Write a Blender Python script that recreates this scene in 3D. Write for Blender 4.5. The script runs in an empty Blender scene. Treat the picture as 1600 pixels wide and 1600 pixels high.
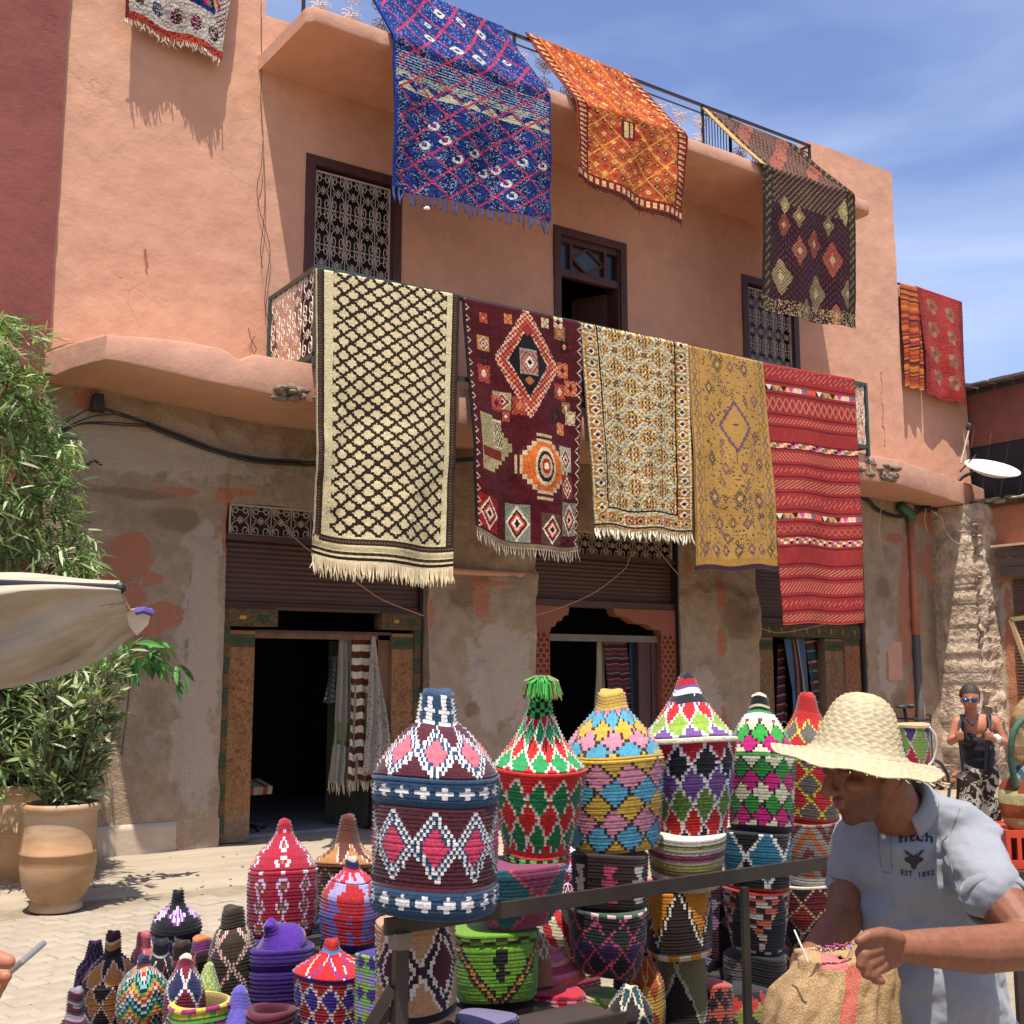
import bpy, bmesh, math, random
import numpy as np
from mathutils import Vector, Matrix, noise
R = math.radians
sc = bpy.context.scene
COL = sc.collection
rnd = random.Random(7)
# ------------------------------------------------------------ camera
CAMH = 1.65; FPX = 1787.0; PITCH = 8.0; YAW = -34.3
cam = bpy.data.cameras.new('camera'); camo = bpy.data.objects.new('camera', cam); COL.objects.link(camo)
camo.location = (0, 0, CAMH); camo.rotation_euler = (R(90 + PITCH), 0, R(YAW))
cam.sensor_width = 36; cam.lens = 36 * FPX / 1600; cam.clip_start = .05; cam.clip_end = 3000
sc.camera = camo
# ------------------------------------------------------------ sky and sun
LD = Vector((.72, 1.0, -4.0)).normalized()           # direction the sunlight travels
EL = math.asin(-LD.z); AZ = math.atan2(-LD.x, -LD.y)    # towards the sun, measured from +Y to +X
w = bpy.data.worlds.new("World"); sc.world = w; w.use_nodes = True
nt = w.node_tree; N = nt.nodes; L = nt.links
bg = N['Background']; bg.inputs['Strength'].default_value = .108
sky = N.new('ShaderNodeTexSky'); sky.sky_type = 'NISHITA'; sky.sun_disc = False
sky.sun_elevation = EL; sky.sun_rotation = AZ; sky.altitude = 450; sky.air_density = 1.1; sky.dust_density = 2.2; sky.ozone_density = 2.5
tc = N.new('ShaderNodeTexCoord'); mp = N.new('ShaderNodeMapping'); mp.inputs['Scale'].default_value = (1.2, 1.6, 6.5)
mp.inputs['Location'].default_value = (2.1, .4, 1.75)
cl = N.new('ShaderNodeTexNoise'); cl.inputs['Scale'].default_value = 1.1; cl.inputs['Detail'].default_value = 5; cl.inputs['Roughness'].default_value = .5
cl.inputs['Distortion'].default_value = .35
cr = N.new('ShaderNodeValToRGB'); cr.color_ramp.elements[0].position = .47; cr.color_ramp.elements[1].position = .85
cr.color_ramp.elements[1].color = (.5, .5, .5, 1)
mx = N.new('ShaderNodeMix'); mx.data_type = 'RGBA'; mx.inputs[7].default_value = (7.2, 8.0, 9.6, 1)
L.new(tc.outputs['Generated'], mp.inputs[0]); L.new(mp.outputs[0], cl.inputs['Vector']); L.new(cl.outputs[0], cr.inputs[0])
tint = N.new('ShaderNodeMix'); tint.data_type = 'RGBA'; tint.blend_type = 'MULTIPLY'; tint.inputs[0].default_value = 1
tint.inputs[7].default_value = (1.04, 1.0, 1.16, 1)
L.new(sky.outputs[0], tint.inputs[6]); L.new(cr.outputs[0], mx.inputs[0]); L.new(tint.outputs[2], mx.inputs[6]); L.new(mx.outputs[2], bg.inputs[0])
sl = bpy.data.lights.new('sun', 'SUN'); sl.energy = 5.0; sl.angle = R(.55); sl.color = (1, .95, .87)
so = bpy.data.objects.new('sun', sl); COL.objects.link(so); so.rotation_euler = LD.to_track_quat('-Z', 'Y').to_euler(); so.location = (-3, -4, 20)
sc.view_settings.view_transform = 'Standard'; sc.view_settings.look = 'None'; sc.view_settings.exposure = .64; sc.view_settings.gamma = 1
sc.view_settings.use_curve_mapping = False
try:
    sc.cycles.max_bounces = 6; sc.cycles.diffuse_bounces = 4; sc.cycles.transparent_max_bounces = 6; sc.cycles.caustics_reflective = False
except Exception: pass

# ------------------------------------------------------------ helpers
CM = Matrix.Rotation(R(YAW), 3, 'Z') @ Matrix.Rotation(R(90 + PITCH), 3, 'X'); CP = Vector((0, 0, CAMH))
def at(px, py, ax, v):
    """point of the photograph's sight line (px,py) on the real plane axis=v"""
    d = CM @ Vector(((px - 800) / FPX, -(py - 800) / FPX, -1.)); i = 'xyz'.index(ax)
    return CP + d * ((v - CP[i]) / d[i])
def dpt(px, py, t): return CP + (CM @ Vector(((px - 800) / FPX, -(py - 800) / FPX, -1.))) * t
def depth_of(p): return -((CM.transposed() @ (Vector(p) - CP)).z)
def S(h):
    """sRGB hex to linear"""
    h = h.lstrip('#'); o = []
    for i in (0, 2, 4):
        c = int(h[i:i + 2], 16) / 255; o.append(c / 12.92 if c <= .04045 else ((c + .055) / 1.055) ** 2.4)
    return tuple(o)
def tag(o, label=None, cat=None, group=None, kind=None):
    if label: o['label'] = label
    if cat: o['category'] = cat
    if group: o['group'] = group
    if kind: o['kind'] = kind
    return o
def empty(name, loc=(0, 0, 0), rz=0, parent=None):
    o = bpy.data.objects.new(name, None); COL.objects.link(o); o.location = loc; o.rotation_euler = (0, 0, rz)
    o.empty_display_size = .1
    if parent: o.parent = parent
    return o
def copy_tree(o, parent=None):
    c = o.copy(); COL.objects.link(c)
    if parent: c.parent = parent
    for ch in o.children: copy_tree(ch, c)
    return c
class MB:
    def __init__(s): s.v = []; s.f = []; s.c = []; s.m = []
    def add(s, vs, fs, col=None, mi=0):
        n = len(s.v); s.v.extend([tuple(p) for p in vs]); s.f.extend([tuple(i + n for i in f) for f in fs])
        s.c.extend([col] * len(fs)); s.m.extend([mi] * len(fs)); return s
    def box(s, a, b, col=None, mi=0, jit=0):
        x0, y0, z0 = a; x1, y1, z1 = b
        vs = [(x0, y0, z0), (x1, y0, z0), (x1, y1, z0), (x0, y1, z0), (x0, y0, z1), (x1, y0, z1), (x1, y1, z1), (x0, y1, z1)]
        if jit: vs = [tuple(q + rnd.uniform(-jit, jit) for q in p) for p in vs]
        return s.add(vs, [(3, 2, 1, 0), (4, 5, 6, 7), (0, 1, 5, 4), (1, 2, 6, 5), (2, 3, 7, 6), (3, 0, 4, 7)], col, mi)
    def hexa(s, vs, col=None, mi=0):
        return s.add(vs, [(3, 2, 1, 0), (4, 5, 6, 7), (0, 1, 5, 4), (1, 2, 6, 5), (2, 3, 7, 6), (3, 0, 4, 7)], col, mi)
    def beam(s, p, q, w, h, col=None, up=(0, 0, 1)):
        p = Vector(p); q = Vector(q); d = (q - p).normalized(); u = Vector(up)
        if abs(d.dot(u)) > .99: u = Vector((0, 1, 0))
        a = d.cross(u).normalized() * w / 2; b = a.cross(d).normalized() * h / 2
        return s.hexa([p - a - b, p + a - b, q + a - b, q - a - b, p - a + b, p + a + b, q + a + b, q - a + b], col)
    def tube(s, pts, r, n=6, col=None, closed=False, caps=True):
        pts = [Vector(p) for p in pts]; k = len(pts)
        if k < 2: return s
        rs = r if hasattr(r, '__len__') else [r] * k
        base = len(s.v); prev = None
        for i in range(k):
            a = pts[(i - 1) % k] if (i or closed) else pts[i]; b = pts[(i + 1) % k] if (i < k - 1 or closed) else pts[i]
            t = (b - a)
            if t.length < 1e-9: t = Vector((0, 0, 1))
            t.normalize()
            if prev is None:
                u = t.orthogonal().normalized()
            else:
                u = prev - t * prev.dot(t)
                u = u.normalized() if u.length > 1e-6 else t.orthogonal().normalized()
            prev = u; vv = t.cross(u)
            for j in range(n):
                an = 2 * math.pi * (j + .5) / n; s.v.append(tuple(pts[i] + (u * math.cos(an) + vv * math.sin(an)) * rs[i]))
        nf = 0
        for i in range(k if closed else k - 1):
            i2 = (i + 1) % k
            for j in range(n):
                j2 = (j + 1) % n; s.f.append((base + i * n + j, base + i * n + j2, base + i2 * n + j2, base + i2 * n + j)); nf += 1
        if caps and not closed:
            s.f.append(tuple(base + j for j in reversed(range(n)))); s.f.append(tuple(base + (k - 1) * n + j for j in range(n))); nf += 2
        s.c.extend([col] * nf); s.m.extend([0] * nf); return s
    def lathe(s, prof, n=32, c=(0, 0, 0), col=None, capb=False, capt=False, off=0):
        base = len(s.v); k = len(prof)
        for (r, z) in prof:
            for j in range(n):
                a = 2 * math.pi * j / n + off; s.v.append((c[0] + r * math.cos(a), c[1] + r * math.sin(a), c[2] + z))
        nf = 0
        for i in range(k - 1):
            for j in range(n):
                j2 = (j + 1) % n; s.f.append((base + i * n + j, base + i * n + j2, base + (i + 1) * n + j2, base + (i + 1) * n + j)); nf += 1
        if capb: s.f.append(tuple(base + j for j in reversed(range(n)))); nf += 1
        if capt: s.f.append(tuple(base + (k - 1) * n + j for j in range(n))); nf += 1
        s.c.extend([col] * nf); s.m.extend([0] * nf); return s
    def ball(s, c, r, n=8, m=6, col=None, rot=None):
        rr = r if hasattr(r, '__len__') else (r, r, r); vs = []; fs = []
        for i in range(m + 1):
            t = math.pi * i / m
            for j in range(n):
                a = 2 * math.pi * j / n; p = Vector((rr[0] * math.sin(t) * math.cos(a), rr[1] * math.sin(t) * math.sin(a), rr[2] * math.cos(t)))
                if rot: p = rot @ p
                vs.append(tuple(p + Vector(c)))
        for i in range(m):
            for j in range(n):
                j2 = (j + 1) % n; fs.append((i * n + j, (i + 1) * n + j, (i + 1) * n + j2, i * n + j2))
        return s.add(vs, fs, col)
    def build(s, name, mat=None, parent=None, smooth=False, loc=None):
        me = bpy.data.meshes.new(name); me.from_pydata(s.v, [], s.f); me.update()
        if mat:
            for m_ in (mat if isinstance(mat, (list, tuple)) else [mat]): me.materials.append(m_)
        if any(s.m): me.polygons.foreach_set('material_index', s.m)
        if any(c is not None for c in s.c):
            facecol(me, np.array([c if c is not None else (.5, .5, .5) for c in s.c], dtype=np.float32))
        if smooth: me.polygons.foreach_set('use_smooth', [True] * len(me.polygons))
        o = bpy.data.objects.new(name, me); COL.objects.link(o)
        if parent: o.parent = parent
        if loc is not None: o.location = loc
        return o
def facecol(me, cols):
    a = me.attributes.new('Col', 'FLOAT_COLOR', 'FACE'); c4 = np.ones((len(cols), 4), np.float32); c4[:, :3] = cols
    a.data.foreach_set('color', c4.ravel())
def npmesh(name, V, F, mat=None, cols=None, parent=None, smooth=False):
    """fast quad mesh from arrays"""
    me = bpy.data.meshes.new(name); nf = len(F)
    me.vertices.add(len(V)); me.vertices.foreach_set('co', np.asarray(V, np.float32).ravel())
    k = F.shape[1]; me.loops.add(nf * k); me.loops.foreach_set('vertex_index', np.asarray(F, np.int32).ravel())
    me.polygons.add(nf); me.polygons.foreach_set('loop_start', np.arange(0, nf * k, k, dtype=np.int32))
    if smooth: me.polygons.foreach_set('use_smooth', np.ones(nf, bool))
    me.update(calc_edges=True); me.validate()
    if mat: me.materials.append(mat)
    if cols is not None: facecol(me, cols)
    o = bpy.data.objects.new(name, me); COL.objects.link(o)
    if parent: o.parent = parent
    return o
# numpy value noise
_rng = np.random.RandomState(11); _T = _rng.rand(64, 64, 64).astype(np.float32)
def vnoise(x, y, z=0., seed=0):
    x = np.asarray(x, float) + seed * 7.31; y = np.asarray(y, float) + seed * 3.7; z = np.asarray(z, float) + np.zeros_like(x)
    xi = np.floor(x).astype(int); yi = np.floor(y).astype(int); zi = np.floor(z).astype(int)
    fx = x - xi; fy = y - yi; fz = z - zi; fx = fx * fx * (3 - 2 * fx); fy = fy * fy * (3 - 2 * fy); fz = fz * fz * (3 - 2 * fz)
    g = lambda a, b, c: _T[(xi + a) % 64, (yi + b) % 64, (zi + c) % 64]
    r = 0
    for a in (0, 1):
        for b in (0, 1):
            for c in (0, 1):
                r = r + g(a, b, c) * (fx if a else 1 - fx) * (fy if b else 1 - fy) * (fz if c else 1 - fz)
    return r
def fbm(x, y, z=0., o=4, seed=0):
    r = 0; am = 1; t = 0
    for i in range(o): r = r + am * vnoise(x * 2 ** i, y * 2 ** i, z * 2 ** i, seed + i); t += am; am *= .5
    return r / t

# ------------------------------------------------------------ materials
def newmat(name):
    m = bpy.data.materials.new(name); m.use_nodes = True; return m, m.node_tree.nodes, m.node_tree.links, m.node_tree.nodes['Principled BSDF']
def nz(N, L, scale, detail=4, rough=.55, coord='Object', dist=0, sc3=None):
    tc = N.new('ShaderNodeTexCoord'); n = N.new('ShaderNodeTexNoise'); n.inputs['Scale'].default_value = scale; n.inputs['Detail'].default_value = detail
    n.inputs['Roughness'].default_value = rough; n.inputs['Distortion'].default_value = dist
    if sc3:
        mp = N.new('ShaderNodeMapping'); mp.inputs['Scale'].default_value = sc3; L.new(tc.outputs[coord], mp.inputs[0]); L.new(mp.outputs[0], n.inputs['Vector'])
    else: L.new(tc.outputs[coord], n.inputs['Vector'])
    return n
def ramp(N, L, src, p0, p1, c0=(0, 0, 0), c1=(1, 1, 1)):
    r = N.new('ShaderNodeValToRGB'); e = r.color_ramp.elements; e[0].position = p0; e[1].position = p1; e[0].color = (*c0, 1); e[1].color = (*c1, 1)
    L.new(src, r.inputs[0]); return r
def mixc(N, L, fac, a, b, mode='MIX'):
    m = N.new('ShaderNodeMix'); m.data_type = 'RGBA'; m.blend_type = mode
    for i, v in ((0, fac), (6, a), (7, b)):
        if hasattr(v, 'links') or hasattr(v, 'is_linked'): L.new(v, m.inputs[i])
        elif i == 0: m.inputs[0].default_value = v
        else: m.inputs[i].default_value = (*v, 1)
    return m.outputs[2]
def bumpn(N, L, p, srcs, dist=.01):
    prev = None
    for (s, st, d) in srcs:
        b = N.new('ShaderNodeBump'); b.inputs['Strength'].default_value = st; b.inputs['Distance'].default_value = d; L.new(s, b.inputs['Height'])
        if prev: L.new(prev, b.inputs['Normal'])
        prev = b.outputs[0]
    L.new(prev, p.inputs['Normal'])
MATS = {}
def plain(name, col, rough=.7, metal=0, var=.15, scale=8, bump=.15, bd=.004, spec=None, bscale=60, streak=None):
    if name in MATS: return MATS[name]
    m, N, L, p = newmat(name)
    n = nz(N, L, scale, 5, sc3=streak); lo = tuple(c * (1 - var) for c in col); hi = tuple(min(1, c * (1 + var)) for c in col)
    r = ramp(N, L, n.outputs[0], .3, .7, lo, hi); L.new(r.outputs[0], p.inputs['Base Color'])
    p.inputs['Roughness'].default_value = rough; p.inputs['Metallic'].default_value = metal
    if spec is not None: p.inputs['Specular IOR Level'].default_value = spec
    if bump:
        b = nz(N, L, bscale, 4); bumpn(N, L, p, [(b.outputs[0], bump, bd)])
    MATS[name] = m; return m
def vcol(name, rough=.85, var=.3, scale=220, bump=.3, bd=.003, sheen=0, spec=.2, trans=0):
    """colour from the piece's own face colours plus fibre grain"""
    if name in MATS: return MATS[name]
    m, N, L, p = newmat(name)
    a = N.new('ShaderNodeAttribute'); a.attribute_name = 'Col'
    n = nz(N, L, scale, 3); r = ramp(N, L, n.outputs[0], .25, .75, (1 - var,) * 3, (1 + var * .6,) * 3)
    L.new(mixc(N, L, 1., a.outputs[0], r.outputs[0], 'MULTIPLY'), p.inputs['Base Color'])
    p.inputs['Roughness'].default_value = rough; p.inputs['Specular IOR Level'].default_value = spec
    if sheen: p.inputs['Sheen Weight'].default_value = sheen
    if bump: bumpn(N, L, p, [(n.outputs[0], bump, bd)])
    MATS[name] = m; return m
def plaster(name, col, col2, bump=.22, stain=(.45, .33, .25), cracks=True):
    m, N, L, p = newmat(name)
    n1 = nz(N, L, .7, 6, .6); n2 = nz(N, L, 5, 5, .6); n3 = nz(N, L, 38, 4, .6); n4 = nz(N, L, 2.2, 6, .65, sc3=(1, 1, .22))
    base = mixc(N, L, ramp(N, L, n1.outputs[0], .3, .7).outputs[0], col, col2)
    base = mixc(N, L, ramp(N, L, n4.outputs[0], .56, .82, (0, 0, 0), (.5, .5, .5)).outputs[0], base, stain)
    base = mixc(N, L, 1., base, ramp(N, L, n2.outputs[0], .3, .75, (.9, .9, .9), (1.06, 1.05, 1.04)).outputs[0], 'MULTIPLY')
    srcs = [(n2.outputs[0], bump, .05), (n3.outputs[0], bump * .8, .008)]
    if cracks:
        tc = N.new('ShaderNodeTexCoord'); wn = nz(N, L, 2.5, 5); v = N.new('ShaderNodeTexVoronoi'); v.feature = 'DISTANCE_TO_EDGE'; v.inputs['Scale'].default_value = .8
        ad = N.new('ShaderNodeMixRGB'); ad.inputs[0].default_value = .35; L.new(tc.outputs['Object'], ad.inputs[1]); L.new(wn.outputs[1], ad.inputs[2]); L.new(ad.outputs[0], v.inputs['Vector'])
        ck = ramp(N, L, v.outputs['Distance'], .0, .006, (0, 0, 0), (1, 1, 1)); msk = ramp(N, L, nz(N, L, 1.1, 3).outputs[0], .5, .62)
        inv = mixc(N, L, msk.outputs[0], (1, 1, 1), ck.outputs[0])
        base = mixc(N, L, 1., base, mixc(N, L, .16, (1, 1, 1), inv), 'MULTIPLY')
        srcs.append((inv, .3, .004))
    L.new(base, p.inputs['Base Color']); p.inputs['Roughness'].default_value = .92; p.inputs['Specular IOR Level'].default_value = .15
    bumpn(N, L, p, srcs); MATS[name] = m; return m
M_SALM = plaster('salmon_plaster', S('d2a284'), S('c8957a'))
M_RED = plaster('dark_red_plaster', S('8d544b'), S('804a43'), stain=(.13, .06, .05))
M_SALM2 = plaster('salmon_plaster_clean', S('cd9e84'), S('c29178'), bump=.2, cracks=False)
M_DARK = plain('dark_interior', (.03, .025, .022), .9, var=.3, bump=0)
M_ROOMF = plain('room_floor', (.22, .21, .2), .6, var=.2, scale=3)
M_WOODD = plain('dark_brown_wood', S('4a2c26'), .6, var=.3, scale=14, streak=(1, 1, .15), bump=.3)
M_IRONW = plain('pale_iron', S('b9aa98'), .55, var=.15, bump=0)
M_IRONB = plain('dark_iron', S('2c2a2b'), .5, .3, var=.2, bump=0)
M_IRONP = plain('green_grey_iron', S('3c4a45'), .5, .2, var=.2, bump=0)
M_RUBBER = plain('black_cable', (.025, .025, .027), .55, var=.2, bump=0)
M_STRING = plain('string', S('b08a6a'), .85, var=.15, bump=0)
M_CONC = plain('broken_concrete', S('7d6a58'), .95, var=.35, scale=14, bump=.9, bd=.03, bscale=25)

def lower_wall_mat():
    m, N, L, p = newmat('mud_plaster_with_paint_remains')
    a = N.new('ShaderNodeAttribute'); a.attribute_name = 'Patch'; sep = N.new('ShaderNodeSeparateColor'); L.new(a.outputs[0], sep.inputs[0])
    n1 = nz(N, L, .9, 6, .6); n2 = nz(N, L, 6, 6, .65); n3 = nz(N, L, 45, 4, .7); n5 = nz(N, L, 3.0, 8, .75)
    base = mixc(N, L, ramp(N, L, n1.outputs[0], .35, .65).outputs[0], S('b39b82'), S('a0886e'))
    base = mixc(N, L, ramp(N, L, n2.outputs[0], .42, .75).outputs[0], base, S('bda78e'))
    def band(src, amt, lo, hi):
        ma = N.new('ShaderNodeMath'); ma.operation = 'ADD'; mm = N.new('ShaderNodeMath'); mm.operation = 'MULTIPLY_ADD'
        L.new(n5.outputs[0], mm.inputs[0]); mm.inputs[1].default_value = amt; mm.inputs[2].default_value = -amt / 2
        L.new(src, ma.inputs[0]); L.new(mm.outputs[0], ma.inputs[1]); return ramp(N, L, ma.outputs[0], lo, hi)
    base = mixc(N, L, band(sep.outputs[1], 1.5, .5, .62).outputs[0], base, S('bda995'))      # pale cement
    base = mixc(N, L, band(sep.outputs[2], 1.7, .5, .75).outputs[0], base, S('917a62'))      # dark damp
    om = band(sep.outputs[0], 1.7, .5, .53)
    base = mixc(N, L, om.outputs[0], base, S('ba7d62'))                                      # paint remains
    L.new(base, p.inputs['Base Color']); p.inputs['Roughness'].default_value = .95; p.inputs['Specular IOR Level'].default_value = .1
    v = N.new('ShaderNodeTexVoronoi'); v.inputs['Scale'].default_value = 28; tcx = N.new('ShaderNodeTexCoord'); L.new(tcx.outputs['Object'], v.inputs['Vector'])
    bumpn(N, L, p, [(n2.outputs[0], .9, .06), (n3.outputs[0], 1., .02), (v.outputs['Distance'], .35, .015), (om.outputs[0], .4, .006)]); return m
M_MUD = lower_wall_mat()

def patchattr(me, V, patches):
    """patches: (cx, cz, rx, rz, channel)"""
    n = len(V); c = np.zeros((n, 4), np.float32); c[:, 3] = 1
    for (cx, cz, rx, rz, ch) in patches:
        d = np.sqrt(((V[:, 0] - cx) / rx) ** 2 + ((V[:, 2] - cz) / rz) ** 2)
        c[:, ch] = np.maximum(c[:, ch], np.clip(1.15 - .62 * d, 0, 1))
    a = me.attributes.new('Patch', 'FLOAT_COLOR', 'POINT'); a.data.foreach_set('color', c.ravel())
def rough_block(name, x0, x1, y0, y1, z0, z1, mat, parent=None, res=.05, amp=.012, edge=.01, patches=None, seed=0, big=.0, lip=None):
    """a wall block whose front (y0) is an uneven grid and whose sides follow the uneven edge"""
    nx = max(1, int(round((x1 - x0) / res))); nz_ = max(1, int(round((z1 - z0) / res)))
    xs = np.linspace(x0, x1, nx + 1); zs = np.linspace(z0, z1, nz_ + 1); X, Z = np.meshgrid(xs, zs)
    Xj = X.copy(); Zj = Z.copy()
    Xj[:, 0] += (fbm(zs * 5, zs * 0 + 3, seed=seed) - .5) * edge * 2; Xj[:, -1] += (fbm(zs * 5, zs * 0 + 9, seed=seed) - .5) * edge * 2
    Y = y0 + (fbm(X * 7, Z * 7, seed=seed) - .5) * 2 * amp + (fbm(X * 1.1, Z * 1.1, seed=seed + 4, o=2) - .5) * 2 * big
    V = np.stack([Xj, Y, Zj], -1).reshape(-1, 3)
    idx = np.arange((nx + 1) * (nz_ + 1)).reshape(nz_ + 1, nx + 1)
    F = [np.stack([idx[:-1, :-1], idx[:-1, 1:], idx[1:, 1:], idx[1:, :-1]], -1).reshape(-1, 4)]
    allV = [V]; n = len(V)
    for ring, flip in ((idx[:, 0], False), (idx[:, -1], True), (idx[0, :], True), (idx[-1, :], False)):
        B = V[ring].copy(); B[:, 1] = y1; k = len(ring); nb = np.arange(n, n + k); n += k; allV.append(B)
        f = np.stack([ring[:-1], ring[1:], nb[1:], nb[:-1]], -1)
        F.append(f[:, ::-1] if flip else f)
    V = np.concatenate(allV); F = np.concatenate(F)
    o = npmesh(name, V, F, mat, parent=parent, smooth=True)
    if patches is not None: patchattr(o.data, V, patches)
    return o
# ------------------------------------------------------------ ground
WY = 10.7; FY = 9.55                       # plane of the wall, plane of the ledge and balcony front
def ground_mat():
    m, N, L, p = newmat('dusty_street')
    n1 = nz(N, L, .5, 6, .6); n2 = nz(N, L, 7, 6, .65); n3 = nz(N, L, 90, 3, .6); n4 = nz(N, L, 1.1, 5, .6, sc3=(.35, 2.4, 1))
    b = mixc(N, L, ramp(N, L, n1.outputs[0], .35, .65).outputs[0], S('968976'), S('897c6a'))
    b = mixc(N, L, ramp(N, L, n4.outputs[0], .5, .72, (0, 0, 0), (.6, .6, .6)).outputs[0], b, S('a4957f'))
    b = mixc(N, L, 1., b, ramp(N, L, n2.outputs[0], .35, .7, (.74, .73, .72), (1.06, 1.06, 1.06)).outputs[0], 'MULTIPLY')
    L.new(b, p.inputs['Base Color']); p.inputs['Roughness'].default_value = .95; p.inputs['Specular IOR Level'].default_value = .1
    bumpn(N, L, p, [(n2.outputs[0], .4, .02), (n3.outputs[0], .4, .004)]); return m
M_GND = ground_mat()
g = MB(); g.add([(-400, -400, -.03), (400, -400, -.03), (400, 600, -.03), (-400, 600, -.03)], [(0, 1, 2, 3)])
ground = tag(g.build('ground', M_GND), kind='structure')
# street sheet, a little uneven
nx, ny = 110, 90
X, Y = np.meshgrid(np.linspace(-1.5, 18, nx + 1), np.linspace(1.0, 9.35, ny + 1)); Z = (fbm(X * .9, Y * .9) - .5) * .02 + (fbm(X * 6, Y * 6, seed=3) - .5) * .008 - .012
idx = np.arange((nx + 1) * (ny + 1)).reshape(ny + 1, nx + 1)
F = np.stack([idx[:-1, :-1], idx[:-1, 1:], idx[1:, 1:], idx[1:, :-1]], -1).reshape(-1, 4)
street = tag(npmesh('street', np.stack([X, Y, Z], -1).reshape(-1, 3), F, M_GND, smooth=True), kind='structure')
M_STONE = []
for i, h in enumerate(('958875', '918472', '998c79')):
    M_STONE.append(plain('paving_stone_%d' % i, S(h), .92, var=.14, scale=6, bump=.5, bd=.006, bscale=40))
proto = []
for k in range(7):
    b = MB(); w_, d_, h_ = .158, .152, .05
    def cr_(x, y): return (x + rnd.uniform(-.007, .007), y + rnd.uniform(-.007, .007))
    c4 = [cr_(-w_ / 2, -d_ / 2), cr_(w_ / 2, -d_ / 2), cr_(w_ / 2, d_ / 2), cr_(-w_ / 2, d_ / 2)]
    vs = [(x, y, -h_) for x, y in c4] + [(x, y, -.006) for x, y in c4] + [(x * .9, y * .9, .0 + rnd.uniform(-.002, .002)) for x, y in c4]
    b.add(vs, [(0, 1, 5, 4), (1, 2, 6, 5), (2, 3, 7, 6), (3, 0, 4, 7), (4, 5, 9, 8), (5, 6, 10, 9), (6, 7, 11, 10), (7, 4, 8, 11), (8, 9, 10, 11)])
    me = bpy.data.meshes.new('paving_stone'); me.from_pydata(b.v, [], b.f); me.materials.append(M_STONE[k % 3]); proto.append(me)
ns = 0; ang = R(11)
for j in range(26):
    for i in range(-20, 26):
        lx = i * .166 + (.08 if j % 2 else 0); ly = j * .16
        x = 1.0 + lx * math.cos(ang) - ly * math.sin(ang); y = 4.6 + lx * math.sin(ang) + ly * math.cos(ang)
        d = depth_of((x, y, 0)); c = CM.transposed() @ (Vector((x, y, 0)) - CP)
        px = 800 + FPX * c.x / -c.z; py = 800 - FPX * c.y / -c.z
        if -30 < px < 470 and 1395 < py < 1625 and y < 8.6 and not (px > 200 and py > 1560) and ns < 300:
            o = bpy.data.objects.new('paving_stone', proto[rnd.randrange(7)]); COL.objects.link(o); o.parent = street
            o.location = (x, y, -.007 + rnd.uniform(-.003, .002)); o.rotation_euler = (rnd.uniform(-.012, .012), rnd.uniform(-.012, .012), ang + rnd.uniform(-.03, .03)); ns += 1
# pavement in front of the shops
X, Y = np.meshgrid(np.linspace(-1.5, 18, 160), np.linspace(8.85, 11.3, 26)); t = np.clip((Y - 8.85) / .25, 0, 1)
Z = -.05 + .085 * t + (fbm(X * 2, Y * 2, seed=5) - .5) * .03 * t + .0 * Y
idx = np.arange(160 * 26).reshape(26, 160); F = np.stack([idx[:-1, :-1], idx[:-1, 1:], idx[1:, 1:], idx[1:, :-1]], -1).reshape(-1, 4)
tag(npmesh('pavement', np.stack([X, Y, Z], -1).reshape(-1, 3), F, plain('pavement_dust', S('9a8b76'), .95, var=.16, scale=2.2, bump=.6, bd=.02, bscale=22, streak=(.5, 2.2, 1)), smooth=True), kind='structure')
b = MB()
for i in range(150):           # crumbs of mortar and dry leaves on the pavement
    p = (rnd.uniform(2.2, 7.5), rnd.uniform(5.5, 10.4), 0); s_ = rnd.uniform(.005, .018); b.ball((p[0], p[1], .035 + s_ * .3), (s_, s_ * rnd.uniform(.5, 1.2), s_ * .5), 5, 3)
tag(b.build('pebbles', plain('pebble', S('8d7358'), .9, bump=0)), kind='stuff')

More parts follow.
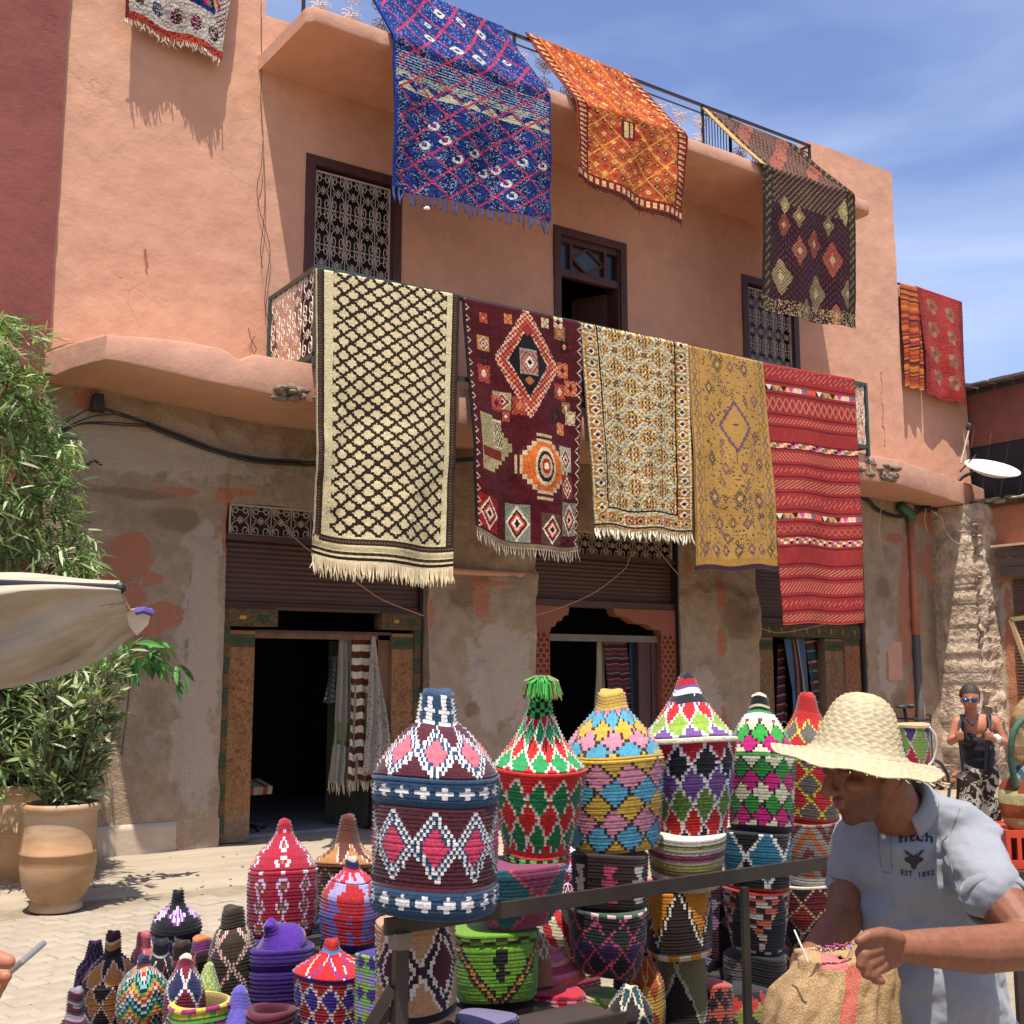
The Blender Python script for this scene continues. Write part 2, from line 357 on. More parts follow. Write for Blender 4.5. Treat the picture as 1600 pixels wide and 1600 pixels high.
# ------------------------------------------------------------ walls with openings
def holed_wall(name, x0, x1, z0, z1, y0, y1, holes, mat, parent, res=.05, amp=.01, big=.01, wob=.008, seed=0, patches=None, extra=None):
    def axis(a, b, cuts):
        base = np.linspace(a, b, int(round((b - a) / res)) + 1); cuts = sorted(set(c for c in cuts if a < c < b))
        keep = [t for t in base if all(abs(t - c) > res * .35 for c in cuts)]; return np.array(sorted(keep + cuts))
    xs = axis(x0, x1, [h[0] for h in holes] + [h[1] for h in holes]); zs = axis(z0, z1, [h[2] for h in holes] + [h[3] for h in holes])
    X, Z = np.meshgrid(xs, zs); nX, nZ = len(xs), len(zs)
    Y = y0 + (fbm(X * 8, Z * 8, seed=seed) - .5) * 2 * amp + (fbm(X * .9, Z * .9, seed=seed + 4, o=2) - .5) * 2 * big
    if extra is not None: Y = Y + extra(X, Z)
    Xd = X + (fbm(X * 4, Z * 4, seed=seed + 8) - .5) * 2 * wob; Zd = Z + (fbm(X * 4, Z * 4, seed=seed + 12) - .5) * 2 * wob
    xc = (xs[:-1] + xs[1:]) / 2; zc = (zs[:-1] + zs[1:]) / 2; XC, ZC = np.meshgrid(xc, zc); keep = np.ones_like(XC, bool)
    for (a, b, c, d) in holes: keep &= ~((XC > a) & (XC < b) & (ZC > c) & (ZC < d))
    V = np.stack([Xd, Y, Zd], -1).reshape(-1, 3); n = len(V); idx = np.arange(n).reshape(nZ, nX)
    Fq = np.stack([idx[:-1, :-1], idx[:-1, 1:], idx[1:, 1:], idx[1:, :-1]], -1)[keep]
    B = V.copy(); B[:, 1] = y1; V2 = np.concatenate([V, B]); ex = []
    pk = np.pad(keep, 1)
    for j in range(nZ - 1):
        for i in range(nX):
            a, b = pk[j + 1, i], pk[j + 1, i + 1]
            if a != b:
                p, q = idx[j, i], idx[j + 1, i]; ex.append((p, p + n, q + n, q) if a and not b else (q, q + n, p + n, p))
    for j in range(nZ):
        for i in range(nX - 1):
            a, b = pk[j, i + 1], pk[j + 1, i + 1]
            if a != b:
                p, q = idx[j, i], idx[j, i + 1]; ex.append((q, q + n, p + n, p) if a and not b else (p, p + n, q + n, q))
    F = np.concatenate([Fq, np.array(ex, int).reshape(-1, 4)])
    used = np.unique(F); mp_ = -np.ones(2 * n, int); mp_[used] = np.arange(len(used)); V3 = V2[used]
    o = npmesh(name, V3, mp_[F], mat, parent=parent, smooth=True)
    try: o.data.set_sharp_from_angle(angle=R(50))
    except Exception: pass
    if patches is not None: patchattr(o.data, V3, patches)
    return o

bld = tag(empty('terracotta_building', (8.3, WY, 0)), 'two-storey salmon plastered building with balcony, roof terrace and three shop openings hung with carpets', 'building')
def under(o, par=bld):
    o.parent = par; o.matrix_parent_inverse = Matrix.Translation(-Vector(par.location)); return o
D1 = (3.93, 6.18); D2 = (7.6, 9.82); D3 = (11.19, 13.37)
W1 = (4.66, 5.81, 4.5, 7.1); UD = (7.91, 9.05, 4.5, 7.05); W3 = (11.11, 12.22, 4.5, 7.07)
P_ = []
def pp(px, py, rx, ry, ch):
    a = at(px, py, 'y', WY); s = depth_of(a) / FPX; P_.append((a.x, a.z, rx * s * (1.25 if ch else 1.05), ry * s * (1 if ch else .85), ch))
for q in ((200, 868, 34, 42, 0), (182, 890, 26, 26, 0), (258, 765, 22, 6, 0), (285, 768, 20, 6, 0), (347, 775, 16, 16, 0), (375, 770, 30, 6, 0), (352, 830, 5, 50, 0), (205, 930, 22, 22, 0), (240, 905, 18, 10, 0), (260, 960, 26, 24, 0), (235, 985, 18, 16, 0), 
          (130, 626, 16, 14, 0), (255, 620, 40, 7, 0), (160, 605, 60, 5, 0), (320, 640, 60, 5, 0), (322, 830, 10, 26, 1), (345, 850, 6, 20, 1), (305, 850, 20, 6, 1), (310, 1000, 28, 190, 1), (300, 1180, 30, 90, 1), (250, 700, 200, 45, 1),
          (205, 770, 70, 10, 2), (230, 1020, 34, 40, 2), (295, 960, 3, 160, 2), (270, 810, 40, 20, 2), (720, 930, 26, 24, 2), (730, 1110, 12, 14, 2), (750, 940, 12, 30, 0), (672, 960, 5, 26, 0), (760, 912, 60, 5, 0),
          (1122, 925, 10, 32, 0), (1122, 1005, 9, 22, 0), (1130, 1150, 12, 40, 0), (1150, 960, 30, 40, 2), (1095, 1100, 30, 60, 1), (780, 1050, 50, 90, 1), (1075, 880, 8, 22, 0),
          (1412, 960, 14, 90, 0), (1395, 840, 20, 8, 0), (1420, 870, 22, 30, 0), (1385, 1030, 20, 60, 1), (1375, 920, 16, 20, 2), (1410, 1110, 20, 40, 2), (1425, 1130, 16, 90, 0)): pp(*q)
def pier_extra(X, Z):
    e = -.05 * np.clip((2.75 - Z + (fbm(X * 3, Z * 3, seed=20) - .5) * .3) / .06, 0, 1) * ((X > 6.1) & (X < 7.7) | (X > 9.8) & (X < 11.3))
    e += -.04 * np.clip((fbm(X * 1.3, Z * .8, seed=31) - .5) / .03, 0, 1)
    e += -.03 * np.clip((X - 3.55) / .03, 0, 1) * (X < 4.1) * np.clip((2.9 - Z) / .05, 0, 1)
    return e
holed_wall('ground_floor_wall', 2.2, 14.62, -.1, 4.3, WY, WY + .4, [(*D1, -.2, 3.3), (*D2, -.2, 3.33), (*D3, -.2, 3.33)], M_MUD, bld, res=.055, amp=.018, big=.02, wob=.02, seed=3, patches=P_, extra=pier_extra).matrix_parent_inverse = Matrix.Translation(-bld.location)
holed_wall('upper_wall', 2.15, 14.5, 4.25, 9.9, WY, WY + .3, [W1, UD, W3, (4.16, 4.7, 8.5, 10), (4.7, 12.6, 8.05, 10), (12.6, 14.6, 9.42, 10)], M_SALM, bld, res=.07, amp=.008, big=.018, wob=.008, seed=6).matrix_parent_inverse = Matrix.Translation(-bld.location)
b = MB()
b.box((4.2, WY + .02, 7.86), (12.6, WY + 5, 8.0)); b.box((4.4, WY + 3, 4.3), (14.4, WY + 3.1, 7.86))   # roof terrace and rear wall
under(b.build('roof_terrace', M_SALM2))
for q in (((12.6, WY + .31, 8.0), (14.48, WY + 3, 9.38)), ((2.17, WY + .31, 4.3), (4.16, WY + 3, 9.85)), ((12.7, WY + .31, 4.3), (14.48, WY + 2.9, 7.85))):
    b = MB(); b.box(*q); under(b.build('rear_block', M_SALM2))
for px_ in ([(226, 388), (229, 398), (227, 408), (229, 420)], [(1376, 580), (1379, 600), (1376, 622), (1381, 640), (1378, 660), (1383, 680), (1381, 700)]):
    b = MB(); pts = []
    for a_, c_ in zip(px_[:-1], px_[1:]):
        for t in range(5): pts.append(at(a_[0] + (c_[0] - a_[0]) * t / 5 + rnd.uniform(-1.5, 1.5), a_[1] + (c_[1] - a_[1]) * t / 5 + rnd.uniform(-1, 1), 'y', WY - .008))
    b.tube(pts, [rnd.uniform(.003, .009) for _ in pts], 5); under(b.build('plaster_crack', plain('crack_edge', S('a87258'), .95, bump=.5)))
# right, lower wing
wing = holed_wall('wing_wall', 14.5, 16.28, 4.2, 7.63, WY + .1, WY + .4, [(14.4, 14.6, 7.65, 8)], M_SALM, bld, res=.08, amp=.008, big=.015, seed=9); wing.matrix_parent_inverse = Matrix.Translation(-bld.location)
b = MB(); b.box((14.52, WY + .41, 4.3), (16.26, WY + 3.2, 7.6)); under(b.build('wing_block', M_SALM2))
# ledge: plan polygon, rounded lip
def slab_strip(name, front, zt, zb, yback, mat, seed=0, amp=.012, notch=None, n=260):
    """slab whose front edge follows the plan polyline 'front'; swept cross-section with a soft lip"""
    pts = [Vector((x, y, 0)) for x, y in front]; L_ = [0]
    for a, c in zip(pts[:-1], pts[1:]): L_.append(L_[-1] + (c - a).length)
    V = []; prof = [(1, 0, 0), (0.02, 0, 0.0), (.004, -.006, 0), (0, -.022, 0), (0, 0, .018), (.004, 0, .004), (.02, 0, 0), (1, 0, 0)]
    k = len(prof)
    for i in range(n + 1):
        s = L_[-1] * i / n; j = max(q for q in range(len(L_) - 1) if L_[q] <= s + 1e-9); t = (s - L_[j]) / (L_[j + 1] - L_[j]); p = pts[j].lerp(pts[j + 1], min(1, t))
        for q, (d, _a, _b) in enumerate(prof):
            top = q < 4; z = (zt(s, p.x) if callable(zt) else zt) + _a if top else (zb(s, p.x) if callable(zb) else zb) + _b
            y = p.y + d * (yback - p.y); nn = (noise.noise(Vector((p.x * 4 + seed, z * 3, y * 3))) * amp * .5 + noise.noise(Vector((p.x * 14 + seed, z * 9, y))) * amp * .45 + noise.noise(Vector((p.x * .8 + seed, z, 5))) * amp)
            V.append((p.x, y + (nn if d < .9 else 0), z + (nn * .8 if d < .9 else 0)))
    F = []
    for i in range(n):
        for q in range(k - 1): a = i * k + q; F.append((a, a + 1, a + k + 1, a + k))
    me = np.array(F)[:, ::-1]
    o = npmesh(name, np.array(V), me, mat, smooth=True)
    try: o.data.set_sharp_from_angle(angle=R(38))
    except Exception: pass
    return o
def ledge_top(s, x): return 4.5 + .02 * noise.noise(Vector((x * 1.7, 0, 3))) - .075 * math.exp(-((x - 3.58) / .09) ** 2) - .03 * math.exp(-((x - 2.5) / .15) ** 2)
under(slab_strip('balcony_ledge', [(2.16, 10.69), (2.43, 9.62), (2.5, 9.58), (12.5, 9.58), (12.9, 9.61), (16.1, 10.45), (16.3, 10.69)], ledge_top, lambda s, x: float(np.interp(x, [2.3, 3.3, 4.3, 12, 13], [4.26, 4.19, 4.12, 4.14, 4.16])) + .008 * noise.noise(Vector((x * 2, 1, 3))), WY + .05, M_SALM2, seed=2))
under(slab_strip('roof_slab', [(4.1, 10.69), (4.14, 9.6), (4.2, 9.53), (12.38, 9.53), (12.46, 9.6), (12.5, 10.69)], lambda s, x: 8.02 + .015 * noise.noise(Vector((x * 1.4, 0, 7))), 7.86, WY + .05, M_SALM2, seed=5))
# crumbled concrete where the lip has broken off
b = MB()
for i in range(26):
    b.ball((rnd.uniform(3.95, 4.45), 9.53 + rnd.uniform(-.01, .1), 4.17 + rnd.uniform(-.05, .06)), (rnd.uniform(.03, .1), rnd.uniform(.03, .07), rnd.uniform(.015, .05)), 6, 4)
for i in range(34):
    x = rnd.uniform(11.95, 12.75); b.ball((x, 9.55 + rnd.uniform(-.02, .12), 4.28 + rnd.uniform(-.1, .12) - (x - 12.3) * .05), (rnd.uniform(.03, .1), rnd.uniform(.03, .07), rnd.uniform(.02, .06)), 6, 4)
o = tag(b.build('broken_lip', M_CONC, smooth=True), kind='stuff'); under(o)
# cement plinth left of first shop and right of pipe
under(rough_block('plinth', 2.25, 3.94, WY - .05, WY + .1, -.05, .3, plain('plinth_cement', S('b6a48e'), .9, var=.12, scale=3, bump=.4, bd=.01, bscale=18), res=.06, amp=.006, seed=4))
under(rough_block('brick_band', 6.2, 7.62, WY - .075, WY + .1, 2.72, 2.78, M_SALM2, res=.05, amp=.006, seed=14))
# interiors
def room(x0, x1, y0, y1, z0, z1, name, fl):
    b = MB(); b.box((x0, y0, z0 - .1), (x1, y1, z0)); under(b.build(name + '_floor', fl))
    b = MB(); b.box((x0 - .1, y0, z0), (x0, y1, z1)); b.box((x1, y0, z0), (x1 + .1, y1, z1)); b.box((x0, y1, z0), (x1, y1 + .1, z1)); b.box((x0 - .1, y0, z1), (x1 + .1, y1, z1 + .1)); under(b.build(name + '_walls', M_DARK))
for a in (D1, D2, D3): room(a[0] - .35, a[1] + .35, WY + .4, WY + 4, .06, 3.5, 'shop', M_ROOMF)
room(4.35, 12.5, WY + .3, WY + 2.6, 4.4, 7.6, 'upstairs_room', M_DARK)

# ------------------------------------------------------------ scroll ironwork
def spiral(cx, cz, r0, r1, a0, a1, n=16): return [(cx + (r0 + (r1 - r0) * i / n) * math.cos(a0 + (a1 - a0) * i / n), 0, cz + (r0 + (r1 - r0) * i / n) * math.sin(a0 + (a1 - a0) * i / n)) for i in range(n + 1)]
def scroll_mesh(w, h, r, mat, name='scroll_panel'):
    b = MB()
    for sx in (-1, 1):
        half = []
        sp = spiral(.27, .36, .05, .19, math.pi * .6, math.pi * -2.2 + math.pi * .35, 22)
        half = [(x * sx, 0, z) for x, _, z in sp] + [(sx * q[0], 0, q[1]) for q in ((.40, .2), (.36, .12), (.22, .06), (.34, .0))]
        low = [(x, y, -z) for x, y, z in reversed(half[:-1])]
        b.tube([(x * w, y, z * h) for x, y, z in half + low], r, 4)
    for a in range(4):
        an = a * math.pi / 2; cx, cz = .095 * math.cos(an), .07 * math.sin(an)
        b.tube([((cx + .075 * math.cos(t * 2 * math.pi / 8)) * w, 0, (cz + .045 * math.sin(t * 2 * math.pi / 8)) * h) for t in range(8)], r * .9, 4, closed=True)
    b.tube([((.0 + .28 * math.cos(t * math.pi / 8)) * w, 0, (.47 - .12 * math.sin(t * math.pi / 8)) * h) for t in range(9)], r * .8, 4)
    me = bpy.data.meshes.new(name); me.from_pydata(b.v, [], b.f); me.materials.append(mat); me.polygons.foreach_set('use_smooth', [True] * len(me.polygons)); return me
def flower_mesh(w, h, r, mat):
    b = MB()
    for cz in (-.25, .25):
        for k in range(8):
            a = k * math.pi / 4 + .39; c = (.22 * math.cos(a), .12 * math.sin(a)); b.tube([((c[0] + .15 * math.cos(a + t) * 1.0) * w, 0, (cz + c[1] + .075 * math.sin(a + t)) * h) for t in [i * 2 * math.pi / 7 for i in range(7)]], r, 3, closed=True)
        b.ball((0, 0, cz * h), r * 3.4, 6, 4)
    for sx in (-1, 1):
        b.tube([(sx * .5 * w * (1 - math.sin(t * math.pi)), 0, (t - .5) * h) for t in [i / 10 for i in range(11)]], r * .8, 3)
    me = bpy.data.meshes.new('scroll_panel'); me.from_pydata(b.v, [], b.f); me.materials.append(mat); me.polygons.foreach_set('use_smooth', [True] * len(me.polygons)); return me
def grille(name, o0, u, w, h, nc, nr, mat, parent, r=.006, kind='scroll', frame=.012, midbars=True):
    """o0 lower left corner, u unit direction along its width"""
    o0 = Vector(o0); u = Vector(u); up = Vector((0, 0, 1)); b = MB()
    for i in range(nc + 1): q = frame if i in (0, nc) else r * .8; b.beam(o0 + u * (w * i / nc), o0 + u * (w * i / nc) + up * h, q * 1.4, q * 1.4)
    for j in range(nr + 1): q = frame if j in (0, nr) else r * .8; b.beam(o0 + up * (h * j / nr), o0 + up * (h * j / nr) + u * w, q * 1.4, q * 1.4)
    g = b.build(name, mat); under(g, parent) if parent else None
    me = (scroll_mesh if kind == 'scroll' else flower_mesh)(w / nc * .98, h / nr * .96, r, mat); rz = math.atan2(u.y, u.x)
    for i in range(nc):
        for j in range(nr):
            c = bpy.data.objects.new('scroll_panel', me); COL.objects.link(c); p = o0 + u * (w * (i + .5) / nc) + up * (h * (j + .5) / nr)
            c.parent = g; c.location = p; c.rotation_euler = (0, 0, rz)
    return g
def frame_rect(name, x0, x1, z0, z1, y0, y1, t, mat, parent=bld, bottom=False, tb=None):
    b = MB(); b.box((x0, y0, z0), (x0 + t, y1, z1)); b.box((x1 - t, y0, z0), (x1, y1, z1)); b.box((x0 + t, y0 + .002, z1 - (tb or t)), (x1 - t, y1, z1))
    if bottom: b.box((x0 + t, y0 + .002, z0), (x1 - t, y1, z0 + t))
    b.box((x0 + t, y0 + .03, z0), (x0 + t + .025, y1, z1 - t)); b.box((x1 - t - .025, y0 + .03, z0), (x1 - t, y1, z1 - t))
    return under(b.build(name, mat), parent)
for (x0, x1, z0, z1) in (W1, W3):
    frame_rect('window_frame', x0, x1, z0, z1, WY - .02, WY + .22, .1, M_WOODD)
    grille('window_grille', (x0 + .13, WY + .03, z0 + .05), (1, 0, 0), x1 - x0 - .26, z1 - z0 - .2, 5, 6, M_IRONW, bld, .0055)
    b = MB(); b.box((x0 + .1, WY + .12, z0), (x1 - .1, WY + .14, z1 - .1)); under(b.build('window_pane', plain('dark_glass', (.02, .02, .022), .25, bump=0)))
# upstairs door with coloured top light
x0, x1, z0, z1 = UD; frame_rect('door_frame', x0, x1, z0, z1, WY - .02, WY + .25, .1, M_WOODD)
b = MB(); b.box((x0 + .1, WY + .02, 6.44), (x1 - .1, WY + .1, 6.54)); b.box((x0 + .1, WY + .03, 6.88), (x1 - .1, WY + .1, 6.95))
for q in (8.2, 8.74): b.box((q - .02, WY + .03, 6.54), (q + .02, WY + .1, 6.88))
for (p, q) in (((8.22, 6.71), (8.47, 6.87)), ((8.47, 6.87), (8.72, 6.71)), ((8.72, 6.71), (8.47, 6.55)), ((8.47, 6.55), (8.22, 6.71))): b.beam((p[0], WY + .06, p[1]), (q[0], WY + .06, q[1]), .03, .03)
tr = under(b.build('transom', M_WOODD))
for (a, c, hx) in ((8.01, 8.18, '2c3a55'), (8.76, 8.95, '22262c')):
    b = MB(); b.box((a, WY + .08, 6.54), (c, WY + .087, 6.88)); under(b.build('pane', plain('glass_' + hx, S(hx), .2, bump=0)), tr) 
b = MB(); b.add([(8.25, WY + .075, 6.71), (8.47, WY + .075, 6.57), (8.69, WY + .075, 6.71), (8.47, WY + .075, 6.85)], [(0, 1, 2, 3)]); under(b.build('pane', plain('green_glass', S('31443a'), .25, bump=0)), tr)
b = MB(); b.box((8.22, WY + .085, 6.54), (8.72, WY + .092, 6.88)); under(b.build('pane', plain('brownish_glass', S('33302e'), .25, bump=0)), tr)
b = MB(); b.box((0, 0, 0), (.5, .045, 1.9)); b.box((.06, -.008, 1.0), (.44, -.001, 1.8)); b.box((.06, -.008, .1), (.44, -.001, .9)); o = b.build('door_leaf', M_WOODD); o.location = (8.93, WY + .22, 4.52); o.rotation_euler = (0, 0, R(115)); o.parent = bld; o.matrix_parent_inverse = Matrix.Translation(-bld.location)
# balcony railing (its front is hidden by the carpets)
b = MB()
for q in ((4.3, 9.55), (4.3, 10.66), (6.9, 9.55), (9.6, 9.55), (12.17, 9.55), (12.17, 10.66)): b.box((q[0] - .02, q[1] - .02, 4.46), (q[0] + .02, q[1] + .02, 5.42))
for z in (4.58, 5.42):
    b.beam((4.28, 9.55, z), (12.19, 9.55, z), .03, .045); b.beam((4.3, 9.57, z), (4.3, 10.7, z), .03, .045); b.beam((12.17, 9.57, z), (12.17, 10.7, z), .03, .045)
rl = under(b.build('balcony_railing', M_IRONP))
for (o0, u, w_, nc) in (((4.3, 9.6, 4.62), (0, 1, 0), 1.04, 4), ((12.17, 9.6, 4.62), (0, 1, 0), 1.04, 5), ((11.6, 9.555, 4.62), (1, 0, 0), .55, 3)):
    me = scroll_mesh(w_ / nc * .98, .38, .0055, plain('cream_iron', S('d8c7b2'), .5, bump=0)); u = Vector(u)
    for i in range(nc):
        for j in range(2):
            c = bpy.data.objects.new('scroll_panel', me); COL.objects.link(c); c.parent = rl; c.location = Vector(o0) + u * (w_ * (i + .5) / nc) + Vector((0, 0, .39 * (j + .5))); c.rotation_euler = (0, 0, math.atan2(u.y, u.x))
# roof railing
b = MB(); b.beam((4.2, 9.85, 8.73), (11.62, 9.85, 8.73), .03, .03); b.beam((4.2, 9.85, 8.12), (11.62, 9.85, 8.12), .02, .02); b.beam((4.2, 9.85, 8.62), (11.62, 9.85, 8.62), .014, .014); b.beam((11.6, 9.87, 8.73), (11.6, 10.7, 8.73), .03, .03)
for x in (4.22, 6.75, 9.62, 10.1, 11.6): b.beam((x, 9.85, 8.0), (x, 9.85, 8.73), .03, .03)
for i in range(9): b.beam((9.68 + i * .05, 9.85, 8.12), (9.68 + i * .05, 9.85, 8.62), .009, .009)
rr = under(b.build('roof_railing', M_IRONB))
me = flower_mesh(.34, .46, .005, plain('bare_iron_flower', S('c9b7a4'), .5, bump=0))
for i in range(21):
    x = 4.4 + i * .345
    if 9.6 < x < 10.1: continue
    c = bpy.data.objects.new('scroll_panel', me); COL.objects.link(c); c.parent = rr; c.location = (x, 9.85, 8.37)
# ------------------------------------------------------------ shop fronts
M_SHUT = plain('rusty_shutter', S('4c342b'), .6, .1, var=.25, scale=5, bump=.3, streak=(.4, 1, 6))
def shutter(x0, x1, z0, z1, y, name='roller_shutter', mat=None, parent=bld, pitch=.05):
    n = max(2, int((z1 - z0) / pitch)); V = []; 
    for i in range(n * 4 + 1):
        z = z0 + (z1 - z0) * i / (n * 4); yy = y - .012 * abs(math.sin(math.pi * i / 4)); V += [(x0, yy, z), (x1, yy, z)]
    F = np.array([(2 * i, 2 * i + 1, 2 * i + 3, 2 * i + 2) for i in range(n * 4)])
    o = npmesh(name, np.array(V), F, mat or M_SHUT); under(o, parent)
    b = MB(); b.box((x0, y - .03, z0 - .06), (x1, y + .01, z0)); c = b.build('bottom_bar', M_SHUT); c.parent = o; return o
def canvas_panel(name, cv, x0, x1, z0, z1, y0, y1, mat, parent=bld):
    """a board whose front carries painted ornament (colour per small face)"""
    h, w_, _ = cv.shape; X, Z = np.meshgrid(np.linspace(x0, x1, w_ + 1), np.linspace(z1, z0, h + 1)); V = np.stack([X, np.full_like(X, y0), Z], -1).reshape(-1, 3)
    idx = np.arange((h + 1) * (w_ + 1)).reshape(h + 1, w_ + 1); F = np.stack([idx[1:, :-1], idx[1:, 1:], idx[:-1, 1:], idx[:-1, :-1]], -1).reshape(-1, 4)
    n = len(V); V = np.concatenate([V, [(x0, y1, z0), (x1, y1, z0), (x1, y1, z1), (x0, y1, z1)]]); a, b_, c, d = idx[-1, 0], idx[-1, -1], idx[0, -1], idx[0, 0]
    E_ = [(a, n, n + 1, b_), (b_, n + 1, n + 2, c), (c, n + 2, n + 3, d), (d, n + 3, n, a)]; F = np.concatenate([F, E_])
    cols = np.concatenate([cv.reshape(-1, 3), np.tile(cv.mean((0, 1)), (4, 1))]); o = npmesh(name, V, F, mat, cols); return under(o, parent)
M_PAINTW = vcol('painted_wood', .75, .35, 30, .3, .004)
def post_canvas(base, seed, h=110, w_=14, bottom=True):
    rg = np.random.RandomState(seed); cv = np.tile(np.array(base), (h, w_, 1)); yy, xx = np.mgrid[0:h, 0:w_]
    cv *= (.8 + .4 * fbm(xx * .5, yy * .08, seed=seed))[..., None]
    dot = (rg.rand(h, w_) < .16) & (yy > 12) & (yy < h * .72); cv[dot] *= .6
    for k in range(8, int(h * .72), 9):
        c = w_ // 2; cv[k:k + 2, c - 1:c + 1] = S('874a30')
    cv[2:9, :] = S('4c4a30'); cv[4:7, 2:-2] = S('39452f')
    if bottom:
        t = np.clip((yy - h * .82) / (h * .1) + (rg.rand(h, w_) - .5) * .3, 0, 1)[..., None]; cv = cv * (1 - t) + np.array(S('7a6650')) * t
    return cv
def greenstrip(seed, h=110):
    rg = np.random.RandomState(seed); cv = np.tile(np.array(S('6b4e34')), (h, 4, 1)) * (.8 + .4 * rg.rand(h, 4, 1))
    for k in range(0, h, 16): cv[k:k + 9] = np.array(S('454a34')) * (.8 + .4 * rg.rand(min(9, h - k), 4, 1))
    return cv
# shop one
x0, x1 = D1
canvas_panel('door_post', greenstrip(2), x0 + .0, x0 + .09, .05, 2.1, WY + .03, WY + .2, M_PAINTW); canvas_panel('door_post', post_canvas(S('8f6540'), 1), x0 + .09, 4.28, .05, 2.06, WY + .05, WY + .2, M_PAINTW)
canvas_panel('door_post', post_canvas(S('8d6443'), 5), 5.80, 6.06, .05, 2.06, WY + .05, WY + .2, M_PAINTW); canvas_panel('door_post', greenstrip(3), 6.06, 6.14, .05, 2.1, WY + .03, WY + .2, M_PAINTW)
b = MB(); b.box((5.66, WY + .1, .07), (5.8, WY + .2, 2.04)); b.box((4.28, WY + .1, 1.99), (5.8, WY + .16, 2.05)); under(b.build('door_lintel', plain('worn_orange_wood', S('6f4c30'), .7, var=.3, scale=12, streak=(1, 1, .2))))
rg = np.random.RandomState(3)
for (a, c) in ((x0, 4.5), (5.66, 6.14)):
    cv = np.tile(np.array(S('5e4a30')), (10, 26, 1)) * (.7 + .6 * rg.rand(10, 26, 1)); cv[4:6, 8:11] = S('b98a4a'); cv[3:7, 16:22] = S('3a4530'); canvas_panel('lintel_bracket', cv, a, c, 2.1, 2.27, WY + .02, WY + .2, M_PAINTW)
b = MB(); b.add([(4.5, WY + .03, 2.27), (4.5, WY + .03, 2.1), (4.41, WY + .03, 2.1), (4.5, WY + .15, 2.27), (4.5, WY + .15, 2.1), (4.41, WY + .15, 2.1)], [(0, 2, 1), (3, 4, 5), (0, 1, 4, 3), (1, 2, 5, 4), (2, 0, 3, 5)]); b.box((4.28, WY + .06, 2.05), (5.8, WY + .12, 2.07)); under(b.build('door_head_rail', M_WOODD))
shutter(x0, x1, 2.34, 2.94, WY + .12); b = MB(); b.box((x0, WY + .05, 2.27), (x1, WY + .2, 2.3)); b.box((x0, WY + .02, 2.94), (x1, WY + .2, 3.0)); b.box((x0, WY + .2, 2.94), (x1, WY + .22, 3.35)); under(b.build('shutter_box', M_SHUT))
grille('transom_grille', (x0 + .05, WY + .05, 3.0), (1, 0, 0), x1 - x0 - .1, .29, 10, 1, M_IRONW, bld, .0055)
b = MB(); b.box((6.14, WY + .06, .05), (6.175, WY + .2, 3.3)); under(b.build('shutter_rail', M_IRONB))
# open door leaf inside shop one
b = MB()
for i in range(5): b.box((i * .12, 0, 0), (i * .12 + .115, .04, 1.92))
b.box((.02, -.02, .2), (.58, -.002, .3)); b.box((.02, -.02, 1.55), (.58, -.002, 1.65)); o = b.build('door_leaf', plain('dark_greenish_door', S('3c3a2c'), .7, var=.3, streak=(1, 1, .2))); o.parent = bld; o.matrix_parent_inverse = Matrix.Translation(-bld.location); o.location = (5.68, WY + .25, .07); o.rotation_euler = (0, 0, R(112))
# shop two: carved red-brown surround with cusped arch
x0, x1 = D2
def carved(h, w_, seed=0):
    yy, xx = np.mgrid[0:h, 0:w_]; cv = np.tile(np.array(S('97573f')), (h, w_, 1)); a = ((xx + (yy // 4 % 2) * 3) % 6 < 2) | (yy % 4 == 0); cv[~a] = S('5b3326'); cv[:, :1] = S('8a4e38'); cv[:, -1:] = S('8a4e38'); return cv
canvas_panel('carved_post', carved(140, 16), x0 + .02, 7.85, .05, 2.12, WY + .03, WY + .2, M_PAINTW); canvas_panel('carved_post', carved(140, 16), 9.56, 9.8, .05, 2.12, WY + .03, WY + .2, M_PAINTW)
b = MB(); y0, y1 = WY + .035, WY + .18
for (xa, sg) in ((x0 + .02, 1), (9.8, -1)):
    out = [(0, 0), (.24, 0), (.25, .05), (.3, .06), (.34, .12), (.40, .13), (.44, .19), (.5, .2), (.52, .3), (0, .3)]
    if sg < 0: out = out[:1] + [(.24, 0), (.25, .05), (.36, .06), (.48, .12), (.66, .13), (.8, .2), (.95, .21), (1.0, .3), (0, .3)]
    vs = [(xa + sg * p, y0, 2.12 + q) for p, q in out] + [(xa + sg * p, y1, 2.12 + q) for p, q in out]; n = len(out)
    f0 = tuple(range(n)); fb = tuple(reversed(range(n, 2 * n))); fs = [f0 if sg > 0 else f0[::-1], fb if sg > 0 else fb[::-1]] + [(i, (i + 1) % n, (i + 1) % n + n, i + n)[::(-1 if sg > 0 else 1)] for i in range(n)]
    b = MB(); b.add(vs, fs); under(b.build('arched_head', plain('carved_redwood', S('8a4f39'), .75, var=.25, scale=60, bump=.6, bd=.01)))
b = MB(); b.box((7.85, WY + .1, 2.02), (9.56, WY + .14, 2.1)); under(b.build('door_head_rail', plain('pale_grey_band', S('6e655c'), .8)))
b = MB(); b.box((9.26, WY + .12, .07), (9.45, WY + .17, 2.02)); b.box((9.46, WY + .11, .07), (9.56, WY + .18, 2.02)); under(b.build('door_leaf', M_WOODD))
shutter(x0, x1, 2.5, 3.0, WY + .12); b = MB(); b.box((x0, WY + .05, 2.42), (x1, WY + .2, 2.5)); b.box((x0, WY + .02, 3.0), (x1, WY + .2, 3.05)); b.box((x0, WY + .2, 2.98), (x1, WY + .22, 3.35)); under(b.build('shutter_box', M_SHUT))
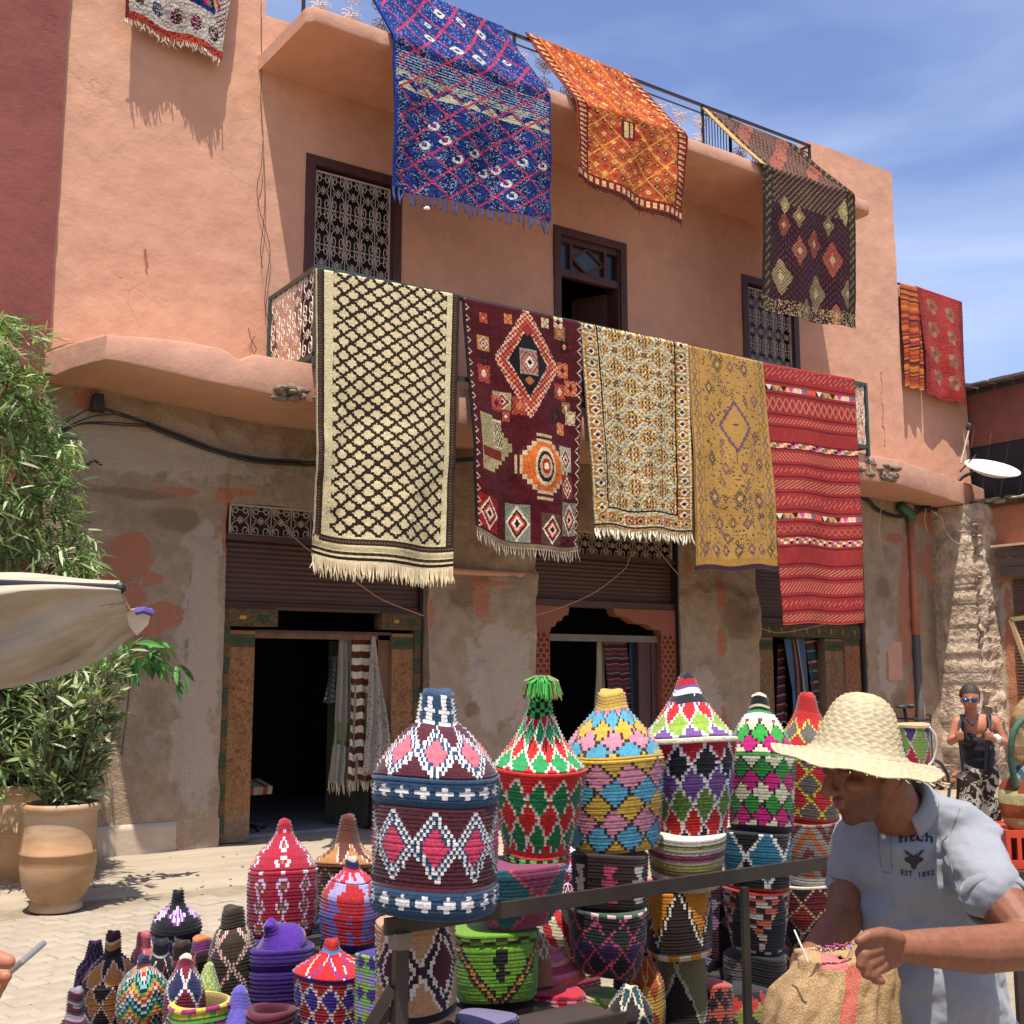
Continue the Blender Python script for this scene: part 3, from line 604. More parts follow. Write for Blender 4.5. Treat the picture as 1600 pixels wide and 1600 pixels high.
grille('transom_grille', (x0 + .05, WY + .05, 3.05), (1, 0, 0), x1 - x0 - .1, .27, 10, 1, M_IRONW, bld, .0055)
b = MB(); b.box((9.775 + .03, WY - .01, .05), (9.83, WY + .2, 3.3)); under(b.build('shutter_rail', M_IRONB))
# shop three
x0, x1 = D3
canvas_panel('door_post', post_canvas(S('7f6242'), 8), x0 + .02, 11.53, .05, 2.12, WY + .03, WY + .2, M_PAINTW); canvas_panel('door_post', post_canvas(S('7d6248'), 9), 12.6, 12.98, .05, 2.12, WY + .06, WY + .2, M_PAINTW); canvas_panel('door_post', post_canvas(S('8c5c40'), 12), 12.98, 13.3, .05, 2.2, WY + .03, WY + .2, M_PAINTW)
cv = np.tile(np.array(S('4f4630')), (10, 60, 1)) * (.7 + .6 * rg.rand(10, 60, 1)); cv[3:7, ::7] = S('8a7038'); canvas_panel('lintel_bracket', cv, x0, x1 - .05, 2.13, 2.3, WY + .02, WY + .2, M_PAINTW)
shutter(x0, x1, 2.38, 3.2, WY + .12); b = MB(); b.box((x0, WY + .05, 2.3), (x1, WY + .2, 2.38)); b.box((x0, WY + .2, 3.2), (x1, WY + .22, 3.4)); under(b.build('shutter_box', M_SHUT))
b = MB(); b.box((13.32, WY - .01, .05), (13.37, WY + .2, 3.3)); under(b.build('shutter_rail', M_IRONB))
b = MB(); a0 = at(1386, 1002, 'y', WY - .03); a1 = at(1410, 1062, 'y', WY - .03); b.box((a0.x, WY - .04, a1.z), (a1.x, WY + .02, a0.z)); under(b.build('meter_cover', M_SALM2))
# scars, sockets and cable stubs on the plaster
b = MB()
for (px, py, rx, ry) in ((722, 932, 12, 11), (737, 958, 4, 8), (726, 1112, 5, 6), (745, 1075, 3, 3), (148, 722, 10, 5), (1512, 800, 4, 5)):
    a = at(px, py, 'y', WY); s = depth_of(a) / FPX
    for k in range(6): b.ball((a.x + rnd.uniform(-1, 1) * rx * s, WY - .0, a.z + rnd.uniform(-1, 1) * ry * s), (rx * s * .3, .05, ry * s * .3), 6, 4)
tag(under(b.build('plaster_scars', plain('scar_dark', S('43362c'), .95, bump=.4))), kind='stuff')
# ------------------------------------------------------------ neighbouring buildings
lb = tag(empty('dark_red_house', (1, WY, 0)), 'tall dark red plastered house at the left edge behind the bamboo', 'building')
o = holed_wall('wall', -3.5, 2.19, -.1, 10.2, WY - .06, WY + 1, [(2.3, 2.4, 0, .1)], M_RED, None, res=.1, amp=.008, big=.015, seed=15); under(o, lb)
# ------------------------------------------------------------ corner house on the right and what hangs there
ch = tag(empty('corner_house', (15.5, 10, 0)), 'low crumbling corner house with roller door and patched orange paint at the right edge', 'building')
cpat = []
for q in ((1460, 800, 40, 30, 0), (1460, 880, 36, 24, 0), (1430, 900, 10, 60, 0), (1470, 1000, 30, 80, 2)):
    a = at(q[0], q[1], 'y', WY + .1); s = depth_of(a) / FPX; cpat.append((a.x, a.z, q[2] * s * 1.2, q[3] * s * 1.2, q[4]))
holed_wall('recess_wall', 14.6, 15.56, -.1, 4.12, WY + .12, WY + .4, [(20, 21, 0, 1)], M_MUD, None, res=.06, amp=.02, big=.02, seed=21, patches=cpat).parent = ch
ch.children[-1].matrix_parent_inverse = Matrix.Translation(-ch.location)
# crumbling pillar
M_CRUM = plain('crumbling_plaster', S('b29c84'), .95, var=.4, scale=5, bump=1, bd=.05, bscale=14)
pil = rough_block('pillar', 15.2, 15.64, 9.98, 10.9, -.05, 4.15, M_CRUM, res=.03, amp=.05, edge=.05, big=.03, seed=23); under(pil, ch)
side = rough_block('side_wall', 0, 2.7, 0, .3, -.05, 4.15, M_MUD, res=.06, amp=.02, edge=.01, big=.01, seed=25, patches=[(.3, 3.6, .9, .6, 0), (.35, 1.4, .12, 1.4, 0), (1.2, 3.7, .7, .4, 0), (.25, 2.6, .2, .5, 1), (.08, 1.2, .2, .9, 1)])
side.location = (15.56, 10.15, 0); side.rotation_euler = (0, 0, R(-90)); side.parent = ch; side.matrix_parent_inverse = Matrix.Translation(-ch.location)
b = MB()
for i in range(220):
    t = rnd.random(); z = .3 + 3.6 * t; c = (15.38 + rnd.uniform(-.2, .2), 10.0 + rnd.uniform(.02, .07), z)
    b.ball(c, (rnd.uniform(.02, .08), rnd.uniform(.01, .04), rnd.uniform(.02, .10)), 6, 4, rot=Matrix.Rotation(rnd.uniform(0, 3), 3, 'X'))
tag(under(b.build('rubble', plain('rubble_stone', S('a08a72'), .95, var=.35, scale=9, bump=.6, bd=.02)), ch), kind='stuff')
b = MB(); b.box((15.2, 9.9, -.03), (15.6, 10.85, .35)); b.box((14.65, 10.55, -.03), (15.19, 10.85, .3)); under(b.build('plinth', M_CONC), ch)
# flat roof edge with tar and cement lumps
b = MB(); b.box((15.45, 7.6, 4.13), (18, 11.0, 4.22)); b.box((14.62, 10.66, 4.1), (15.44, 11.0, 4.135)); under(b.build('roof', plain('tar_roof', S('4c4238'), .95, var=.4, bump=.6)), ch)
b = MB()
for i in range(70):
    y = rnd.uniform(7.8, 10.5); b.ball((15.46 + rnd.uniform(-.03, .08), y, 4.18 + rnd.uniform(-.02, .05)), (rnd.uniform(.03, .08), rnd.uniform(.05, .14), rnd.uniform(.015, .04)), 6, 4)
tag(under(b.build('roof_rubble', plain('roof_lumps', S('93836b'), .95, var=.3, bump=.5)), ch), kind='stuff')
# roller door, lintel boards
sh = MB(); V = []; n = 60
for i in range(n * 4 + 1): z = .05 + 2.95 * i / (n * 4); yy = 15.53 - .012 * abs(math.sin(math.pi * i / 4)); V += [(yy, 9.72, z), (yy, 8.0, z)]
o = npmesh('roller_door', np.array(V), np.array([(2 * i, 2 * i + 1, 2 * i + 3, 2 * i + 2) for i in range(n * 4)]), plain('dull_brown_shutter', S('5d463a'), .6, var=.2, bump=0)); under(o, ch)
for k in range(3):
    b = MB(); z = 3.05 + k * .14; b.box((15.38, 7.9, z), (15.42, 9.82, z + .13), jit=.004); under(b.build('lintel_board', plain('weathered_board', S('5f544a'), .85, var=.3, scale=10, streak=(1, .15, 1), bump=.5)), ch)
b = MB(); b.box((15.30, 7.85, 3.48), (15.52, 9.9, 3.51)); under(b.build('cover_slab', plain('pale_slab', S('c9ae8c'), .9)), ch)
# lean-to shed behind
sd = tag(empty('roof_shed', (16.6, 10, 4.3)), 'dark reddish lean-to room with black roof sheet standing on the low corner house', 'shed')
b = MB(); b.box((16.36, 8.0, 5.25), (16.45, 11.0, 6.1)); under(b.build('wall_panel', plain('reddish_panel', S('7a4b40'), .8, var=.15, scale=3)), sd)
b = MB(); b.box((16.37, 8.0, 4.23), (16.4, 11.0, 5.25)); under(b.build('shade_sheet', plain('deep_shade', (.02, .02, .025), .9, bump=0)), sd)  # solid near-black sheet, its colour stands in for deep shade below the panel
b = MB(); b.hexa([(16.05, 7.9, 6.1), (20, 7.9, 6.5), (20, 11.05, 6.5), (16.3, 11.05, 6.1), (16.05, 7.9, 6.17), (20, 7.9, 6.57), (20, 11.05, 6.57), (16.3, 11.05, 6.17)]); under(b.build('roof_sheet', plain('black_sheet', S('2e2a2c'), .6, var=.3)), sd)
b = MB()
for k in range(9): y = 10.9 - k * .33; b.box((16.0 + rnd.uniform(0, .05), y - .3, 6.16 + rnd.uniform(0, .02)), (16.3, y, 6.2 + rnd.uniform(0, .04)))
tag(under(b.build('roof_batten', plain('grey_batten', S('5a5452'), .7)), sd), kind='stuff')
# drain pipe
b = MB(); a = at(1412, 802, 'y', WY - .08); c = at(1424, 1000, 'y', WY - .08); e = at(1436, 1195, 'y', WY - .08)
b.tube([(14.44, WY - .08, 3.95), (14.44, WY - .08, 2.2)], .055, 12); pipe = b.build('drain_pipe', plain('painted_pipe', S('a8674d'), .6, var=.12, bump=.2), smooth=True)
b = MB(); b.tube([(14.44, WY - .08, 2.2), (14.44, WY - .08, .0)], .056, 12); b.build('lower_section', plain('grey_pipe', S('56544f'), .6), pipe, smooth=True)
b = MB(); b.tube([(14.2, WY - .08, 4.12), (14.28, WY - .1, 4.05), (14.42, WY - .1, 4.0), (14.44, WY - .08, 3.9)], .075, 10); b.build('elbow', plain('green_plastic', S('2f5a48'), .5), pipe, smooth=True)
tag(pipe, 'rust-coloured drain pipe with green elbow and grey foot in the wall corner by the ruin', 'pipe')
# satellite dish
ds = tag(empty('satellite_dish', (15.4, 9.9, 4.3)), 'white satellite dish seen edge-on on the low corner roof', 'satellite dish')
b = MB(); cx = at(1548, 742, 'x', 15.45); prof = []
_r = CM @ Vector((1, 0, 0)); _t = (CM @ Vector((0, 0, 1))); _t.z = 0; _t.normalize(); _n = (_t * .47 + Vector((0, 0, .88)) + _r * .1).normalized(); _x = (_r - _n * _r.dot(_n)).normalized(); _y = _n.cross(_x); T = Matrix.Translation(cx) @ Matrix((_x, _y, _n)).transposed().to_4x4(); rd = .39
for i in range(9): r = rd * i / 8; prof.append((r, .12 * (r / rd) ** 2))
b.lathe(prof + [(rd + .01, .115), (rd, .1)] + [(rd * i / 6, .12 * (i / 6) ** 2 - .015) for i in range(5, -1, -1)], 36); b.v = [tuple(T @ Vector(p)) for p in b.v]
under(b.build('dish', plain('white_enamel', S('e6e4e0'), .45, var=.04, bump=0), smooth=True), ds)
b = MB(); b.tube([cx + Vector((.05, 0, -.02)), (cx.x + .1, cx.y, 4.2)], .02, 6); b.tube([cx + Vector((-.1, .45, .1)), cx + Vector((-.2, .1, .3))], .012, 6); under(b.build('mast', M_IRONB), ds)
# slanted pole with lamp arm on ledge
b = MB(); a = at(1501, 724, 'y', 10.3); c = at(1514, 672, 'y', 10.3); b.tube([a, c], .016, 8); pl = b.build('lamp_pole', plain('galvanised', S('9a8f86'), .5, .3, bump=0)); b = MB(); b.ball(c + Vector((0, 0, .05)), (.035, .05, .07), 8, 6); b.build('lamp_head', M_RUBBER, pl)
tag(pl, 'thin grey pole with small black lamp leaning on the right end of the ledge', 'pole')
# ------------------------------------------------------------ cables
def sag(p, q, s, n=24): p = Vector(p); q = Vector(q); return [p.lerp(q, t / n) - Vector((0, 0, s * 4 * (t / n) * (1 - t / n))) for t in range(n + 1)]
def pline(px, y, jitter=0):
    return [at(a, b_, 'y', y) + Vector((0, rnd.uniform(-jitter, jitter), rnd.uniform(-jitter, jitter))) for a, b_ in px]
def smoothp(pts, n=6):
    pts = [Vector(p) for p in pts]; out = []
    for i in range(len(pts) - 1):
        p0 = pts[max(0, i - 1)]; p1 = pts[i]; p2 = pts[i + 1]; p3 = pts[min(len(pts) - 1, i + 2)]
        for k in range(n):
            t = k / n; out.append(.5 * ((2 * p1) + (-p0 + p2) * t + (2 * p0 - 5 * p1 + 4 * p2 - p3) * t * t + (-p0 + 3 * p1 - 3 * p2 + p3) * t ** 3))
    return out + [pts[-1]]
CB = empty('cable_bundle', (4, 10.6, 3.6)); tag(CB, 'thick black cable bundle sagging along the mud wall below the balcony ledge', 'cable')
main = [(230, 662), (290, 686), (340, 704), (400, 718), (460, 722), (500, 724), (700, 720), (900, 700), (1100, 722), (1250, 752), (1345, 775), (1370, 795), (1400, 806), (1430, 802), (1460, 785), (1485, 765), (1505, 745), (1522, 738)]
for k in range(4):
    o = [(-.012, .012), (.012, .01), (0, -.014), (.02, -.02)][k]
    b = MB(); b.tube([p + Vector((0, o[0], o[1])) for p in smoothp(pline(main, 10.6, .004))], .012, 6); under(b.build('cable', M_RUBBER, smooth=True), CB)
for q in ([(90, 672), (110, 655), (150, 636), (190, 650), (230, 662)], [(95, 672), (140, 652), (180, 648), (215, 655), (240, 665)], [(92, 676), (130, 662), (190, 664), (240, 667)], [(80, 690), (120, 664), (160, 660), (240, 664)], [(150, 636), (160, 637), (200, 649), (240, 664)]):
    b = MB(); b.tube(smoothp(pline(q, 10.6, .003)), .008, 5); under(b.build('cable', M_RUBBER, smooth=True), CB)
a = at(153, 632, 'y', 10.62); b = MB(); b.hexa([a + Vector(v) for v in ((-.06, -.03, -.06), (.06, -.03, -.06), (.06, .08, -.06), (-.06, .08, -.06), (-.035, -.03, .1), (.04, -.03, .1), (.04, .08, .1), (-.035, .08, .1))]); under(b.build('cable_bracket', M_IRONB), CB)
def strand(name, px, y, r, mat, label, n=6, jit=.003, cat='cable', grp=None):
    b = MB(); b.tube(smoothp(pline(px, y, jit), n), r, 5); return tag(b.build(name, mat, smooth=True), label, cat, grp)
strand('thin_wire', [(408, 0), (408, 60), (409, 110), (407, 160), (411, 210), (408, 260), (402, 290), (404, 320), (412, 350), (418, 370), (422, 395), (416, 440), (414, 480), (424, 520), (430, 548)], WY - .045, .004, plain('brown_wire', S('4b2d22'), .7, bump=0), 'thin brown wire running down the salmon wall to the balcony', cat='wire')
strand('thin_wire', [(412, 240), (414, 300), (412, 345), (407, 390), (410, 420)], WY - .045, .004, MATS['brown_wire'], 'short second strand looping beside the brown wall wire', cat='wire')
strand('wire_stub', [(388, 512), (392, 530), (400, 545), (396, 552), (392, 540), (398, 525)], WY - .05, .004, MATS['brown_wire'], 'small curled wire stub sticking out of the wall above the ledge', cat='wire')
strand('string', [(425, 792), (470, 850), (560, 912), (600, 938), (662, 962)], 10.4, .006, M_STRING, 'taut string from the first grille down to the middle pier', cat='string')
strand('string', [(834, 962), (880, 948), (930, 925), (975, 890), (985, 870), (1010, 850)], 10.4, .006, M_STRING, 'string slanting across the second shutter from left foot to its grille', cat='string')
strand('string', [(1022, 850), (1045, 880), (1062, 900)], 10.4, .006, M_STRING, 'short string at the right end of the second grille', cat='string')
strand('string', [(1180, 978), (1210, 988), (1240, 986), (1290, 975)], 10.4, .006, M_STRING, 'string hanging in a shallow arc below the third shutter', cat='string')
for px, lb_ in (([(1380, 792), (1376, 800), (1374, 830), (1378, 870)], 'frayed pale string hanging from the black cables beside the red kilim'), ([(1447, 795), (1445, 815), (1450, 832)], 'pale loop of wire dangling by the green pipe elbow'), ([(1470, 805), (1478, 830), (1490, 845), (1500, 850)], 'pale wire curving from the cables to the ruined pillar'), ([(1460, 800), (1472, 812), (1466, 806), (1455, 798)], 'tight curl of pale wire on the cable bundle'), ([(1498, 830), (1540, 832), (1598, 838)], 'pale wire stretched across the corner house below its roof'), ([(1583, 770), (1578, 810), (1572, 845)], 'pale string hanging from the roof edge of the corner house')):
    strand('loose_wire', px, 10.15, .005, plain('pale_wire', S('c2a88c'), .8, bump=0), lb_, cat='wire')
# things beyond the man on the right: bicycle, debris
dp = MB()
for i in range(110):
    c = at(1474 + rnd.gauss(0, 9), 1205, 'y', 10.2); s_ = rnd.uniform(.02, .07); dp.ball((c.x, c.y + rnd.uniform(-.15, .15), .03 + rnd.uniform(0, .24)), (s_, s_ * .7, s_ * .5), 6, 4, rot=Matrix.Rotation(rnd.uniform(0, 3), 3, 'X'))
tag(dp.build('rubble_heap', plain('brown_rubble', S('8a6248'), .95, var=.3)), 'heap of brown rubble at the foot of the ruined corner', 'rubble', kind='stuff')
# ------------------------------------------------------------ carpets
M_RUG = vcol('wool_pile', .95, .5, 160, .8, .010, sheen=.03, spec=.08)
M_FLAT = vcol('flat_weave', .9, .35, 260, .5, .004)
M_FRINGE = plain('fringe_cream', S('cbb893'), .95, var=.2, bump=0)
class Cv:
    def __init__(s, w_, h, bg): s.w = w_; s.h = h; s.a = np.tile(np.array(S(bg)), (h, w_, 1)); s.y, s.x = np.mgrid[0:h, 0:w_].astype(float)
    def put(s, m, c): s.a[m] = S(c) if isinstance(c, str) else c
    def rect(s, x0, y0, x1, y1, c): s.put((s.x >= x0) & (s.x < x1) & (s.y >= y0) & (s.y < y1), c)
    def dia(s, cx, cy, rx, ry, c, st=1): s.put(np.floor(abs(s.x - cx) / st) * st / rx + np.floor(abs(s.y - cy) / st) * st / ry < 1, c)
    def lattice(s, px, py, ox, oy, c, t=.12, reg=None, st=1):
        u = (np.floor((s.x - ox) / st) * st) / px; v = (np.floor((s.y - oy) / st) * st) / py; a = abs(((u + v) % 1) - .5); b = abs(((u - v) % 1) - .5); m = (a > .5 - t) | (b > .5 - t)
        if reg is not None: m &= reg
        s.put(m, c)
    def noise(s, amt, seed=1, sx=1, sy=1): r = np.random.RandomState(seed); s.a *= (1 + amt * (r.rand(s.h, s.w)[..., None] - .5) * 2) * (1 + amt * (fbm(s.x * .06 * sx, s.y * .06 * sy, seed=seed)[..., None] - .5) * 1.6)
def rug_obj(name, pts_fn, cv, mat, thick=.012, rough=.004, seed=0, parent=None, soft=0):
    """pts_fn(U,V)->(...,3); U,V in 0..1 (V downward). Front sheet carries the colours; edges and a coarse back close it"""
    h, w_, _ = cv.a.shape; U, V = np.meshgrid(np.linspace(0, 1, w_ + 1), np.linspace(0, 1, h + 1)); P = pts_fn(U, V)
    for _ in range(soft): P[1:-1] = (P[:-2] + 2 * P[1:-1] + P[2:]) / 4
    gu = np.gradient(P, axis=1); gv = np.gradient(P, axis=0); Nn = np.cross(gu, gv); Nn /= np.linalg.norm(Nn, axis=-1, keepdims=True) + 1e-9
    if Nn[h // 2, w_ // 2, 1] > 0: Nn = -Nn
    rg = np.random.RandomState(seed); Pf = P + Nn * (rg.rand(h + 1, w_ + 1, 1) * rough); n = (h + 1) * (w_ + 1); idx = np.arange(n).reshape(h + 1, w_ + 1)
    F = np.stack([idx[1:, :-1], idx[1:, 1:], idx[:-1, 1:], idx[:-1, :-1]], -1).reshape(-1, 4)
    k = 4; iy = np.unique(np.append(np.arange(0, h + 1, k), h)); ix = np.unique(np.append(np.arange(0, w_ + 1, k), w_)); B = (P - Nn * thick)[np.ix_(iy, ix)]; bi = n + np.arange(B.shape[0] * B.shape[1]).reshape(B.shape[:2])
    FB = np.stack([bi[:-1, :-1], bi[:-1, 1:], bi[1:, 1:], bi[1:, :-1]], -1).reshape(-1, 4)
    E_ = []
    for ring in (idx[::1, 0], idx[:, -1], idx[0, :], idx[-1, :]): E_.append(ring)
    Eb = []; extra = []; m = n + B.shape[0] * B.shape[1]
    for r_ in E_:
        bk = (P - Nn * thick).reshape(-1, 3)[r_]; ids = np.arange(m, m + len(r_)); m += len(r_); extra.append(bk); Eb.append(np.stack([r_[:-1], r_[1:], ids[1:], ids[:-1]], -1))
    V_ = np.concatenate([Pf.reshape(-1, 3), B.reshape(-1, 3)] + extra); FE = np.concatenate(Eb); FF = np.concatenate([F, FB, FE])
    mean = cv.a.mean((0, 1)) * .8; edge = np.concatenate([cv.a[:, 0], cv.a[:, -1], cv.a[0], cv.a[-1]]) * .8
    cols = np.concatenate([cv.a.reshape(-1, 3), np.tile(mean, (len(FB), 1)), edge])
    return npmesh(name, V_, FF, mat, np.clip(cols, 0, 1), parent=parent, smooth=True)
def hang_fn(quad, y, wave=.03, waves=2.5, seed=0, lift=0.0, bottom=None, side=.0, over=.05):
    """cloth hanging over a rail at y; quad = TL,TR,BR,BL in (x,z); folds grow downward"""
    q = np.array(quad, float)
    def fn(U, V):
        t0 = over / (q[0][1] - q[3][1] + over); Vh = np.clip((V - t0) / (1 - t0), 0, 1); top = q[0] + (q[1] - q[0]) * U[..., None]; bot = q[3] + (q[2] - q[3]) * U[..., None]; P2 = top + (bot - top) * Vh[..., None]
        env = np.clip(Vh * 1.6, 0, 1); ph = seed * 1.7
        yy = y - .035 - wave * env * (1 + np.sin(U * waves * 2 * np.pi + ph + 1.2 * np.sin(Vh * 3 + ph))) - fbm(U * 4, Vh * 5, seed=seed) * wave * 1.2 * env - lift * Vh
        zz = P2[..., 1] + (np.sin(U * waves * np.pi * 2 + ph) * .012) * env + (bottom(U) * Vh ** 3 if bottom else 0)
        xx = P2[..., 0] + side * np.sin(Vh * 5 + ph) * env + (fbm(Vh * 6, U * 0 + 2, seed=seed + 3) - .5) * .03 * env
        an = np.clip(1 - V / max(t0, 1e-6), 0, 1); over_m = V < t0
        yy = np.where(over_m, y - .035 * np.cos(an * np.pi * .9), yy); zz = np.where(over_m, P2[..., 1] + .028 * np.sin(an * np.pi * .9), zz)
        return np.stack([xx, yy, zz], -1)
    return fn
def xz(px, py, y=9.42): a = at(px, py, 'y', y); return (a.x, a.z)
def fringe(fn, cvw, parent, mat, ln=.09, n=110, r=.0045, curl=.02, v=1.0, tuft=0, uu=(0, 1)):
    b = MB(); rg = random.Random(5)
    U = np.linspace(uu[0] + .003, uu[1] - .003, n); P = fn(U[None, :], np.full((1, n), v))[0]
    for i in range(n):
        l = ln * rg.uniform(.7, 1.15); p = Vector(P[i]); dx = rg.gauss(0, curl * .5); dy = rg.gauss(0, curl * .4) - .01
        pts = [p + Vector((0, 0, .01)), p + Vector((dx * .3, dy * .3, -l * .4)), p + Vector((dx, dy, -l * .8)), p + Vector((dx * 1.3, dy, -l))]; b.tube(pts, [r, r * 1.1, r, r * .5], 4)
    o = b.build('fringe', mat, parent); o['kind'] = 'stuff'; return o
def rowbar(c, y0, y1, cols, px, ph=0):
    reg = (c.y >= y0) & (c.y < y1); k = (np.floor((c.x + ph) / px)).astype(int) % len(cols)
    for i, q in enumerate(cols): c.put(reg & (k == i), q)
FB = 9.5; RG = 'carpets hung over the balcony rail'; RR = 'carpets hung from the roof terrace rail'
# 1 cream with brown diamonds
c = Cv(150, 300, 'd8c79a'); inner = (c.x > 14) & (c.x < 138) & (c.y < 274); c.lattice(17.6, 14.6, 18, 2, '35261c', .14, inner & (c.x > 16) & (c.x < 136), 1.5)
for s in (0, 1):
    x0_ = 0 if s == 0 else 142
    c.rect(x0_ + (1 if s == 0 else 0), 0, x0_ + 8, 278, '3a2a20'); c.put((c.x >= x0_ + 2) & (c.x < x0_ + 5) & (c.y % 3 < 1) & (c.y < 278), '6a5644')
c.rect(0, 0, 1, 300, 'd8c79a'); c.rect(6, 276, 150, 282, '35261c'); c.put((c.y >= 278) & (c.y < 280) & (c.x % 3 < 1.2), '6a5644'); c.rect(0, 284, 150, 288, 'b9a680'); rowbar(c, 289, 292, ('35261c', '4a382a'), 4); c.rect(0, 294, 150, 297, '2c2019'); c.noise(.13, 2)
fn = hang_fn([xz(497, 420), xz(722, 462), xz(706, 886), xz(487, 868)], FB, .05, 1.4, 2, bottom=lambda U: -.06 * np.sin(U * np.pi * .9))
o = tag(rug_obj('carpet', fn, c, M_RUG, seed=1), 'cream carpet with dark brown diamond lattice and long fringe, leftmost on the balcony rail', 'carpet', RG); fringe(fn, 150, o, M_FRINGE, .15, 150, .006, .03)
# 2 burgundy
c = Cv(140, 250, '4a141a'); c.noise(.2, 4, .6, 3)
def hookdia(cx, cy, r, cols):
    for k, q in enumerate(cols): c.dia(cx, cy, r[0] * (1 - k / len(cols)), r[1] * (1 - k / len(cols)), q, 2)
hookdia(72, 60, (38, 60), ('d9a98a', 'b55a3c', 'd9b79a', '1e1517', '1e1517', '1e1517')); c.put(((c.x // 3 + c.y // 3) % 2 == 0) & (abs(c.x - 72) / 38 + abs(c.y - 60) / 60 < 1) & (abs(c.x - 72) / 38 + abs(c.y - 60) / 60 > .62), '8c2f2a')
c.put((abs(c.x - 72) / 38 + abs(c.y - 60) / 60 < .62), '1c1618'); c.rect(62, 46, 83, 74, '8d8f7c'); c.put(((abs(c.x - 73) / 10 + abs(c.y - 60) / 14) % .5 < .25) & (abs(c.x - 73) < 11) & (abs(c.y - 60) < 13), 'a8322c'); c.dia(73, 60, 6, 8, 'd8cdb0', 1); c.dia(73, 60, 3, 4, '1c1618'); c.dia(72, 80, 6, 5, 'a05c34'); c.dia(72, 24, 8, 8, '8c2f2a')
# stepped orange medallion
for k, q in enumerate(('b9a27a', '541c22', 'c0aa84', 'c4622a', 'c4622a')):
    r = 34 - k * 3; c.put((np.floor(abs(c.x - 88) / 5) * 5 + np.floor(abs(c.y - 168) / 5) * 5 < r * 1.15) & (abs(c.x - 88) < r) & (abs(c.y - 168) < r), q)
for k, q in enumerate(('c9b48e', '2e2020', 'b9a27a', '9c2f26', 'd8c9a4')): c.put(((c.x - 88) / (12 - 2.4 * k)) ** 2 + ((c.y - 168) / (20 - 4 * k)) ** 2 < 1, q)
c.put((np.floor((c.x - 8) / 5) + np.floor(abs(c.y - 152) / 5) < 9) & (c.x > 10) & (abs(c.y - 152) < 30), '9a8c62'); c.rect(28, 126, 40, 156, 'c7b48c'); c.rect(12, 158, 38, 168, '6e2420'); c.put((abs(c.x - 34) / 6 + abs(c.y - 141) / 12) % .5 < .22 * (abs(c.x - 34) < 6) * (abs(c.y - 141) < 13), '2e2222')
for (x, y, w_, h_, bg_) in ((4, 208, 26, 34, '8e1f1e'), (42, 208, 30, 36, '7d7f6a'), (84, 214, 26, 30, '5d3a30'), (112, 200, 24, 34, '7a7460'), (110, 142, 18, 26, 'a39c80'), (112, 172, 18, 24, '7c2a2c'), (14, 40, 14, 16, 'b07a3c'), (30, 96, 22, 18, 'a58c64')):
    c.rect(x, y, x + w_, y + h_, bg_); cx_, cy_ = x + w_ / 2, y + h_ / 2
    for k, q in enumerate(('d8c9ac', '3a1c1c', 'c94a34', 'e0d4b8', '2a1818')): c.put((abs(c.x - cx_) / (w_ * (.48 - .09 * k)) + abs(c.y - cy_) / (h_ * (.48 - .09 * k)) < 1) & ((((c.x - cx_) ** 2 + (c.y - cy_) ** 2) // 9) % 2 < 1.5), q)
for (x, y) in ((22, 20), (50, 16), (112, 20), (118, 34), (116, 60), (22, 66), (20, 80), (112, 84), (120, 100), (104, 112), (112, 124), (60, 108), (46, 120), (126, 78), (126, 110), (94, 12), (34, 108), (110, 8)):
    q = rnd.choice(('c9764a', 'b04a3a', 'd0b48a', '1f1718', '8f6a44')); s_ = rnd.uniform(4, 8); m = (abs(c.x - x) < s_) & (abs(c.y - y) < s_ * 1.2) & (((abs(c.x - x).astype(int)) ^ (abs(c.y - y).astype(int))) % 5 < 3); c.put(m, q); c.dia(x, y, s_ * .5, s_ * .6, rnd.choice(('541c22', 'd8c4a0', 'c9764a')))
for xx_ in (3, 137): c.put(abs(c.x - xx_ - 3 * (abs((c.y % 12) - 6) / 6 - .5) * 2 * (1 if xx_ < 50 else -1)) < 1.0, 'cdb89c'); 
c.put(c.x < 3, '2a191b'); c.put(c.y > 244, '7d6a54'); c.noise(.32, 6, 1, 2)
fn = hang_fn([xz(726, 466), xz(913, 505), xz(903, 860), xz(738, 832)], FB, .05, 1.6, 5, bottom=lambda U: -.09 * np.sin(U * np.pi))
o = tag(rug_obj('carpet', fn, c, M_RUG, seed=2), 'burgundy carpet with black diamond and orange stepped medallion, next to the cream lattice carpet', 'carpet', RG); fringe(fn, 140, o, plain('fringe_grey', S('a89a84'), .95, bump=0), .1, 46, .004, .025)
# 3 cream / orange shag
c = Cv(130, 230, 'd2c39c'); body = (c.x > 19) & (c.x < 112) & (c.y < 206)
ua = (c.x - 19) / 36; va = (c.y - 8) / 38; fa = abs(((ua + va) % 1) - .5); fb = abs(((ua - va) % 1) - .5); near = np.maximum(fa, fb)
inn = (near < .34) & body; c.put(inn & (np.floor(c.y / 3) % 2 < 1) & ((np.floor(c.x / 2)) % 2 < 1), 'c28a2e'); c.put(inn & (np.floor(c.y / 3) % 2 >= 1) & (np.floor((c.x + 1) / 2) % 2 < 1), '4a3a2a'); c.put(inn & (np.floor(c.y / 3) % 2 < 1) & (np.floor(c.x / 2) % 4 == 1), 'b8602c'); c.put(inn & (near > .27) & (np.floor(c.y / 2) % 2 < 1), 'c89a3c')
cr_x = (np.minimum(fa, fb) > .36) & body; c.put(cr_x & ((np.floor(c.x / 2) + np.floor(c.y / 2)) % 2 < 1), '40362e'); c.put(cr_x & ((np.floor(c.x / 2) + np.floor(c.y / 2)) % 3 == 1), 'c8842c'); c.put((near > .47) & body & (np.floor(c.y / 2) % 2 < 1), '6a5a48')
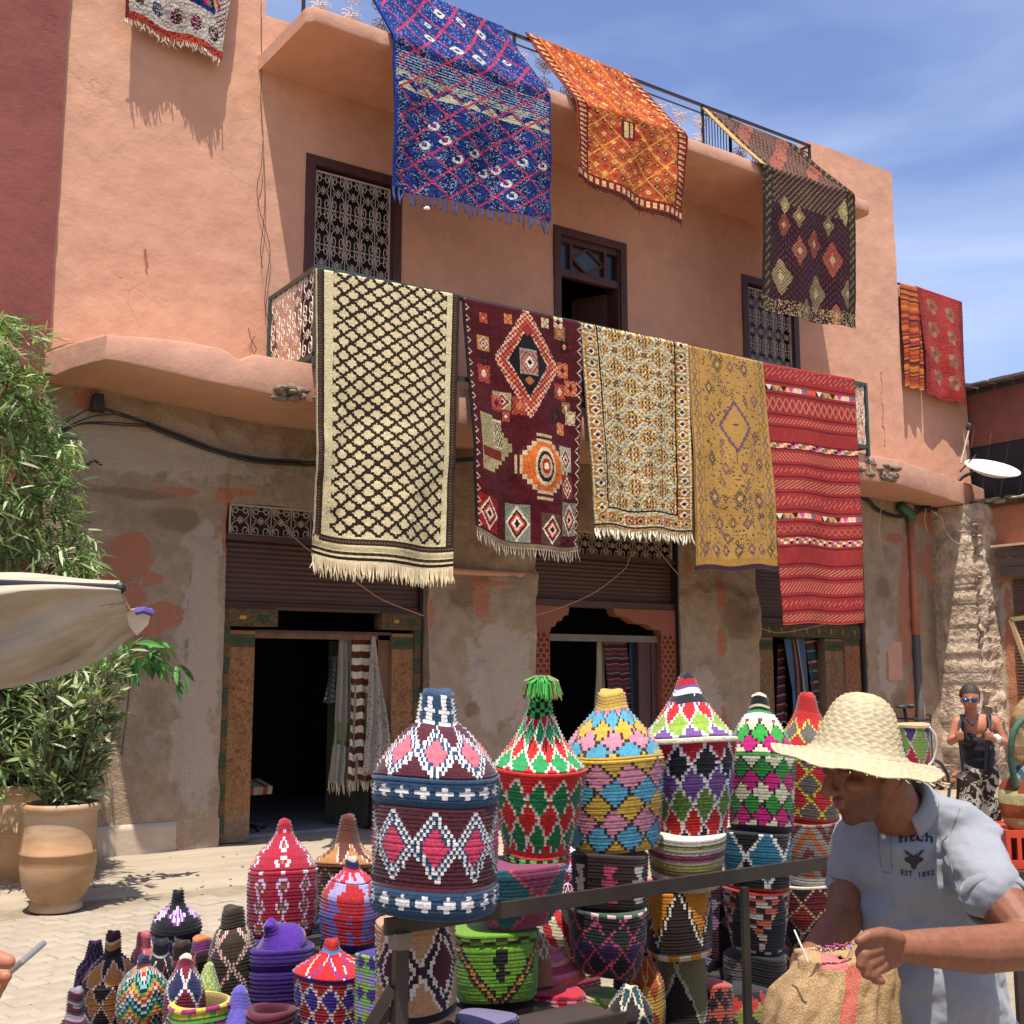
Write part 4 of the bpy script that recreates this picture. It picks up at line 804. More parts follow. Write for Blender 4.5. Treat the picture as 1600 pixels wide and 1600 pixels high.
for x0_ in (2, 113):
    for j in range(16):
        y = j * 13.4; q = rnd.choice(('b8742c', 'c28a3a', 'b0602a', '9c7a3c')); c.rect(x0_, y, x0_ + 14, y + 11, q); c.put((abs(c.x - x0_ - 7) / 6 + abs(c.y - y - 5.5) / 5 < 1) & (abs(c.x - x0_ - 7) / 4 + abs(c.y - y - 5.5) / 3.4 > .8), 'e0d6be'); c.dia(x0_ + 7, y + 5.5, 2.2, 2, '4a3224')
for x_ in (17, 111): c.rect(x_, 0, x_ + 1.6, 208, '2e2620')
c.rect(17, 206, 113, 208, '2e2620')
for i in range(10): x = 4 + i * 12.5; c.rect(x, 212, x + 11, 222, rnd.choice(('b8742c', 'c28a3a', 'b0602a'))); c.dia(x + 5.5, 217, 4, 4, 'e0d6be'); c.dia(x + 5.5, 217, 2.2, 2.2, '5a3a24')
c.rect(0, 224, 130, 226, '3a3028'); c.rect(0, 226, 130, 230, 'b08a5c'); c.noise(.2, 8)
fn = hang_fn([xz(911, 506), xz(1079, 540), xz(1080, 836), xz(930, 826)], FB, .022, 2.1, 7)
o = tag(rug_obj('carpet', fn, c, M_RUG, rough=.014, seed=3), 'shaggy ivory carpet with orange and black diamonds, in the middle of the balcony rail', 'carpet', RG); fringe(fn, 130, o, plain('fringe_ivory', S('d8ccb0'), .95, bump=0), .1, 46, .011, .04)
# 4 mustard
c = Cv(110, 260, 'ae8544'); c.noise(.12, 9, 3, 1)
def floret(x, y, s_, q): c.put((abs(c.x - x) / s_ + abs(c.y - y) / (s_ * 1.5) < 1) & ((abs(c.x - x) + abs(c.y - y) * .8).astype(int) % 3 > 0), q); c.dia(x, y, s_ * .35, s_ * .5, 'b8944c')
pr = ('5b3a52', '6b4a5c', '4b3a34', '59483c')
for j in range(20):
    for x in (7, 103): floret(x, 8 + j * 12.4, 4.5, pr[j % 4])
for (x, y, s_) in ((40, 18, 8), (58, 18, 5), (78, 18, 7), (26, 48, 7), (90, 55, 7), (58, 52, 4), (28, 84, 6), (88, 100, 6), (26, 132, 7), (92, 132, 7), (44, 140, 5), (66, 140, 5), (58, 176, 8), (28, 176, 8), (86, 178, 8), (42, 176, 4), (72, 176, 4), (34, 206, 7), (50, 204, 5), (66, 206, 6), (44, 222, 5)): floret(x, y, s_, pr[int(x + y) % 4])
rg2 = np.random.RandomState(4)
for i in range(46): floret(rg2.randint(18, 92), rg2.randint(8, 240), rg2.uniform(2.5, 4.5), pr[i % 4])
for i in range(800): x, y = rg2.randint(12, 98), rg2.randint(3, 240); c.rect(x, y, x + rg2.randint(1, 4), y + rg2.randint(1, 3), pr[i % 4] if i % 3 else '8a6a2c')
for j in range(7): floret(12 + j * 14.5, 236, 5, pr[j % 4])
for k, q in enumerate(('6b4a5c', 'ae8544')): c.dia(60, 90, 21 - k * 4, 32 - k * 6, q, 2)
c.dia(60, 88, 5, 2, '59483c'); c.rect(58, 118, 59, 136, '4b3a34'); c.rect(1, 0, 2, 252, '6a4b2c'); c.rect(13, 0, 14, 240, '8a6a3c'); c.rect(96, 0, 97, 240, '8a6a3c'); c.rect(0, 246, 110, 254, 'a47c38'); c.rect(0, 254, 110, 260, '3c2430'); c.noise(.1, 11, 1, 1)
fn = hang_fn([xz(1079, 540), xz(1197, 567), xz(1220, 890), xz(1086, 892)], FB, .03, 1.8, 11)
tag(rug_obj('carpet', fn, c, M_FLAT, .006, .002, seed=4), 'thin mustard yellow carpet with violet florets and purple hem on the balcony rail', 'carpet', RG)
# 5 red kilim
c = Cv(130, 300, '962c2a'); c.noise(.08, 12, .3, 3); bands = [0, 22, 36, 60, 74, 92, 100, 118, 132, 150, 170, 184, 200, 212, 232, 248, 268, 284, 300]
mult = ('e0d0b4', 'd98a52', '1f1a1c', 'c64a86', 'e2b08a', '3f7a62', 'd9552c')
for i, y in enumerate(bands[:-1]):
    h_ = bands[i + 1] - y; c.rect(0, y, 130, y + 1.5, '5c1c22'); c.rect(0, y + 2.2, 130, y + 3, 'b8603a'); reg = (c.y > y + 4) & (c.y < y + h_ - 3); m = i % 9
    if m in (1, 10): 
        k = np.floor(c.x / 10).astype(int); tri = abs((c.x % 10) - 5) / 5 < (1 - (c.y - y - 4) / (h_ - 7)); 
        for q in range(7): c.put(reg & tri & (k % 7 == q), mult[q]); c.put(reg & ~tri & ((k + 3) % 7 == q), mult[(q * 3) % 7])
    elif m == 2: c.put(reg & (abs(abs(((c.x % 9) - 4.5) / 4.5) - abs((c.y - y - h_ / 2) / (h_ / 2 - 4))) < .25), rnd.choice(('a8604c', 'b8705c'))); 
    elif i == 5: 
        k = (np.floor(c.x / 5) + np.floor(c.y / 3)).astype(int)
        for q in range(7): c.put((c.y > y + 1) & (c.y < y + h_) & (k % 7 == q), mult[q])
    elif m in (0, 7): c.put(reg & ((np.floor(c.x / 2) + np.floor(c.y / 2)) % 3 < 1) & (abs(((c.x % 8) - 4) / 4) + abs((c.y - y - h_ / 2) / (h_ / 2 - 3)) < 1.1), 'bb6a5a')
    elif m in (3, 6): c.put(reg & (((c.x + c.y * (1 if i % 2 else -1)) % 5) < 1.5), 'c0705a')
    elif m == 4: c.put(reg & ((c.x % 11) < 5) & ((c.x + np.abs(c.y - y - h_ / 2) * 1.2) % 11 < 4), '8a3a34')
    else: c.put(reg & ((c.x % 9) < 4), '93323a'); c.put(reg & (((c.x + c.y * 2) % 7) < 1.2), 'c08a62')
for (y0_, y1_) in ((202, 210),):
    k = (np.floor(c.x / 4) + np.floor(c.y / 3) * 2).astype(int)
    for q in range(7): c.put((c.y > y0_) & (c.y < y1_) & (k % 7 == q), mult[q])
c.noise(.1, 13, .3, 2)
fn = hang_fn([xz(1197, 568), xz(1340, 593), xz(1348, 974), xz(1224, 975)], FB, .028, 1.4, 14)
tag(rug_obj('kilim', fn, c, M_FLAT, .005, .002, seed=5), 'long red banded kilim with multicoloured triangle rows, rightmost on the balcony rail', 'carpet', RG)

# roof carpets: rail -> edge of slab -> hanging
def roof_fn(railL, railR, edgeL, edgeR, botL, botR, seed=0, wave=.045, yr=9.85, vs=.3, bottom=None):
    a, b_, c_, d, e, f = [np.array(q, float) for q in (railL, railR, edgeL, edgeR, botL, botR)]
    def fn(U, V):
        u = U[..., None]; A = a + (b_ - a) * u; E2 = c_ + (d - c_) * u; Bt = e + (f - e) * u; t1 = np.clip(V / vs, 0, 1)[..., None]; t2 = np.clip((V - vs) / (1 - vs), 0, 1)[..., None]
        P2 = np.where(V[..., None] < vs, A + (E2 - A) * t1, E2 + (Bt - E2) * t2)
        y = np.where(V < vs, yr - .03 + (9.46 - yr) * t1[..., 0] ** 1.1, 9.46 - .0 * V)
        env = np.minimum(1, 4 * t1[..., 0] * (1 - t1[..., 0]) + 2 * t2[..., 0]); ph = seed * 2.1
        y = y - wave * env * np.sin(U * 2.2 * 2 * np.pi + ph + V * 3) * .8 - (fbm(U * 5, V * 6, seed=seed) - .5) * wave * env
        z = P2[..., 1] + .05 * np.exp(-((V - vs) / .03) ** 2) * 0 - .05 * np.sin(np.pi * t1[..., 0]) * (V < vs) + (bottom(U) * t2[..., 0] ** 3 if bottom else 0)
        return np.stack([P2[..., 0] + (fbm(V * 7, U * 0 + 1, seed=seed + 2) - .5) * .04, y, z], -1)
    return fn
# blue
c = Cv(150, 230, '1b2b68'); c.put((fbm(c.x * .3, c.y * .3, seed=41) > .55), '263e7c'); rgb = np.random.RandomState(5)
u = np.floor((c.x + c.y) / 15).astype(int); v = np.floor((c.x - c.y + 300) / 15).astype(int); sp = ((u * 7 + v * 13) % 3 > 0) & (c.y > 70)
c.put(sp & (rgb.rand(230, 150) < .55), '11183a'); c.put(sp & (rgb.rand(230, 150) < .2), '8494ac'); c.put((c.y > 82) & (c.y < 112) & (np.floor(c.y) % 3 < 1) & (rgb.rand(230, 150) < .85), '9fb0b8')
c.put((c.y < 70) & (rgb.rand(230, 150) < .1), '7288c4'); zz = 112 + 8 * np.abs(((c.x % 20) - 10) / 10) ; c.put((c.y > zz + 2) & (c.y < 124) & (c.x > 3), 'b7b190'); c.put((c.y > 104) & (c.y < zz - 5) & (rgb.rand(230, 150) < .7), 'a7a888')
c.lattice(30, 30, 4, 4, 'b03a55', .045, (c.x > 3) & (rgb.rand(230, 150) < .92), 1.0)
for (x, y) in ((28, 175), (45, 166), (56, 184), (72, 172), (95, 182), (104, 196), (118, 168), (138, 166), (82, 190), (36, 152), (108, 210)): c.put((np.abs(np.hypot(c.x - x, c.y - y) - 4) < 1.1) & (c.x + c.y > x + y - 4), 'c3c8c0')
for (x, y, s_) in ((64, 58, 7), (84, 60, 8), (44, 50, 6), (70, 16, 6), (92, 16, 6), (114, 18, 6), (98, 44, 5), (124, 44, 5), (52, 32, 4)): c.dia(x, y, s_, s_ * .8, 'c9c6b2'); c.dia(x, y, s_ * .5, s_ * .3, '263e7c')
c.rect(0, 0, 2, 230, '1f3a90'); c.rect(148, 0, 150, 230, '1f3a90'); c.noise(.22, 14)
rl_ = lambda px, py: xz(px, py, 9.82); e_ = lambda px, py: xz(px, py, 9.46)
fn = roof_fn(rl_(560, -52), rl_(786, 42), e_(615, 62), e_(860, 152), e_(614, 293), e_(862, 346), 3, .045, vs=.33)
o = tag(rug_obj('carpet', fn, c, M_RUG, .02, .009, seed=6, soft=30), 'large shaggy royal blue carpet with red lattice hung from the roof rail', 'carpet', RR); fringe(fn, 150, o, plain('fringe_blue', S('2a3a74'), .9, bump=0), .15, 30, .011, .03)
b = MB(); q = at(668, 325, 'y', 9.44); b.ball(q, (.03, .008, .02), 8, 5); b.ball(q + Vector((-.03, 0, -.012)), (.015, .006, .012), 8, 5); b.build('paper_scrap', plain('white_paper', S('d8d8d4'), .8, bump=0), o)
# orange
c = Cv(130, 200, 'b25430'); c.noise(.15, 15, .5, 2); cols5 = ('d98a3c', 'c9a060', '3f2f26', 'a83a22', 'e0b06c', '8a3a20')
k = (np.floor(c.x / 9)).astype(int); kk = (np.floor(c.y / 9)).astype(int); inb = (c.x > 12) & (c.x < 118) & (c.y < 184)
for i in range(6):
    m = inb & ((k * 5 + kk * 7) % 6 == i); c.put(m & (abs((c.x % 9) - 4.5) + abs((c.y % 9) - 4.5) < 4), cols5[i]); c.put(m & (abs((c.x % 9) - 4.5) + abs((c.y % 9) - 4.5) < 1.8), cols5[(i + 2) % 6])
c.lattice(36, 40, 12, 0, 'd9963c', .03, inb & (c.y > 90)); c.put(inb & (k % 4 == 1) & (c.y < 90) & (abs((c.x % 9) - 4.5) < 2), 'd8702c')
for x_ in (4, 120): c.rect(x_ - 3, 0, x_ + 9, 200, '6b2018'); rowm = (c.x > x_ - 2) & (c.x < x_ + 7); c.put(rowm & (c.y % 7 < 4), 'd2a272'); c.put(rowm & (c.y % 7 < 2) & (c.x > x_ + 2), 'b84a2c')
c.rect(0, 184, 130, 196, '7a2a1c'); c.put((c.y > 186) & (c.y < 194) & (c.x % 7 < 4), 'd8ac7c'); c.rect(0, 196, 130, 200, '4a1c18'); c.dia(58, 112, 15, 16, 'a62c22', 2); c.rect(50, 96, 66, 122, '5b2a20'); c.rect(53, 98, 58, 120, 'cdb07a'); c.rect(60, 98, 63, 118, 'c9a060'); c.noise(.22, 16)
fn = roof_fn(rl_(822, 50), rl_(986, 118), e_(900, 160), e_(1075, 214), e_(906, 276), e_(1068, 350), 6, .045, vs=.46, bottom=lambda U: -.05 * np.sin(U * np.pi * 1.1))
o = tag(rug_obj('carpet', fn, c, M_RUG, .014, .006, seed=7, soft=30), 'orange and rust medallion carpet slung over the roof rail and slab edge', 'carpet', RR); fringe(fn, 130, o, plain('fringe_rust', S('5a2a1e'), .9, bump=0), .05, 40, .005, .03)
# dark purple
c = Cv(120, 220, '2e1219'); c.noise(.15, 17); t3 = np.clip((95 - c.y) / 20, 0, 1)
c.put((c.y < 85) & ((np.floor(c.x / 2) + np.floor(c.y / 3)) % 2 < 1), '7a5648'); c.put((c.y < 85) & (((c.x + c.y) // 16) % 3 < 1) & (c.x % 3 < 2), 'b05a42'); c.put((c.y < 85) & (c.x % 4 < 1), '7a6456')
m = (c.y >= 85); c.put(m & ((c.x % 3 < 1.2) & ((c.y + np.abs((c.x % 30) - 15)) % 6 < 3)), '4a2a32'); c.put(m & (c.y < 120) & ((np.floor(c.x / 2) + np.floor(c.y / 2)) % 3 < 1), '7f6a4a')
for (x, y, q, a_) in ((28, 138, '8f4a3a', 8), (28, 120, 'b59c6c', 6), (64, 150, '9b4a3e', 10), (44, 128, '8f7650', 7), (88, 160, 'a5503e', 12), (84, 128, '8a7450', 7), (24, 186, '94805a', 12), (68, 194, '8a7454', 12), (106, 190, '8c7856', 10), (44, 160, '9a5a44', 9), (52, 212, '8a7454', 8), (90, 212, 'a05a44', 8), (104, 112, 'b09a68', 9)):
    c.put((abs(c.x - x) / a_ + abs(c.y - y) / (a_ * 1.5) < 1) & ((abs(c.x - x) + abs(c.y - y)).astype(int) % 3 < 2), q); c.dia(x, y, a_ * .3, a_ * .42, 'a8946c'); 
for x_ in (1, 108): c.rect(x_, 0, x_ + 11, 220, '2c241c'); c.put((c.x > x_ + 1) & (c.x < x_ + 9) & ((c.y + (c.x - x_)) % 8 < 2.5), '75683f'); c.rect(x_ + 4, 0, x_ + 5, 220, '3a2228')
c.put((c.x < 6) & (c.y < 85), 'c9a56a'); c.put((c.y > 206) & (rgb.rand(220, 120) < .3), 'a08a60'); c.noise(.2, 18)
fn = roof_fn(rl_(1098, 168), rl_(1242, 226), e_(1193, 262), e_(1336, 306), e_(1190, 482), e_(1340, 512), 9, .045, vs=.42, bottom=lambda U: -.03 * np.sin(U * np.pi))
tag(rug_obj('carpet', fn, c, M_RUG, .014, .005, seed=8, soft=30), 'dark aubergine carpet with small tan diamonds hung from the right end of the roof rail', 'carpet', RR)
# top-left carpet on the tower wall, only its lower end in frame
c = Cv(100, 120, 'bdb0a2'); c.rect(20, 0, 88, 78, '1d2c66'); c.rect(0, 112, 100, 120, 'a8402f'); c.rect(0, 0, 3, 120, '7a3038')
for i, q in enumerate(('3f3d30', '2a3c55', '5a2038', '6a2440', '3c3a30')): c.put(((c.x - 12 - i * 19) / 6) ** 2 + ((c.y - 94 - i * 1.0) / 8) ** 2 < 1, q); c.put((((c.x - 12 - i * 19) / 6) ** 2 + ((c.y - 94 - i) / 8) ** 2 < 1) & (rgb.rand(120, 100) < .25), 'c9b8a8')
for i, q in enumerate(('b8322c', 'c94a86', '7a8a5a', '2a2226', 'c9a07a', 'b84a5a')):
    for sg in (-1, 1): c.put((abs((c.x - 54) * sg - (c.y - 22) * .45 - i * 3) < 1.6) & (c.y < 72) & (c.y > 20), q)
c.rect(40, 0, 70, 20, '9a6a58'); c.put((c.x > 89) & (c.x < 99) & (c.y < 100) & ((np.floor(c.x / 2) + np.floor(c.y / 2)) % 3 < 1), '5a2a38'); c.noise(.25, 19)
c.rect(0, 78, 0, 0, 'ffffff'); yt = WY - .08
fn = hang_fn([(2.67, 9.0), (3.78, 9.0), xz(343, 96, yt), xz(192, 36, yt)], yt, .03, 1.7, 4, side=.01)
o = tag(rug_obj('carpet', fn, c, M_RUG, .016, .014, seed=9), 'blue and grey-white carpet with red hem high on the left tower wall', 'carpet'); fringe(fn, 100, o, plain('fringe_multi', S('b59c84'), .9, bump=0), .08, 60, .007, .05)
# right wing carpets
yw = WY + .02
c = Cv(60, 150, '8f3a22'); 
for i in range(60): y = i * 2.5; c.rect(0, y, 60, y + 2.5, rnd.choice(('9c4426', 'b5602c', '7c2e20', '5a2620', 'b8722e', 'a03a3a', '2c1c20', 'a84a26')))
c.noise(.12, 20, .3, 1)
fn = hang_fn([xz(1403, 444, yw), xz(1433, 452, yw), xz(1437, 610, yw), xz(1407, 604, yw)], yw, .03, 2, 3)
tag(rug_obj('blanket', fn, c, M_FLAT, .005, .002, seed=10), 'orange-brown striped blanket on the low wing wall beside the red carpet', 'blanket')
c = Cv(90, 190, '9a2c2a'); c.rect(8, 8, 82, 182, 'a83a34'); c.noise(.15, 21, .5, 2)
for (x, y) in ((26, 30), (62, 36), (26, 70), (62, 78), (28, 112), (62, 120), (30, 152), (62, 158)):
    for k in range(5): c.put(((c.x - x - 7 * math.cos(k * 1.26)) / 5) ** 2 + ((c.y - y - 9 * math.sin(k * 1.26)) / 5.5) ** 2 < 1, 'a87a5a' if k % 2 else '94604a')
    c.dia(x, y, 5, 6, '8a4a38')
c.put(((c.x < 8) | (c.x > 82)) & ((np.floor(c.x / 2) + np.floor(c.y / 3)) % 3 < 1), '5a3a3a'); c.noise(.22, 22)
fn = hang_fn([xz(1430, 450, yw), xz(1500, 474, yw), xz(1503, 634, yw), xz(1440, 618, yw)], yw, .03, 1.5, 8)
tag(rug_obj('carpet', fn, c, M_RUG, .01, .006, seed=11), 'faded red carpet with tan blossoms hung over the wing wall', 'carpet')
# textiles in the doorways
def drape(px4, y, cv, label, waves=3, wave=.05, seed=0, thick=.006, name='blanket', fr=None, cat='blanket'):
    fn = hang_fn([xz(*px4[0], y), xz(*px4[1], y), xz(*px4[2], y), xz(*px4[3], y)], y, wave, waves, seed); o = tag(rug_obj(name, fn, cv, M_FLAT, thick, .002, seed=seed), label, cat, 'textiles hanging in the shop doorways')
    if fr: fringe(fn, 10, o, fr, .09, 24, .005, .02)
    return o
def stripes(w_, h_, cols, ws, vert=False, seed=0, ns=.15):
    c = Cv(w_, h_, cols[0]); t = 0; i = 0; r_ = random.Random(seed); lim = w_ if vert else h_
    while t < lim:
        d = ws[i % len(ws)]
        (c.rect(t, 0, t + d, h_, cols[i % len(cols)]) if vert else c.rect(0, t, w_, t + d, cols[i % len(cols)])); t += d; i += 1
    c.noise(ns, seed + 30); return c
c = stripes(24, 110, ('d0c4a8', '5a2f20'), (5, 5), seed=1); drape([(548, 994), (578, 994), (574, 1222), (536, 1220)], WY + .2, c, 'brown and cream striped blanket hanging in the first doorway', 2, .03, 1, fr=M_FRINGE)
c = Cv(20, 100, '9c9484'); c.rect(0, 60, 20, 72, '7b7c50'); c.rect(0, 72, 20, 75, '4c5a3c'); c.noise(.15, 31); drape([(528, 996), (550, 996), (540, 1228), (508, 1222)], WY + .3, c, 'grey-beige blanket with olive band behind the striped one', 3, .04, 2, fr=M_FRINGE)
c = Cv(24, 100, 'a89e90'); m = (rgb.rand(100, 24) < .1) & ((c.y + c.x) % 12 < 5); c.put(m, 'a83a2c'); c.put((rgb.rand(100, 24) < .1) & ((c.y + c.x + 6) % 12 < 4), '3f7a4c'); c.noise(.25, 32); drape([(578, 996), (584, 996), (604, 1212), (560, 1206)], WY + .12, c, 'pale tufted wedding blanket with red and green sequins in the first doorway', 2.2, .04, 3)
c = Cv(20, 60, '4b4a50'); m = (c.x // 3 + c.y // 3) % 2 < 1; c.put(m, '8a8480'); c.noise(.2, 33); drape([(516, 1030), (530, 1025), (526, 1100), (498, 1098)], WY + .5, c, 'dark chequered cloth deep inside the first doorway', 2, .03, 4)
c = stripes(28, 100, ('5a2a2a', '7c3a30', '2c3340', '8a5a4c', '3a2228', '9c6a58'), (4, 2, 3, 2, 5, 1), seed=5); drape([(940, 998), (976, 998), (982, 1130), (942, 1130)], WY + .3, c, 'maroon striped blanket hanging in the second doorway', 2, .03, 5)
c = Cv(12, 90, 'a59678'); c.noise(.15, 34); drape([(930, 998), (942, 998), (938, 1130), (924, 1130)], WY + .34, c, 'narrow beige cloth beside the maroon striped blanket', 1.5, .02, 6)
c = Cv(12, 90, '2c3d50'); c.noise(.2, 35); drape([(980, 998), (990, 998), (994, 1130), (980, 1130)], WY + .26, c, 'dark blue cloth beside the maroon striped blanket', 1.5, .02, 7)
c = stripes(30, 90, ('4a5f78', '4a5f78', '3a2c2c', '8a5a4a', '2c2a30', '9a8a78'), (8, 2, 3, 2, 3, 2), vert=True, seed=6); drape([(1222, 1000), (1254, 998), (1262, 1130), (1232, 1130)], WY + .22, c, 'blue bordered blanket with vertical stripes in the third doorway', 1.5, .03, 8)
c = stripes(26, 90, ('2d4a58', '3a3a40', 'a8946c', '6a2f30', '2d4a58', '8a7a58'), (6, 3, 2, 3, 4, 2), seed=7); drape([(1254, 994), (1282, 990), (1296, 1130), (1258, 1130)], WY + .3, c, 'teal banded blanket at the right of the third doorway', 2, .04, 9)
c = stripes(14, 90, ('6a2a36', '2c2a30', '9a8a78'), (5, 3, 2), seed=8); drape([(1212, 1010), (1222, 1008), (1226, 1130), (1208, 1130)], WY + .34, c, 'narrow wine-red cloth at the left of the third doorway', 1, .02, 10)
# ------------------------------------------------------------ coiled baskets
M_BASK = vcol('wool_wrapped_coil', .85, .3, 240, .45, .003, sheen=.2)
def lat(U, T, t0, t1, n, m, cols, out, th=.1, off=0.):
    """lattice of diamonds between heights t0..t1"""
    v = (T - t0) / (t1 - t0) * m; a = U * n + off; i = np.floor(a + v / 1.); j = np.floor(a - v / 1.); fa = (a + v) % 1; fb = (a - v) % 1
    k = ((i - j).astype(int)) % len(cols); C = np.array([S(q) for q in cols])[k]
    if out: C[(fa < th) | (fb < th)] = S(out)
    return C
def zig(U, T, t0, t1, n, seq, inner, outer, off=0.):
    """stacked diamonds with concentric zigzag lines"""
    v = abs((T - t0) / (t1 - t0) * 2 - 1); d = abs(((U * n + off) % 1) - .5) * 2; m = v + d * .78; C = np.tile(np.array(S(outer)), U.shape + (1,))
    C[m < .5] = S(inner)
    for k, q in enumerate(seq): C[(m >= .5 + k * .107) & (m < .607 + k * .107)] = S(q)
    return C
def cross(U, T, t0, t1, n, bg, fg, off=0.):
    v = (T - t0) / (t1 - t0); d = abs(((U * n + off) % 1) - .5); C = np.tile(np.array(S(bg)), U.shape + (1,)); C[(d < .12) & (v > .2) & (v < .82)] = S(fg); C[(d < .34) & (v > .4) & (v < .62)] = S(fg); return C
def chk(U, T, t0, t1, n, m, a, b_): k = (np.floor(U * n) + np.floor((T - t0) / (t1 - t0) * m)).astype(int) % 2; return np.array([S(a), S(b_)])[k]
def sol(U, T, c): return np.tile(np.array(S(c)), U.shape + (1,))
def vee(U, T, t0, t1, n, bg, lines, off=0., fill=None, flip=False):
    """V or inverted V shapes with lines; fill inside"""
    v = (T - t0) / (t1 - t0); v = 1 - v if flip else v; d = abs(((U * n + off) % 1) - .5) * 2; m = v - d; C = np.tile(np.array(S(bg)), U.shape + (1,))
    if fill: C[m > 0] = S(fill)
    for k, q in enumerate(lines): C[(m >= -.02 - k * .09) & (m < .07 - k * .09)] = S(q)
    return C
NB = [0]
def basket(label, cx, top, bot, wpx, t, prof, bands, lid=None, group='coiled wool baskets of the cart and the tables', ncol=88, row=.0088, open_top=False, tilt=None, name='basket', hollow=False, minr=.0, extend=0, rot=0.):
    """prof: (height 0..1, radius 0..1); bands: (t0, t1, function); lid: height where the lid starts"""
    NB[0] += 1; sd = NB[0]; rr = random.Random(sd); r = wpx / 2 / FPX * t; p = dpt(cx, bot, t); zb = dpt(cx, bot, t - r * .9).z; zt = dpt(cx, top, t).z; h = max(.04, zt - zb)
    e = empty(name, (p.x, p.y, zb)); tag(e, label, 'basket', group); fac = math.atan2(-p.y, -p.x)
    ts = np.array([q[0] for q in prof]); rs = np.array([q[1] for q in prof]); n = max(4, int(round(h / row)))
    def part(nm, ta, tb, closed_bottom, closed_top):
        k0, k1 = int(round(ta * n)), int(round(tb * n)); rows = k1 - k0
        tt = np.linspace(k0 / n, k1 / n, rows * 2 + 1); R_ = np.interp(tt, ts, rs) * r; wob = 1 + .006 * np.sin(np.arange(len(tt)) * 1.7 + sd)
        slope = np.gradient(R_, tt * h + 1e-9); nrm = 1 / np.sqrt(1 + slope ** 2); bump = np.where(np.arange(len(tt)) % 2 == 1, row * .36, -row * .16); Rr = np.maximum(.004, (R_ + bump * nrm) * wob); Zz = tt * h - bump * slope * nrm
        nc = ncol; A = fac + np.arange(nc) * 2 * np.pi / nc + rot; st = 1 + (np.random.RandomState(sd).rand(len(tt), nc) - .5) * .010 + .016 * np.sin(A * 2 + sd)[None] * (1 - 0 * tt[:, None]) + .006 * np.sin(A * 3 + tt[:, None] * 7 + sd)
        X = Rr[:, None] * np.cos(A) * st; Y = Rr[:, None] * np.sin(A) * st; Z = np.repeat(Zz[:, None], nc, 1) + .0022 * np.sin(A * 2 + sd * 1.3)[None] * 2; V = np.stack([X, Y, Z], -1).reshape(-1, 3)
        i = np.arange(len(tt) - 1)[:, None]; j = np.arange(nc)[None]; j2 = (j + 1) % nc; F = np.stack([i * nc + j, i * nc + j2, (i + 1) * nc + j2, (i + 1) * nc + j], -1).reshape(-1, 4)
        rowi = (np.arange(len(tt) - 1) // 2); Tm = (rowi + .5 + k0) / n; Uc = ((np.arange(nc) + .5) / nc + .5) % 1.; U, T = np.meshgrid(Uc, Tm); rj = np.random.RandomState(sd + 9); U = (U + ((rj.rand(len(Tm) // 2 + 1).repeat(2)[:len(Tm)] - .5) * .9 / nc)[:, None] + (fbm(U * 6, T * 5, seed=sd) - .5) * .016) % 1.; T = T + (fbm(U * 5 + 3, T * 4, seed=sd + 2) - .5) * .012; C = sol(U, T, '3a2a24')
        for (a, b_, f) in bands:
            m = (T >= a) & (T < b_)
            if m.any(): C[m] = f(U, T)[m]
        C = C * (1 + (np.random.RandomState(sd + 5).rand(len(Tm) // 2 + 1, nc).repeat(2, 0)[:len(Tm)] - .5)[..., None] * .22)
        cols = C.reshape(-1, 3); V = list(V); Fl = [F]; extra = []
        m0 = len(V)
        def cap(ring, z, flip, c, inset=None):
            nonlocal m0
            V.append((0, 0, z)); ce = m0; m0 += 1; a = ring; b2 = np.roll(ring, -1); f = np.stack([a, b2, np.full(nc, ce), np.full(nc, ce)], -1); return f[:, ::-1] if flip else f
        tris = []
        last = (len(tt) - 1) * nc + np.arange(nc); first = np.arange(nc)
        if closed_top and not open_top: tris.append((cap(last, Zz[-1] + .002, False, 0), cols[-1]))
        if closed_bottom: tris.append((cap(first, Zz[0] - .001, True, 0), cols[0]))
        if open_top and closed_bottom:
            # inner wall and floor
            ri = np.maximum(.01, R_ - .014); base = len(V); zi = tt * h
            for q in range(len(tt) - 1, 1, -2):
                for a in A: V.append((ri[q] * math.cos(a), ri[q] * math.sin(a), zi[q] + .001))
            m0 = len(V); kq = (m0 - base) // nc; ii = np.arange(kq - 1)[:, None]; Fi = np.stack([base + ii * nc + j, base + ii * nc + j2, base + (ii + 1) * nc + j2, base + (ii + 1) * nc + j], -1).reshape(-1, 4); lip = np.stack([last, np.roll(last, -1), np.roll(base + np.arange(nc), -1), base + np.arange(nc)], -1)
            Fl += [lip, Fi]; extra += [np.repeat(cols[-1][None], nc, 0), np.repeat((cols.mean(0) * .8)[None], len(Fi), 0)]
            tris.append((cap(base + (kq - 1) * nc + np.arange(nc), zi[2], False, 0), cols.mean(0) * .6))
        for f, c in tris: Fl.append(f); extra.append(np.repeat(np.asarray(c)[None], len(f), 0))
        F = np.concatenate(Fl); cols = np.concatenate([cols] + extra)
        tri = F[:, 2] == F[:, 3]
        # triangles: build with from_pydata path
        me = bpy.data.meshes.new(nm); me.from_pydata([tuple(v) for v in V], [], [tuple(f[:3]) if t_ else tuple(f) for f, t_ in zip(F.tolist(), tri)]); me.materials.append(M_BASK); me.polygons.foreach_set('use_smooth', [True] * len(me.polygons)); facecol(me, np.clip(cols, 0, 1)); me.update()
        o = bpy.data.objects.new(nm, me); COL.objects.link(o); o.parent = e; return o
    if lid: part('body', 0, lid, True, True); part('lid', lid, 1, True, True)
    else: part('body', 0, 1, True, True)
